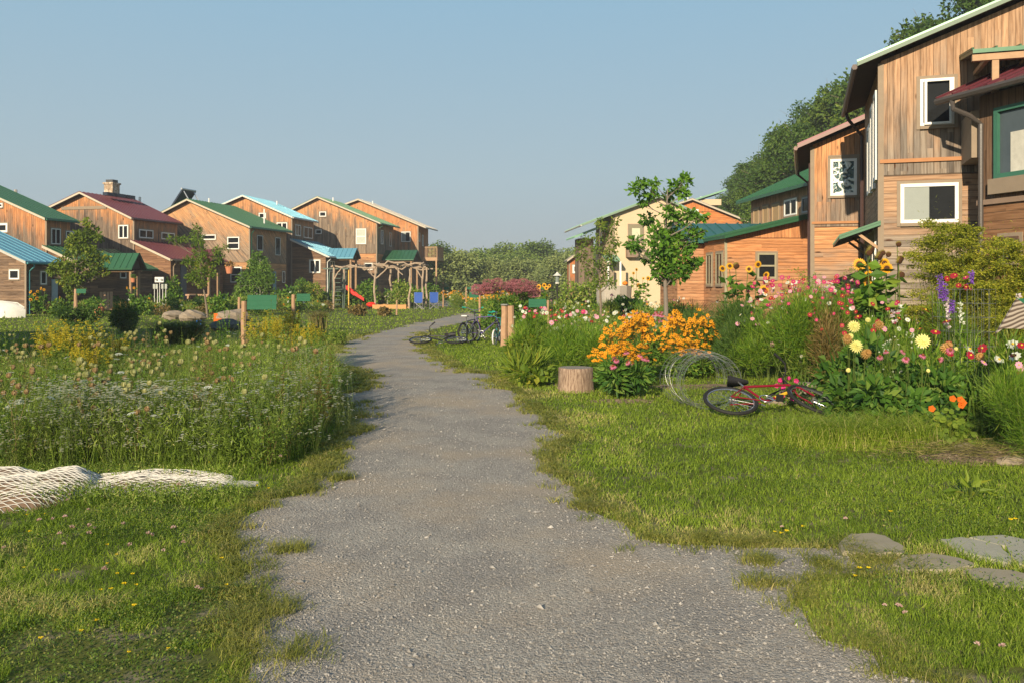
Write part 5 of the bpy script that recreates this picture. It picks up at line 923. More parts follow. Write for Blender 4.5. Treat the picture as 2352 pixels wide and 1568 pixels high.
def nast():
    o = thing('nasturtium', 'nasturtium with round lime-green leaves and scarlet flowers at the bed edge', 'flower', (GX(2180, 8.95), 8.95, 0)); b = MB()
    for i in range(170):
        v = nrm(rng.normal(0, 1, 3)); v[2] = abs(v[2]); c = v * (.28, .2, .36) * (.55 + .45 * rng.random()) + (0, 0, .03); n_ = nrm(v * .6 + np.array([-.2, -.8, .5])); u_ = nrm(np.cross(n_, (0, 0, 1))); w_ = np.cross(n_, u_); r = rng.uniform(.020, .036)
        an = np.arange(8) / 8 * 6.283; b.add(c + r * (np.cos(an)[:, None] * u_ + np.sin(an)[:, None] * w_), [tuple(range(8))], 1, rng.random() * .9); stalk(b, (c[0] * .3, c[1] * .3, 0), c, .0018, 0, .1, 3)
    b.build('leaves', [STEM, G_LIM], o)
    for hx, hy in ((2188, 915), (2206, 917), (2212, 924), (2140, 938), (2208, 930)): bloom('nasturtium', (GX(hx, 8.68) - GX(2180, 8.95), -.27, GZ(hy, 8.68)), o, face=(-.3, -1, .3), sc=1.2)
    return o
nast()
# sword leaves of gladiolus
def sword(label, px, Y, r, h_, n, fl=(), group=None, nm='gladiolus', wd=.022):
    o = thing(nm, label, 'flower', (GX(px, Y), Y, 0), 0, group); b = MB(); P = np.stack([rng.uniform(-r, r, n), rng.uniform(-r, r, n) * .5, 0 * np.ones(n)], 1); b.blades(P, h_ * (.6 + .4 * rng.random(n)), wd, .3, 0); b.build('leaves', G_LIM if nm != 'gladiolus' else leafy('sword_leaf', (.07, .13, .02), (.16, .25, .035), None, .35), o)
    for k, (hx, hy, n2) in enumerate(fl):
        c, s_ = MB(), MB(); x, z = GX(hx, Y) - GX(px, Y), GZ(hy, Y); stalk(s_, (x * .4, 0, .2), (x, 0, z), .004)
        for i in range(n2): q_ = np.array([x + rng.normal(0, .012) + i * .006, -.03, z - i * .055]); c.leaves(np.repeat(q_[None], 8, 0), rng.normal(0, 1, (8, 3)) * (1, .5, .8) + (0, -.8, .2), .045, .030, 0)
        fo = c.build('flower_spike', WPU if k % 2 == 0 else F_WH, o); s_.build('flower_stem', STEM, fo)
    return o
WPU = mflower('lilac_petal', ((.55, .42, .48), (.74, .66, .68)))
sword('gladiolus clump with a pale lilac flower spike inside the wire cage', 2185, 10.6, .35, .95, 90, ((2170, 692, 7), (2200, 700, 5)))
sword('gladiolus leaves with white flowers left of the wire cage', 2100, 10.8, .35, .88, 90, ((2048, 716, 3), (2062, 704, 2)))
sword('gladiolus leaves right of the browned dahlia at the right', 2268, 9.6, .28, .95, 80)
sword('gladiolus with a pink-white flower spike beside the striped plank', 2330, 10.0, .2, 1.0, 40, ((2335, 680, 5),))
o = gplant('delphinium', 'delphinium with violet flower spikes above the wire cage', 'flower', 2170, 10.0, .25, 1.0, 'b', 200)
for hx, hy, k_ in ((2160, 632, 150), (2170, 652, 110), (2232, 624, 80), (2186, 690, 80)):
    x, z = GX(hx, 10.0) - GX(2170, 10.0), GZ(hy, 10.0); c = MB(); P = np.stack([x + rng.normal(0, .014, k_), rng.normal(0, .014, k_), z - rng.random(k_) * .0018 * k_], 1); c.leaves(P, rng.normal(0, 1, (k_, 3)) + (0, -.5, 0), .026, .020, 0); c.build('flower_spike', F_PU, o)
gplant('babys_breath', 'airy plant dotted with tiny white flowers between the yellow dahlias', 'flower', 2050, 10.4, .28, .98, 'f', 700, ('fleabane',), 60, top=.5, sc=(.9, 1.2))
# tall dill / fennel
def dill(label, px, Y, r, h_, n, nu, col=G_FEN):
    o = thing('fennel', label, 'plant', (GX(px, Y), Y, 0)); b = MB()
    for i in range(nu):
        x, y = rng.normal(0, r * .45), rng.normal(0, r * .4); z = h_ * rng.uniform(.5, 1) * (1 - .12 * abs(x) / r); pts = stalk(b, (x * .3, y * .3, 0), (x, y, z), .006, 0, .04, 5)
        for q in range(3):
            u_ = np.array([x, y, z]) + rng.normal(0, .09, 3) * (1, 1, .7); P = u_ + rng.normal(0, 1, (n, 3)) * (.06, .06, .022); b.leaves(P, rng.normal(0, 1, (n, 3)) * (1, 1, .5), .04, .018, 1)
        P = np.array([x, y, z * .7]) + rng.normal(0, 1, (n * 2, 3)) * (.09, .09, z * .16); b.leaves(P, rng.normal(0, 1, (n * 2, 3)), .06, .005, 1, fold=0)
    b.build('stem', [STEM, col], o); return o
dill('tall yellow-flowering fennel in front of the big gable house', 2190, 13.0, .62, 2.62, 105, 80)
dill('tall yellow-flowering fennel at the right edge, lower than its neighbour', 2310, 12.0, .55, 2.25, 105, 60)
dill('thin see-through fennel before the house with the artwork window', 1850, 17.5, .7, 2.0, 22, 26, G_FEA); dill('thin see-through fennel right of the thin one before the artwork house', 1960, 15.5, .6, 1.95, 20, 20, G_FEA)
# long grass and mulch at the foot of the bed
o = tag(fringe(5200, GX(1985, 9.1), 9.05, 1.0, .38, .30, 'long_grass', 'long drooping grass at the foot of the dahlia bed', GRASS, .006))
fringe(1500, GX(1250, 15), 14.6, .6, .3, .15, 'edge_grass', 'rough grass at the foot of the flowers left of the stump', GRASS, .006)
def mound(name, label, cx, cy, rx, ry, h_, mat, kind='stuff', n=34, jit=.02):
    b = MB(); u = np.linspace(-1, 1, n); X, Y = np.meshgrid(u, u); rr = np.sqrt(X * X + Y * Y); Z = h_ * np.clip(1 - rr ** 2, 0, 1) ** .6 * (.6 + .8 * vnoise(X + cx, Y + cy, .3, 51)) + jit * rng.random(X.shape) - .02; Z[rr > 1] = -.03
    V = np.stack([cx + X * rx, cy + Y * ry, Z], -1).reshape(-1, 3); i = np.arange(n - 1); I, J = np.meshgrid(i, i); a_ = (I * n + J).ravel(); b.add(V, np.stack([a_, a_ + 1, a_ + n + 1, a_ + n], 1)); o = b.build(name, mat); return tag(o, label, kind=kind)
t = NT('bark_mulch'); o = t.pos(); n1 = t.noise(o, 28, 4, .7); v = t.vor(o, 55, out='Color'); q = t.n('ShaderNodeSeparateXYZ'); t.l(v, q.inputs[0]); t.pbr(t.mix(.6, t.ramp(q.outputs[0], (0, (.05, .032, .022)), (.6, (.13, .09, .06)), (1, (.30, .23, .17))), t.mix(n1, (.1, .07, .045), (.28, .22, .16))), .95, 0, t.bump(n1, .9, .03), .1); MULCH = t.mat
mound('mulch', 'brown straw mulch heaped along the bed at the right edge', GX(2290, 8.3), 8.2, .85, .26, .12, MULCH); mound('mulch', 'brown mulch under the dahlias by the red bicycle', GX(1985, 10.4), 10.2, .9, .5, .07, MULCH)
mound('mulch', 'reddish mulch at the foot of the coneflower plant', GX(1430, 12.5), 12.4, .55, .22, .035, MULCH); mound('mulch', 'brown mulch left of the tree stump', GX(1260, 14.5), 14.4, .45, .25, .04, MULCH); mound('mulch', 'grey wood chips behind the wire ring', GX(1600, 14.2), 14.1, 1.0, .35, .05, MULCH)
b = MB(); n = 2600; X = GX(2290, 8.3) + rng.normal(0, .55, n); Y = 8.15 + rng.normal(0, .2, n); b.leaves(np.c_[X, Y, .08 + .08 * rng.random(n)], rng.normal(0, 1, (n, 3)) * (1, .6, .2), .10, .005, 0, fold=0); tag(b.build('straw', DRY), 'dry straw lying on the mulch at the right edge', kind='stuff')
gplant('plantain_weed', 'pale broad-leaved weed in the lawn at the right', 'plant', 2228, 6.75, .12, .13, 'b', 26, leafmat=G_LIM, L=.16, Wd=.05)
# ---- mixed borders: copies of a few garden plants
def cp(protos, spots, labs, group):
    for j, (x, y, s_) in enumerate(spots):
        k = j % len(protos); o = protos[k] if j < len(protos) else copy_tree(protos[k]); o['label'] = labs[k]; o['group'] = group; o.location = (x, y, 0); o.rotation_euler = (0, 0, rng.random() * 6.3); o.scale = (s_, s_, s_ * rng.uniform(.85, 1.15))
def border(px0, px1, Y0, Y1, n, hs):
    return [((lambda Y: (GX(px0 + (px1 - px0) * (i + rng.random()) / n, Y), Y, rng.uniform(*hs)))(rng.uniform(Y0, Y1))) for i in range(n)]
pr = [gplant('garden_plant', 'p', 'plant', CX, 0, .45, 1.0, 'f', 1800, (WH_, 'lace_umbel', PK), 10, leafmat=G_MEA, sc=(.9, 1.4), Wd=.016), gplant('garden_plant', 'p', 'plant', CX, 0, .45, .95, 'b', 520, ('lace_umbel',), 8, leafmat=G_BRO, sc=(1, 1.4)),
      gplant('garden_plant', 'p', 'plant', CX, 0, .45, .9, 'b', 700, ('susan', 'cosmos_white'), 7, leafmat=G_MEA, L=.08, Wd=.03, sc=(.9, 1.3)), gplant('garden_plant', 'p', 'plant', CX, 0, .4, .85, 'f', 1200, (CR, PK, MP), 9, leafmat=G_FEA, sc=(.9, 1.3), Wd=.014)]
labs = ['feathery plant with white flowers in the dense border right of the path', 'broad-leaved plant with white lacy flowers in the dense border right of the path', 'small-leaved bushy plant in the dense border right of the path', 'feathery plant with pink and crimson flowers in the dense border right of the path']
cp(pr, border(1235, 1560, 17.8, 20, 16, (.75, 1.0)) + border(1205, 1560, 21, 27, 22, (.85, 1.15)) + border(1200, 1600, 28, 36, 22, (1.0, 1.3)) + border(1520, 1900, 20.5, 25, 20, (.8, 1.15)) + border(1560, 1900, 17.5, 19.5, 12, (.7, .95)) + border(1840, 2000, 13.8, 16.5, 8, (.8, 1.05)), labs, 'mixed border plants right of the path')
ps = [gplant('garden_plant', 'p', 'plant', CX, 0, .4, .75, 'b', 420, leafmat=G_DAH), gplant('garden_plant', 'p', 'plant', CX, 0, .4, .8, 'f', 700, (CR, WH_), 5, sc=(1, 1.5), Wd=.012), gplant('garden_plant', 'p', 'plant', CX, 0, .35, .7, 'f', 600, leafmat=G_MEA, Wd=.012)]
cp(ps, border(1990, 2420, 10.8, 14.5, 34, (1.05, 1.6)) + border(1900, 2420, 13, 17, 22, (1.4, 2.1)) + border(2310, 2480, 9.2, 10.5, 8, (.8, 1.05)), ['dark broad-leaved plant filling the bed below the big gable house', 'feathery plant with crimson flowers filling the bed below the big gable house', 'grassy plant filling the bed below the big gable house'], 'plants filling the bed below the big gable house')
# borders in front of the left houses
pl = [gplant('shrub', 'p', 'shrub', CX, 0, .9, 1.2, 'b', 420, leafmat=G_BRO, L=.22, Wd=.14), gplant('shrub', 'p', 'shrub', CX, 0, .9, 1.0, 'b', 420, leafmat=G_MEA, L=.20, Wd=.08), gplant('shrub', 'p', 'shrub', CX, 0, .8, .8, 'f', 600, ('lace_umbel', 'susan'), 8, leafmat=G_MEA, L=.22, Wd=.04, sc=(2, 3)), gplant('shrub', 'p', 'shrub', CX, 0, .7, .8, 'b', 350, leafmat=G_RUS, L=.18, Wd=.08)]
cp(pl, border(40, 620, 47, 51, 26, (.6, 1.0)) + border(240, 760, 52, 58, 26, (.7, 1.15)) + border(560, 760, 60, 66, 10, (.9, 1.4)) + border(780, 975, 63, 70, 12, (.8, 1.5)), ['dark broad-leaved shrub in the border along the left houses', 'yellow-green shrub in the border along the left houses', 'grassy plant with small flowers in the border along the left houses', 'reddish shrub in the border along the left houses'], 'border shrubs along the left houses')
def bush(label, px, Y, r, h_, mat, n=1500, L=.16, Wd=.10, cat='shrub', nm='shrub'): return gplant(nm, label, cat, px, Y, r, h_, 'b', n, leafmat=mat, L=L, Wd=Wd)
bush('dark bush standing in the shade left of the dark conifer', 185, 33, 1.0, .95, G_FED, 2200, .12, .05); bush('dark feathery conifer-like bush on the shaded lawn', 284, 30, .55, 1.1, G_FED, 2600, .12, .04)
fo = thing('ornamental_grass', 'big tuft of ornamental grass before the boulders', 'plant', (GX(405, 24.5), 24.5, 0)); b = MB(); b.blades(np.c_[rng.normal(0, .22, (700, 2)), np.zeros(700)], .75, .02, 1.1, 0); b.build('blades', leafy('tuft_green', (.04, .08, .012), (.09, .15, .02), None, .3), fo)
fo = thing('ornamental_grass', 'tuft of dry straw-coloured grass right of the second green sign', 'plant', (GX(732, 31), 31, 0)); b = MB(); b.blades(np.c_[rng.normal(0, .12, (260, 2)), np.zeros(260)], .85, .02, .35, 0); b.build('blades', DRY, fo)
bush('yellow-green shrub in front of the blue-roofed wing', 712, 60, .95, 2.0, G_LIM, 1400, .18, .08); bush('dark shrub climbing the shaded wall between two houses', 690, 66, .8, 2.6, G_BRO, 1200); bush('dark shrub by the screen door of the maroon-roofed wing', 400, 58, .7, 2.4, G_BRO, 1200)
bush('bushy shrub with sunflowers behind the blue camp chairs', 985, 69, 1.0, 2.0, G_BRO, 1400); bush('small reddish shrub on the lawn before the slide', 820, 46, .5, .6, G_RUS, 500); bush('small reddish shrub on the lawn before the picnic table', 880, 46, .4, .5, G_RUS, 400); bush('reddish-leaved young shrub beside the boulders', 452, 26, .35, .75, G_RUS, 500, .08, .05)
bush('clipped shrub where the meadow meets the path', 758, 24, .42, .42, G_MEA, 1500, .08, .03); bush('leafy bush at the meadow front beside the path', 625, 8.9, .40, .34, G_BRO, 1300, .05, .03); bush('dark-leaved shrub at the foot of the meadow near the netting', 560, 8.6, .3, .25, G_BRO, 800, .05, .03)
bush('tall shrub growing beside the lantern', 1330, 42, 1.2, 2.2, G_MEA, 1500); bush('dark shrub hedge by the cream house', 1400, 44, 1.1, 1.7, G_BRO, 1500); bush('large-leaved squash plant by the cream house porch', 1440, 30, .8, 1.35, G_DAH, 700, .3, .24)
# golden flowers far along the path
pf = [sus_plant(1.0, 30, .4) for _ in range(2)]
for i, (px, Y, s_) in enumerate(((1045, 62, 1.3), (1050, 60, 1.1), (1040, 66, 1.2), (1115, 42, 1.5), (1130, 43, 1.4), (1150, 44, 1.5), (1100, 46, 1.3), (1060, 58, .9), (1020, 72, 1.2), (1008, 74, 1.1))):
    o = pf[i] if i < 2 else copy_tree(pf[i % 2]); o['label'] = 'clump of orange-yellow daisies in the border at the far bend of the path'; o['group'] = 'orange-yellow daisies at the far bend of the path'; o.location = (GX(px, Y), Y, 0); o.scale = (s_ * 1.3, s_, s_)
cp([copy_tree(pr[0]), copy_tree(pr[2])], border(1040, 1200, 44, 68, 22, (.9, 1.4)), ['feathery plant in the border at the far bend of the path', 'bushy plant in the border at the far bend of the path'], 'border plants at the far bend of the path')
# ================================================================ PROPS
CHRO = flat('chrome', (.55, .55, .56), .25, .9); BLK = flat('black_rubber', (.018, .018, .018), .7); SAD = flat('black_vinyl', (.02, .02, .022), .45)
def bicycle(label, x, y, rz, fr, r=.33, wb=1.02, tyre=None, rim=None, saddle=None, grip=None, pose='stand', steer=.0, bar_h=.98, z=0, seat_h=.86, band=None):
    o = thing('bicycle', label, 'bicycle', (x, y, z), rz); tyre = tyre or BLK; rim = rim or CHRO
    def wheel(cx, rot=0):
        w = bpy.data.objects.new('wheel', None); COL.objects.link(w); w.parent = o; w.location = (cx, 0, r); w.rotation_euler = (0, 0, rot)
        b = MB(); b.torus((0, 0, 0), r - .022, .024, 'y', 30, 7); b.build('tyre', tyre, w, True)
        b = MB(); b.torus((0, 0, 0), r - .05, .011, 'y', 30, 6); b.tube([(0, -.04, 0), (0, .04, 0)], .02, 8)
        for i in range(20): a_ = i / 20 * 6.283; b.tube([(0, .02 * (-1) ** i, 0), ((r - .05) * math.cos(a_), 0, (r - .05) * math.sin(a_))], .0018, 3, cap=False)
        b.build('rim', rim, w, False)
    wheel(0); wheel(wb, steer)
    bb, st, ht, hb = (.42 * wb / 1.02, 0, r - .04), (.27 * wb / 1.02, 0, seat_h - .16), (.84 * wb, 0, seat_h - .12), (.87 * wb, 0, seat_h - .24)
    b = MB(); 
    for p, q, t_ in ((bb, st, .016), (st, ht, .017), (bb, hb, .020), (hb, ht, .02)): b.tube([p, q], t_, 8)
    for s_ in (-1, 1): b.tube([(0, s_ * .06, r), (bb[0] - .06, s_ * .02, bb[2])], .009, 6); b.tube([(0, s_ * .06, r), (st[0], s_ * .015, st[2] - .03)], .008, 6)
    b.build('frame', fr, o, True)
    if band: b = MB(); m_ = (np.array(bb) + np.array(hb)) / 2; d = nrm(np.array(hb) - np.array(bb)); b.tube([m_ - d * .12, m_ + d * .12], .0225, 8); b.build('down_tube_band', band, o)
    b = MB(); cr, sr = math.cos(steer), math.sin(steer)
    for s_ in (-1, 1): b.tube([(hb[0] + .01, s_ * .03, hb[2]), (hb[0] + .03, s_ * .06, hb[2] - .06), (wb, s_ * .06, r)], .012, 6)
    b.build('fork', fr if tyre is BLK else CHRO, o, True)
    b = MB(); b.tube([ht, (ht[0] - .03, 0, bar_h - .06)], .013, 6); e_ = (ht[0] - .02, 0, bar_h - .06)
    for s_ in (-1, 1): b.tube([e_, (e_[0] + .03, s_ * .10, bar_h - .05), (e_[0] + .02, s_ * .20, bar_h), (e_[0] - .10, s_ * .30, bar_h + .02)], .011, 6)
    hbar = b.build('handlebar', fr if grip else BLK, o, True)
    for s_ in (-1, 1): b = MB(); b.tube([(e_[0] - .04, s_ * .255, bar_h + .012), (e_[0] - .13, s_ * .325, bar_h + .026)], .019, 7); b.build('grip', grip or BLK, hbar)
    b = MB(); b.tube([st, (st[0] - .035, 0, seat_h - .03)], .012, 6); b.build('seat_post', CHRO, o)
    b = MB(); n = 9; v = []
    for i in range(n):
        t_ = i / (n - 1); w = .075 * (1 - t_) ** .7 + .018; xx = st[0] - .17 + .27 * t_; zz = seat_h + .015 * math.cos(t_ * 3.1)
        v += [(xx, -w, zz - .03), (xx, -w * .8, zz), (xx, w * .8, zz), (xx, w, zz - .03)]
    f = [(i * 4 + j, i * 4 + j + 1, i * 4 + j + 5, i * 4 + j + 4) for i in range(n - 1) for j in range(3)] + [(i * 4, i * 4 + 4, i * 4 + 7, i * 4 + 3) for i in range(n - 1)]; b.add(v, f); b.add(v[:4], [(0, 1, 2, 3)]); b.build('saddle', saddle or SAD, o, True)
    b = MB(); b.torus((bb[0], -.045, bb[2]), .085, .008, 'y', 18, 5); b.tube([(bb[0], -.06, bb[2]), (bb[0] + .12, -.07, bb[2] - .12)], .009, 5); b.tube([(bb[0], .06, bb[2]), (bb[0] - .12, .07, bb[2] + .12)], .009, 5)
    ck = b.build('crank', CHRO, o, True)
    for s_, dx, dz in ((-1, .12, -.12), (1, -.12, .12)): b = MB(); b.box((bb[0] + dx - .045, s_ * .12 - .045, bb[2] + dz - .012), (bb[0] + dx + .045, s_ * .12 + .045, bb[2] + dz + .012)); b.build('pedal', BLK, ck)
    return o
RED = flat('red_paint', (.20, .008, .02), .35); DPU = flat('purple_paint', (.06, .045, .16), .35); PALE = flat('white_plastic', (.72, .70, .66), .5); TGR = flat('teal_grip', (.02, .38, .28), .5)
# fallen red bicycle: rolled onto its left side
def lay(o, x, y, head, roll, z=.1): o.location = (x, y, z); o.rotation_euler = Matrix.Rotation(head, 3, 'Z').to_4x4().to_euler(); M_ = Matrix.Rotation(head, 3, 'Z') @ Matrix.Rotation(roll, 3, 'X'); o.rotation_euler = M_.to_euler()
o = bicycle('red and black mountain bicycle lying on its side in the grass by the flat stones', 0, 0, 0, RED, r=.345, wb=1.08, band=flat('yellow_band', (.75, .45, .03), .4), steer=.25)
lay(o, GX(1690, 10.9), 10.75, R(4), R(-68), .06)
Yb = 24.5
bicycle('dark bicycle with white saddle and teal grips standing with its rear wheel to the camera', GX(1063, Yb), Yb, R(68), flat('grey_frame_paint', (.10, .12, .16), .35), r=.30, wb=.95, saddle=PALE, grip=TGR, seat_h=.78, bar_h=.98)
bicycle('blue-purple bicycle with white tyres leaning on the split post', GX(1072, Yb), Yb + .55, R(-8), DPU, r=.30, wb=.98, rim=CHRO, steer=-.9, seat_h=.88, bar_h=.86, grip=TGR)
bicycle('small child bicycle with white tyres next to the split post', GX(1136, Yb - .6), Yb - .6, R(75), flat('teal_frame', (.03, .20, .20), .35), r=.22, wb=.72, tyre=PALE, seat_h=.62, bar_h=.78, grip=TGR)
o = bicycle('black bicycle lying flat on the lawn left of the standing ones', 0, 0, 0, flat('black_paint', (.02, .02, .022), .35), r=.32, wb=1.0); lay(o, GX(1045, 23.6), 23.6, R(176), R(78), .08)
o = bicycle('small black bicycle lying behind the leafy plant at the foot of the split post', 0, 0, 0, flat('black_paint', (.02, .02, .022), .35), r=.26, wb=.85); lay(o, GX(1160, 24.6), 24.4, R(5), R(-80), .07)
bicycle('blue bicycle parked under the maroon porch roof', GX(492, 60), 60, R(10), flat('blue_paint', (.04, .07, .40), .35)); bicycle('dark bicycle parked right of the blue one under the maroon porch roof', GX(512, 60.5), 60.5, R(60), flat('black_paint', (.02, .02, .022), .35))
# posts and small green signs
PINE = flat('raw_pine', (.40, .25, .15), .85, sc=9, var=.3); PLATE = flat('green_plate', (.022, .115, .06), .65, spec=.15)
def signpost(label, px, Y, top, r, sgn, bot=None):
    # a stake with a green corrugated plate: sgn = photo rectangle of the plate
    o = thing('garden_sign', label, 'sign', (GX(px, Y), Y, 0)); b = MB(); zt = GZ(top, Y); n = 8; zz = np.linspace(-.1, zt, n); b.tube(np.stack([rng.normal(0, .004, n), rng.normal(0, .004, n), zz], 1), r, 7); b.build('stake', PINE, o)
    x0, x1 = GX(sgn[0], Y) - GX(px, Y), GX(sgn[2], Y) - GX(px, Y); z0, z1 = GZ(sgn[3], Y), GZ(sgn[1], Y); b = MB(); n = 13; zz = np.linspace(z0, z1, n); y_ = -r - .02 - .0025 * (np.arange(n) % 4 == 0)
    lean = (z1 - zz) * -.15
    v = [(x, yy + l_, z) for x in (x0, x1) for yy, z, l_ in zip(y_, zz, lean)] + [(x, yy + l_ + .006, z) for x in (x0, x1) for yy, z, l_ in zip(y_, zz, lean)]
    f = [(i, i + 1, n + i + 1, n + i) for i in range(n - 1)] + [(2 * n + i, 3 * n + i, 3 * n + i + 1, 2 * n + i + 1) for i in range(n - 1)]; b.add(v, f); b.build('plate', PLATE, o); return o
signpost('large blank green sign plate beside a rough wooden post in the meadow', 560, 17, 692, .05, (571, 678, 638, 711))
signpost('blank green sign plate on a thinner post behind the goldenrod', 674, 26, 677, .055, (683, 675, 714, 692))
signpost('blank green sign plate on a stake behind the bicycles', 1102, 32, 677, .04, (1078, 672, 1099, 684))
signpost('blank green sign plate on a thin stake among the cosmos', 1259, 20, 690, .025, (1214, 687, 1254, 706))
signpost('small green sign plate left of the shaded dark bush', 174, 38, 664, .07, (178, 664, 200, 674))
for i, (px, Y) in enumerate(((1018, 64), (1071, 60), (1091, 56), (1240, 44))): signpost(['tiny green sign at the far bend of the path, leftmost of three', 'tiny green sign at the far bend of the path, middle of three', 'tiny green sign at the far bend of the path, rightmost of three', 'tiny green sign in the border left of the lantern'][i], px, Y, GZ(0, 1) * 0 + 660, .05, (px + 2, 660, px + 13, 665))
for lab, px, Y, top, r in (('plain wooden stake standing before the bushy young tree', 549, 45, 683, .07), ('short wooden stake on the lawn in front of the picnic table', 911, 48, 690, .05)):
    o = thing('stake', lab, 'post', (GX(px, Y), Y, 0)); b = MB(); b.tube([(0, 0, -.1), (.01, 0, GZ(top, Y))], r, 6); b.build('shaft', PINE, o)
Y = 23.4; o = thing('split_post', 'split wooden post with grey weathered top beside the bicycles', 'post', (GX(1166, Y), Y, 0)); b = MB(); zt = GZ(700, Y)
for dx, w_, l_ in ((-.10, .09, 0), (.09, .10, .03)): b.tube(np.stack([np.linspace(dx * 1.1, dx * .9, 6) + rng.normal(0, .006, 6), np.full(6, rng.normal(0, .02)), np.linspace(-.1, zt - l_, 6)], 1), [w_ * 1.05, w_, w_, w_ * .95, w_ * .9, w_ * .9], 9)
b.build('timber', PINE, o); b = MB(); b.tube([(-.08, 0, zt - .02), (-.08, 0, zt + .015)], .11, 10); b.build('cap', flat('grey_cap', (.22, .23, .22), .8), o)
# stump
Y = 13.6; t = NT('stump_bark'); o_ = t.obj(); s3 = t.n('ShaderNodeSeparateXYZ'); t.l(o_, s3.inputs[0]); an = t.m('ARCTAN2', s3.outputs[1], s3.outputs[0]); g1 = t.noise(t.vec(t.m('MULTIPLY', an, 7), t.m('MULTIPLY', s3.outputs[2], 3), 0.0), 2.2, 5, .65); t.pbr(t.mix(t.sm(g1, .3, .7), (.16, .10, .07), (.46, .34, .25)), .9, 0, t.bump(g1, .9, .02), .1); SB = t.mat
t = NT('stump_top'); o_ = t.obj(); s3 = t.n('ShaderNodeSeparateXYZ'); t.l(o_, s3.inputs[0]); rr = t.m('SQRT', t.m('ADD', t.m('POWER', s3.outputs[0], 2.0), t.m('POWER', s3.outputs[1], 2.0))); rg = t.m('SINE', t.m('ADD', t.m('MULTIPLY', rr, 190.0), t.m('MULTIPLY', t.noise(o_, 6, 3), 6.0))); t.pbr(t.mix(t.sm(rg, -1, 1), (.20, .18, .15), (.33, .30, .25)), .9, spec=.1); ST_ = t.mat
o = thing('tree_stump', 'sawn tree stump with grey top standing on the lawn edge', 'stump', (GX(1322, Y), Y, 0)); b = MB(); hz = GZ(843, Y); n = 26; an = np.arange(n) / n * 6.283; rj = 1 + .035 * np.sin(an * 3 + 1) + .02 * rng.normal(0, 1, n)
rows = [(.285, -.03), (.275, .06), (.266, .18), (.262, .30), (.262, hz - .01), (.25, hz)]; V = np.concatenate([np.stack([r * rj * np.cos(an), r * rj * np.sin(an), np.full(n, z)], 1) for r, z in rows])
b.add(V, [(i * n + j, i * n + (j + 1) % n, (i + 1) * n + (j + 1) % n, (i + 1) * n + j) for i in range(5) for j in range(n)]); b.build('trunk', SB, o, True)
b = MB(); b.add(np.stack([.25 * rj * np.cos(an), .25 * rj * np.sin(an), np.full(n, hz + .001)], 1), [tuple(range(n))]); b.build('cut_top', ST_, o)
# ring of wire fencing lying on the lawn
WIRE = flat('wire', (.26, .27, .26), .4, .6)
Y = 11.9; o = thing('wire_fencing', 'loose ring of bent wire fencing lying on the lawn behind the red bicycle', 'wire', (GX(1612, Y), Y, 0), R(14)); b = MB()
for i in range(22):
    yy = -.34 + i * .035 + rng.normal(0, .008); rr = .37 + .025 * math.sin(i) ; an = np.linspace(-.2, 6.0 + rng.normal(0, .15), 26); tl, ph, sq_ = rng.normal(0, .07), rng.random() * 6, rng.normal(1, .04); rr = rr * (1 + .03 * np.sin(an * 3 + ph)); b.tube(np.stack([rr * 1.12 * sq_ * np.cos(an) + rng.normal(0, .012), yy + .05 * np.sin(an * 2 + ph) + tl * np.sin(an), .36 + rr * np.sin(an) * .97 / sq_], 1), .0019, 3, cap=False)
for k in range(16): a_ = k / 16 * 6.0; b.tube([(.41 * math.cos(a_), -.33 - rng.random() * .06, .36 + .36 * math.sin(a_)), (.41 * math.cos(a_), .0, .36 + .37 * math.sin(a_)), (.42 * math.cos(a_), .40 + rng.random() * .05, .36 + .36 * math.sin(a_))], .0022, 4, cap=False)
b.build('wire_mesh', WIRE, o)
# wire plant cage
Y = 10.9; o = thing('plant_cage', 'square wire plant cage around the gladiolus leaves', 'cage', (GX(2213, Y), Y, 0), R(12)); b = MB(); z0, z1 = .2, GZ(665, Y); w_ = .25
for i in range(9): z = z0 + (z1 - z0) * i / 8; b.tube([(-w_, -w_, z), (w_, -w_, z), (w_, w_, z), (-w_, w_, z), (-w_, -w_, z)], .0022, 3, cap=False)
for i in range(6):
    x = -w_ + 2 * w_ * i / 5
    for y in (-w_, w_): b.tube([(x, y, 0), (x, y, z1)], .0022, 3, cap=False); b.tube([(y, x, 0), (y, x, z1)], .0022, 3, cap=False)
b.build('wire_mesh', WIRE, o)
# striped plank with green plate
t = NT('striped_plank'); o_ = t.obj(); nz = t.noise(o_, 3.0, 2, .5); sx = t.n('ShaderNodeSeparateXYZ'); t.l(o_, sx.inputs[0]); w1 = t.m('SINE', t.m('ADD', t.m('MULTIPLY', t.m('ADD', sx.outputs[2], t.m('MULTIPLY', sx.outputs[0], -.35)), 150.0), t.m('MULTIPLY', nz, 14.0))); t.pbr(t.mix(t.sm(w1, -.6, .6), (.10, .075, .06), (.36, .31, .26)), .85, 0, t.bump(w1, .3, .004), .15); SP = t.mat
Y = 8.6; gx = lambda a_: GX(a_, Y) - GX(2330, Y); o = thing('plank_sign', 'weathered striped plank with a green metal plate behind it, at the right edge', 'sign', (GX(2330, Y), Y, 0)); b = MB()
b.prism([(gx(2285), GZ(766, Y)), (gx(2300), GZ(754, Y)), (gx(2400), GZ(757, Y)), (gx(2400), GZ(735, Y)), (gx(2333), GZ(687, Y))], 'y', -.03, 0); b.build('plank', SP, o)
b = MB(); b.box((gx(2335), .002, GZ(712, Y)), (gx(2420), .015, GZ(686, Y))); b.build('plate', PLATE, o); b = MB(); b.tube([(gx(2392), .04, 0), (gx(2392), .04, GZ(700, Y))], .03, 7); b.build('stake', PINE, o)
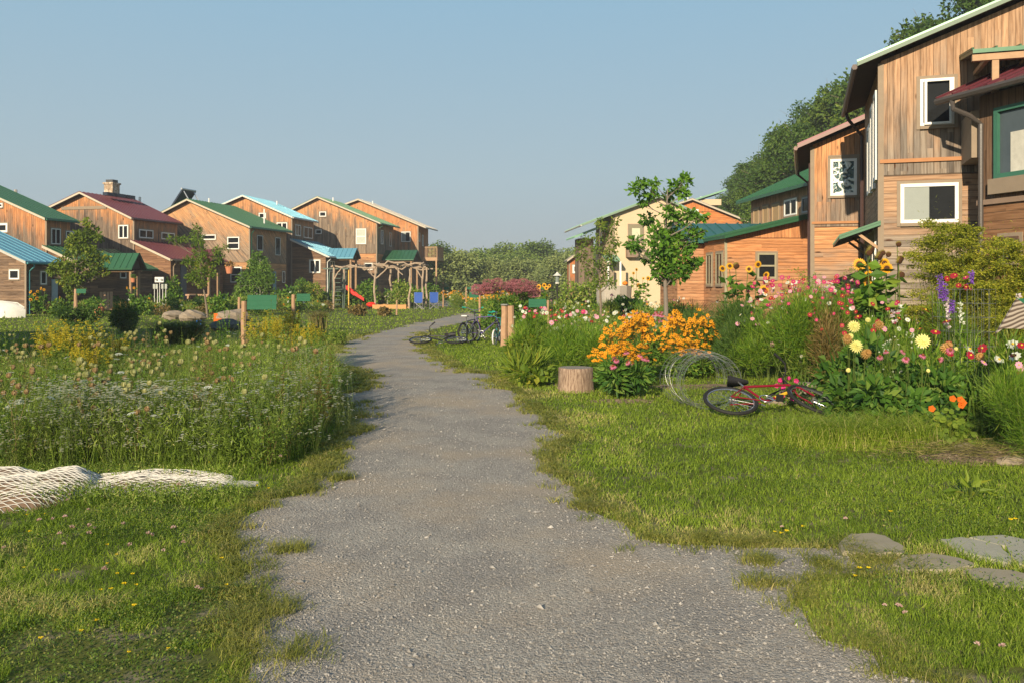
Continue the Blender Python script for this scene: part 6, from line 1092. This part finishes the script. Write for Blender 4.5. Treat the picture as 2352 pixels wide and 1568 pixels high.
# stones
ROCK = flat('field_stone', (.27, .22, .165), .9, sc=5, var=.3); SLAB = flat('flagstone', (.33, .285, .20), .85, sc=4, var=.25); PAV = flat('pale_paver', (.37, .35, .27), .85, sc=5, var=.15); BASALT = flat('dark_rock', (.10, .105, .10), .85, sc=3, var=.4)
def slabstone(label, pts, h_, mat, x0=None, group=None, nm='flagstone'):
    P = np.array([G(*p) for p in pts]); c = P.mean(0); Q = []
    for i in range(len(P)):
        a_, b_ = P[i], P[(i + 1) % len(P)]
        for k in range(3): Q.append(a_ + (b_ - a_) * k / 3 + (rng.normal(0, .008, 2)))
    Q = np.array(Q) - c; n = len(Q); b = MB(); V = np.concatenate([np.c_[Q * 1.02, np.full(n, -.02)], np.c_[Q * 1.01, np.full(n, h_ * .6)], np.c_[Q * .96, np.full(n, h_)]]); b.add(V, [(r * n + i, r * n + (i + 1) % n, (r + 1) * n + (i + 1) % n, (r + 1) * n + i) for r in (0, 1) for i in range(n)]); b.add(V[2 * n:], [tuple(range(n))])
    o = b.build(nm, mat); o.location = (c[0], c[1], 0); return tag(o, label, 'stone', group)
z7 = lambda *l: [(1599.4 + p * .3702, 987.8 + q * .3702) for p, q in l]
slabstone('grey-brown flagstone nearest the gravel path, leftmost of the stepping stones', z7((890, 700), (960, 665), (1090, 662), (1200, 690), (1290, 745), (1280, 790), (1080, 790), (910, 782)), .03, SLAB)
slabstone('rounded grey flagstone in the middle of the stepping stones', z7((1215, 850), (1280, 800), (1450, 782), (1590, 800), (1740, 850), (1640, 885), (1300, 890)), .025, SLAB)
slabstone('flagstone at the right edge, nearest the camera of the stepping stones', z7((1660, 890), (1760, 872), (1960, 890), (2150, 930), (2150, 1010), (1900, 985), (1740, 950)), .025, SLAB)
slabstone('pale square paver left of its twin behind the stepping stones', z7((1510, 700), (1640, 684), (1900, 740), (1960, 830), (1930, 850), (1700, 790)), .03, PAV); slabstone('pale paver right of its twin behind the stepping stones', z7((1690, 684), (1900, 672), (2200, 740), (2200, 880), (1990, 850), (1920, 745)), .03, PAV)
def rock(label, cx, cy, r, mat, cat='stone', nm='rock', z=0, group=None):
    b = MB(); b.ball((0, 0, 0), 1, 0, 12, (1, .9, .8), jit=.09); o = b.build(nm, mat, smooth=False); o.location = (cx, cy, z + r[2] * .55); o.scale = r; o.rotation_euler = (0, 0, rng.random()); return tag(o, label, cat, group)
k = 0
for (px, Y, w_, z, hz) in ((1790, 12.1, .20, 0, .045), (1850, 12.0, .22, 0, .05), (1905, 12.0, .2, 0, .045), (1810, 12.15, .17, .085, .045), (1862, 12.1, .2, .09, .05), (1915, 12.1, .18, .085, .045), (1850, 12.2, .13, .18, .06)):
    b = MB(); n = 9; an = np.arange(n) / n * 6.283; rj = 1 + rng.normal(0, .08, n); V = np.concatenate([np.stack([w_ * q * rj * np.cos(an), .14 * q * rj * np.sin(an), np.full(n, zz)], 1) for q, zz in ((.95, 0), (1.03, hz), (.92, hz * 1.8))]); b.add(V, [(r * n + i, r * n + (i + 1) % n, (r + 1) * n + (i + 1) % n, (r + 1) * n + i) for r in (0, 1) for i in range(n)]); b.add(V[2 * n:], [tuple(range(n))])
    o = b.build('edging_stone', ROCK); o.location = (GX(px, Y), Y, z + .002); o.rotation_euler = (0, 0, rng.normal(0, .15)); tag(o, ['flat brown stone in the bottom row of the bed edging, left end', 'flat brown stone in the middle of the bottom row of the bed edging', 'flat brown stone in the bottom row of the bed edging, right end', 'flat brown stone in the upper row of the bed edging, left end', 'flat brown stone in the middle of the upper row of the bed edging', 'flat brown stone in the upper row of the bed edging, right end', 'upright brown stone standing on top of the bed edging'][k], 'stone'); k += 1
for i, (px, py, rx, rz_, mt_, lab) in enumerate(((400, 735, .55, .33, ROCK, 'tan boulder on the lawn, left of a pair'), (442, 738, .60, .38, ROCK, 'tan boulder on the lawn, right of a pair'), (535, 742, .75, .42, ROCK, 'tan boulder behind the orange toy'), (520, 760, .55, .33, BASALT, 'dark grey boulder in front of the orange toy'))):
    x, y = G(px, py); rock(lab, x, y, (rx, rx * .7, rz_), mt_, 'boulder', 'boulder')
rock('pale boulder seen through the pergola', GX(920, 66), 66, (1.1, .7, .7), ROCK, 'boulder', 'boulder')
for lab, px, py, col, w_, hz in (('orange plastic toy chair between the tan boulders', 520, 741, (.75, .16, .02), .35, .42), ('small blue plastic toy beside the boulders', 477, 745, (.03, .15, .55), .22, .18)):
    x, y = G(px, py); o = thing('toy', lab, 'toy', (x - .1, y - .8, 0), .3); b = MB(); mt_ = flat('plastic' + str(px), col, .4); b.box((-w_ / 2, -w_ / 2, .1), (w_ / 2, w_ / 2, .2)); b.build('seat', mt_, o); b = MB(); b.box((-w_ / 2, w_ / 2 - .05, .2), (w_ / 2, w_ / 2, hz)); b.build('back', mt_, o)
    for sx in (-1, 1):
        for sy in (-1, 1): b = MB(); b.box((sx * w_ * .42 - .02, sy * w_ * .42 - .02, 0), (sx * w_ * .42 + .02, sy * w_ * .42 + .02, .1)); b.build('leg', mt_, o)
for i, (px, py, rx, lab) in enumerate(((2165, 1022, .16, 'low brown rock under the nasturtium'), (2215, 1036, .15, 'grey-brown rock at the bed edge right of the nasturtium'), (2268, 1055, .17, 'low rock between the straw and the right-edge cosmos'), (2325, 1068, .16, 'largest low rock of the bed edging at the right edge'))):
    x, y = G(px, py); rock(lab, x, y, (rx, rx * .6, rx * .42), ROCK, 'stone', 'rock')
# heap of white netting
def netting(label, pts, hz, seed):
    Q = np.array([G(*p) for p in pts]); c = Q.mean(0); x0, y0 = Q.min(0); x1, y1 = Q.max(0); o = thing('plastic_netting', label, 'netting', (c[0], c[1], 0)); b = MB()
    def hgt(x, y): u = (x - x0) / (x1 - x0) * 2 - 1; v = (y - y0) / (y1 - y0) * 2 - 1; e_ = np.clip(1 - np.abs(u) ** 4 - np.abs(v) ** 2.4, 0, 1) ** .55; return hz * e_ * (.45 + .9 * vnoise(x, y, .28, seed)) + .02 * vnoise(x, y, .06, seed + 1) * e_ - .01
    n, m_ = 60, 22; X, Yv = np.meshgrid(np.linspace(x0, x1, n), np.linspace(y0, y1, m_)); V = np.stack([X - c[0], Yv - c[1], hgt(X, Yv) - .008], -1).reshape(-1, 3); I, J = np.meshgrid(np.arange(m_ - 1), np.arange(n - 1)); a_ = (I * n + J).ravel(); b.add(V, np.stack([a_, a_ + 1, a_ + n + 1, a_ + n], 1)); b.build('ground_sheet', flat('leaf_litter', (.20, .13, .085), .9, sc=20, var=.5), o, True)
    b = MB(); xs = np.linspace(x0, x1, 260); k = int((y1 - y0) / .023)
    for r in range(k):
        yb = y0 + (y1 - y0) * (r + .5) / k; yy = yb + .0070 * np.sin(xs * 2 * math.pi / .10 + (r % 2) * math.pi + 2 * vnoise(xs, xs * 0 + yb, .3, seed + 5)) + .03 * (vnoise(xs, xs * 0 + yb, .5, seed + 3) - .5); zz = hgt(xs, yy) + .004 * rng.random()
        p_ = np.stack([xs - c[0], yy - c[1], zz], 1); q_ = p_ + (0, .0038, .0038); V = np.concatenate([p_ - (0, .002, 0), q_]); i_ = np.arange(len(xs) - 1); keep = zz[:-1] > .0; f = np.stack([i_, i_ + 1, i_ + 1 + len(xs), i_ + len(xs)], 1)[keep]; b.add(V, f)
    b.build('net', flat('white_net', (.64, .60, .52), .7, var=.28, sc=3), o); return o
netting('rounded heap of white plastic netting at the left edge', [(-160, 1180), (175, 1150), (175, 1090), (-160, 1110)], .13, 60); netting('long flat roll of white plastic netting right of the rounded heap', [(172, 1146), (520, 1126), (540, 1088), (178, 1096)], .08, 70)
x, y = G(548, 1118); b = MB(); b.add([(0, 0, .005), (.14, -.02, .005), (.26, .03, .004), (.24, .08, .03), (.10, .10, .035), (-.03, .07, .03)], [(0, 1, 2, 3, 4, 5)]); b.add([(0, 0, 0), (.14, -.02, 0), (.26, .03, 0), (.24, .08, .025), (.10, .10, .03), (-.03, .07, .025)], [(5, 4, 3, 2, 1, 0)]); o = b.build('plastic_scrap', flat('grey_scrap', (.42, .40, .36), .7)); o.location = (x - .1, y, 0); tag(o, 'pale scrap of plastic sheet at the end of the netting', 'scrap')
def overgrow():
    b = MB(); n = 2600; P = np.array([G(rng.uniform(-40, 560), rng.choice([1158, 1150, 1140, 1100]) + rng.normal(0, 5)) for _ in range(n)]); b.blades(np.c_[P, np.zeros(n)], .06 + .16 * rng.random(n) ** 2, .0035, .7, 0)
    P = np.repeat(P[:900], 4, 0) + rng.normal(0, .03, (3600, 2)); b.leaves(np.c_[P, .02 + .09 * rng.random(3600)], rng.normal(0, 1, (3600, 3)), .022, .013, 0); tag(b.build('weeds', G_MEA), 'weeds growing up around the white netting', kind='stuff')
overgrow()
# upturned white boat by the blue-roofed house
Y = 44; o = thing('boat', 'white upturned boat beside the blue-roofed house', 'boat', (GX(2, Y), Y, 0), R(5)); b = MB(); n = 13; V = []
for i in range(n):
    t_ = i / (n - 1) * 2 - 1; w_ = .45 * (1 - abs(t_) ** 2.2) + .02; hz = .82 * (1 - abs(t_) ** 3 * .5); V += [(t_ * 1.2, w_ * math.cos(a_), hz * math.sin(a_) * (1 if 1 else 0)) for a_ in np.linspace(0, math.pi, 9)]
b.add(V, [(i * 9 + j, i * 9 + j + 1, (i + 1) * 9 + j + 1, (i + 1) * 9 + j) for i in range(n - 1) for j in range(8)]); b.build('hull', flat('white_hull', (.68, .66, .60), .5), o, True); b = MB(); b.tube([(-1.15, 0, .5), (-.8, 0, .74), (0, 0, .83), (.8, 0, .74), (1.15, 0, .5)], .03, 5); b.build('keel', flat('white_hull', (.68, .66, .60), .5), o)
# pergola of crooked branches
LOG = flat('bare_log', (.38, .29, .21), .85, sc=7, var=.35)
def log(b, p, q, r, n=8, j=.03): p, q = np.array(p, float), np.array(q, float); t_ = np.linspace(0, 1, n)[:, None]; P = p + (q - p) * t_ + rng.normal(0, j, (n, 3)) * np.minimum(t_, 1 - t_) * 4; b.tube(P, r * (1 + rng.normal(0, .12, n)), 6)
Y = 60; X = lambda px: GX(px, Y); Z = lambda py: GZ(py, Y); o = thing('pergola', 'rustic pergola of crooked bare branches over the play area', 'pergola', (X(870), Y, 0)); dx = -X(870)
for px, dy, t_ in ((766, 0, 615), (861, 0, 618), (970, 0, 612), (768, 3.2, 612), (880, 3.4, 612), (940, 0, 618), (900, 3.2, 615), (968, 3.2, 612)): b = MB(); log(b, (X(px) + dx, dy, -.1), (X(px) + dx + .05, dy, Z(t_)), .07); b.build('post', LOG, o)
for (p0, y0_, p1, y1_, z0, z1) in ((760, 0, 862, 0, 613, 616), (855, 0, 978, 0, 610, 614), (758, 3.2, 880, 3.2, 612, 611), (860, 3.2, 985, 3.2, 612, 616), (766, -.4, 768, 3.6, 611, 610), (861, -.4, 866, 3.6, 609, 608), (966, -.4, 972, 3.6, 609, 607), (820, -.4, 822, 3.6, 609, 609), (915, -.4, 918, 3.6, 608, 608), (858, -.5, 970, -.4, 607, 606)): b = MB(); log(b, (X(p0) + dx, y0_, Z(z0)), (X(p1) + dx, y1_, Z(z1)), .058, 9, .06); b.build('beam', LOG, o)
for (p0, z0, p1, z1) in ((766, 645, 784, 616), (861, 640, 847, 616), (863, 640, 890, 615), (970, 640, 955, 616), (925, 632, 908, 616)): b = MB(); log(b, (X(p0) + dx, 0, Z(z0)), (X(p1) + dx, 0, Z(z1)), .042, 6, .02); b.build('brace', LOG, o)
bush('vines climbing the middle of the pergola', 845, 61.5, 1.0, 2.2, G_BRO, 1200, .2, .12); bush('leafy climber with flowers inside the right half of the pergola', 925, 61.8, 1.2, 2.3, G_MEA, 1400, .2, .12)
bush('short vines at the left posts of the pergola', 800, 62.3, .8, 1.4, G_BRO, 700, .2, .12)
# play frame with slide and pole
Y = 61; o = thing('play_frame', 'dark green climbing frame with ladder, yellow pole and red slide under the pergola', 'playset', (X(795), Y, 0)); dx = -X(795); FRG = flat('playset_green', (.10, .14, .11), .6)
b = MB(); 
for px in (752, 790): b.tube([(X(px) + dx, 0, 0), (X(px) + dx + .1, .3, Z(622))], .05, 6)
for i in range(8): b.tube([(X(764) + dx, -.05, .3 + i * .3), (X(788) + dx, -.05, .3 + i * .3)], .03, 5)
b.tube([(X(764) + dx, -.05, 0), (X(764) + dx, -.05, 2.5)], .04, 5); b.tube([(X(788) + dx, -.05, 0), (X(788) + dx, -.05, 2.5)], .04, 5); b.build('ladder', FRG, o)
b = MB(); b.box((X(770) + dx, .3, 1.3), (X(795) + dx, 1.6, 1.4)); b.build('platform', FRG, o); b = MB(); b.box((X(742) + dx, -.02, Z(619)), (X(800) + dx, .1, Z(616))); b.build('top_beam', FRG, o)
b = MB(); b.tube([(X(804) + dx, -.5, 0), (X(804) + dx, -.5, Z(620))], .045, 8); b.build('pole', flat('pole_yellow', (.65, .42, .10), .4), o)
p = np.array([(X(796) + dx, 0, Z(663)), (X(815) + dx, -.1, Z(678)), (X(832) + dx, -.1, Z(688)), (X(838) + dx, -.1, Z(692))]); b = MB(); w_ = .28
for s0, s1, zz in ((-w_, w_, 0), (-w_, -w_ + .04, .22), (w_ - .04, w_, .22)):
    V = np.concatenate([p + (0, s0, zz), p + (0, s1, zz), p + (0, s1, -.06), p + (0, s0, -.06)]); k = 4; f = [(r * k + i, r * k + i + 1, ((r + 1) % 4) * k + i + 1, ((r + 1) % 4) * k + i) for r in range(4) for i in range(3)]; b.add(V, f)
b.build('slide', flat('red_plastic', (.70, .03, .02), .35), o); b = MB(); b.tube([(X(822) + dx, 0, Z(683)), (X(832) + dx, .1, 0)], .04, 5); b.build('slide_leg', BLK, o)
o = thing('toy_car', 'small red ride-on toy at the corner of the sandbox', 'toy', (X(858), 60, 0)); b = MB(); b.ball((0, 0, .3), .3, 0, 8, (1.2, .8, .6)); b.build('body', flat('red_plastic', (.70, .03, .02), .35), o)
for s_ in (-.22, .22): b = MB(); b.tube([(s_, -.24, .1), (s_, .24, .1)], .1, 8); b.build('wheel', BLK, o)
o = thing('sandbox', 'low orange timber sandbox under the pergola', 'sandbox', (X(900), 60, 0)); dx = -X(900); 
for (a_, b_) in (((X(862) + dx, -.3), (X(938) + dx, -.2)), ((X(862) + dx, 1.6), (X(938) + dx, 1.7))): m = MB(); m.box((a_[0], a_[1], 0), (b_[0], b_[1], .30)); m.build('side_board', flat('timber_orange', (.52, .28, .11), .8), o)
o = thing('picnic_table', 'weathered picnic table standing in the sandbox area', 'table', (X(900), 62, 0)); dx = -X(900); b = MB(); b.box((X(880) + dx, -.4, .80), (X(922) + dx, .4, .86)); b.build('table_top', flat('grey_wood', (.38, .34, .29), .8), o)
for s_ in (-.45, .45): b = MB(); b.box((s_ - .05, -.5, 0), (s_ + .05, .5, .06)); b.box((s_ - .04, -.06, .06), (s_ + .04, .06, .8)); b.build('leg', flat('grey_wood', (.38, .34, .29), .8), o)
# camp chairs
BLU = flat('blue_fabric', (.03, .09, .36), .7)
def camp(label, px, Y, rz):
    o = thing('camp_chair', label, 'chair', (GX(px, Y), Y, 0), rz)
    b = MB(); b.box((-.28, .22, .45), (.28, .25, 1.15)); b.build('backrest', BLU, o); b = MB(); b.box((-.27, -.25, .42), (.27, .22, .45)); b.build('seat', BLU, o)
    for s_ in (-1, 1): b = MB(); b.tube([(s_ * .28, -.28, .65), (s_ * .28, .24, .65)], .035, 6); b.build('armrest', BLK, o)
    for p, q in (((-.28, -.26, 0), (.28, -.26, .42)), ((.28, -.26, 0), (-.28, -.26, .42)), ((-.28, .26, 0), (.28, .26, .5)), ((.28, .26, 0), (-.28, .26, .5)), ((-.29, .26, 0), (-.29, .24, 1.15)), ((.29, .26, 0), (.29, .24, 1.15)), ((-.28, -.28, 0), (-.28, -.28, .65)), ((.28, -.28, 0), (.28, -.28, .65))): b = MB(); b.tube([p, q], .014, 5); b.build('leg', flat('grey_tube', (.35, .35, .34), .4, .5), o)
camp('blue folding camp chair seen from behind, left of the pair', 963, 59, R(172)); camp('blue folding camp chair seen from behind, right of the pair', 996, 59.5, R(190))
# garden lantern
Y = 36; o = thing('garden_lantern', 'garden lantern with white hood on a thin post right of the path', 'lantern', (GX(1280, Y), Y, 0)); b = MB(); b.tube([(0, 0, 0), (0, 0, GZ(652, Y))], .035, 7); b.build('post', BLK, o); zb, zt = GZ(652, Y), GZ(634, Y); b = MB(); b.lathe([(.0, zb), (.09, zb), (.09, zb + .05)], 8); b.lathe([(.07, zt), (.19, zt), (.06, zt + .1), (.02, zt + .16), (0, zt + .16)], 8); b.build('hood', flat('pale_metal', (.62, .60, .52), .4), o)
b = MB(); b.lathe([(.075, zb + .05), (.085, zt)], 8); b.build('glass', flat('lantern_glass', (.20, .24, .22), .2), o)
o = thing('thin_pole', 'thin dark pole rising from the flowers beside the small green plate', 'pole', (GX(1268, 21), 21, 0)); b = MB(); b.tube([(0, 0, 0), (0, 0, GZ(640, 21))], .012, 5); b.build('shaft', BLK, o)
o = thing('half_barrel', 'low wooden planter among the flowers before the cream house', 'planter', (GX(1410, 34), 34, 0)); b = MB(); b.lathe([(.62, 0), (.70, GZ(657, 34)), (.64, GZ(657, 34)), (.6, 1.3)], 14); b.build('staves', flat('grey_wood', (.38, .34, .29), .8), o)
o = thing('pumpkin', 'orange pumpkin on the low wooden planter', 'pumpkin', (GX(1434, 34), 33.8, GZ(657, 34) + .02)); b = MB(); b.ball((0, 0, .08), .11, 0, 12, (1, 1, .75)); b.build('fruit', flat('pumpkin_skin', (.75, .22, .02), .5), o); b = MB(); b.tube([(0, 0, .15), (.02, 0, .21)], .012, 5); b.build('stalk', STEM, o)
# meter board, bench, lounge chair, pots
Y = 53; o = thing('meter_board', 'utility meters with white box on thin pipes beside the maroon-roofed wing', 'meters', (GX(371, Y), Y, 0)); dx = -GX(371, Y)
b = MB(); b.box((GX(357, Y) + dx, -.1, GZ(649, Y)), (GX(377, Y) + dx, 0, GZ(637, Y))); mb = b.build('white_box', PALE, o)
for px in (361.5, 373): b = MB(); b.tube([(GX(px, Y) + dx, -.16, GZ(643, Y)), (GX(px, Y) + dx, -.1, GZ(643, Y))], .07, 10); b.build('dial', flat('dial_grey', (.25, .25, .25), .3), mb)
for px in (355, 362, 367, 374, 381): b = MB(); b.tube([(GX(px, Y) + dx, 0, 0), (GX(px, Y) + dx, 0, GZ(655 if px != 367 else 645, Y))], .03, 5); b.build('pipe', flat('grey_tube', (.35, .35, .34), .4, .5), o)
for px in (355, 361, 374, 382): b = MB(); b.box((GX(px - 2.5, Y) + dx, -.08, GZ(664, Y)), (GX(px + 2.5, Y) + dx, 0, GZ(653, Y))); b.build('meter', flat('meter_grey', (.36, .38, .34), .5), o)
Y = 56; o = thing('bench', 'long wooden bench under the maroon porch roof', 'bench', (GX(455, Y), Y, 0)); b = MB(); b.box((-.75, -.2, .95), (.75, .2, 1.06)); b.build('seat', flat('bench_wood', (.42, .26, .16), .8), o)
for s_ in (-.6, .6): b = MB(); b.box((s_ - .06, -.15, 0), (s_ + .06, .15, .95)); b.build('leg', flat('bench_wood', (.42, .26, .16), .8), o)
Y = 47; o = thing('garden_chair', 'wooden slatted lounge chair before the green porch', 'chair', (GX(243, Y), Y, 0), .4); b = MB()
for i in range(4): b.box((-.32 + i * .17, .1, .35), (-.18 + i * .17, .14, 1.35), rot=Matrix.Rotation(R(-22), 3, 'X'), piv=(0, .1, .35))
b.build('backrest', PINE, o); b = MB(); b.box((-.34, -.45, .30), (.34, .15, .35)); b.build('seat', PINE, o)
for s_ in (-.34, .30):
    b = MB(); b.box((s_, -.45, 0), (s_ + .05, -.38, .3)); b.build('leg', PINE, o); b = MB(); b.box((s_, .1, 0), (s_ + .05, .17, .3)); b.build('leg', PINE, o)
def pot(label, px, Y, z, r, leaf=None):
    o = thing('flower_pot', label, 'pot', (GX(px, Y), Y, z)); b = MB(); b.lathe([(0, 0), (r * .7, 0), (r, r * 1.5), (r * 1.1, r * 1.5), (r * 1.1, r * 1.75), (r * .9, r * 1.75)], 12); b.build('pot', flat('terracotta', (.52, .20, .10), .8), o)
    b = MB(); broad(b, (0, 0, r * 2.2), (r * 1.1, r * 1.1, r), 60, r * .7, r * .4, 0); b.build('plant', leaf or G_BRO, o); return o
pot('terracotta flower pot standing before the green porch', 227, 46, 0, .28); o = pot('terracotta pot hanging from the green porch eave', 306, 53.5, GZ(649, 53.5), .15); b = MB(); b.tube([(0, 0, .2), (0, 0, GZ(625, 53.5) - GZ(649, 53.5))], .012, 4); b.build('hanger', BLK, o)
o = pot('hanging flower basket at the maroon porch corner', 527, 62, GZ(629, 62), .28, F_FD); b = MB(); b.tube([(0, 0, .3), (0, 0, GZ(603, 62) - GZ(629, 62))], .012, 4); b.build('hanger', BLK, o)
# ================================================================ HAZE
b = MB(); b.box((-1400, -200, -1), (1400, 1500, 26)); hz = b.build('haze', []); hz['kind'] = 'stuff'; hz['label'] = 'pale summer haze in the air'
m_ = bpy.data.materials.new('summer_haze'); m_.use_nodes = True; nt = m_.node_tree; nt.nodes.clear(); ou = nt.nodes.new('ShaderNodeOutputMaterial'); pv = nt.nodes.new('ShaderNodeVolumePrincipled'); pv.inputs['Density'].default_value = .0008; pv.inputs['Color'].default_value = (.92, .95, 1, 1); pv.inputs['Anisotropy'].default_value = .1
nt.links.new(pv.outputs[0], ou.inputs['Volume']); hz.data.materials.append(m_)
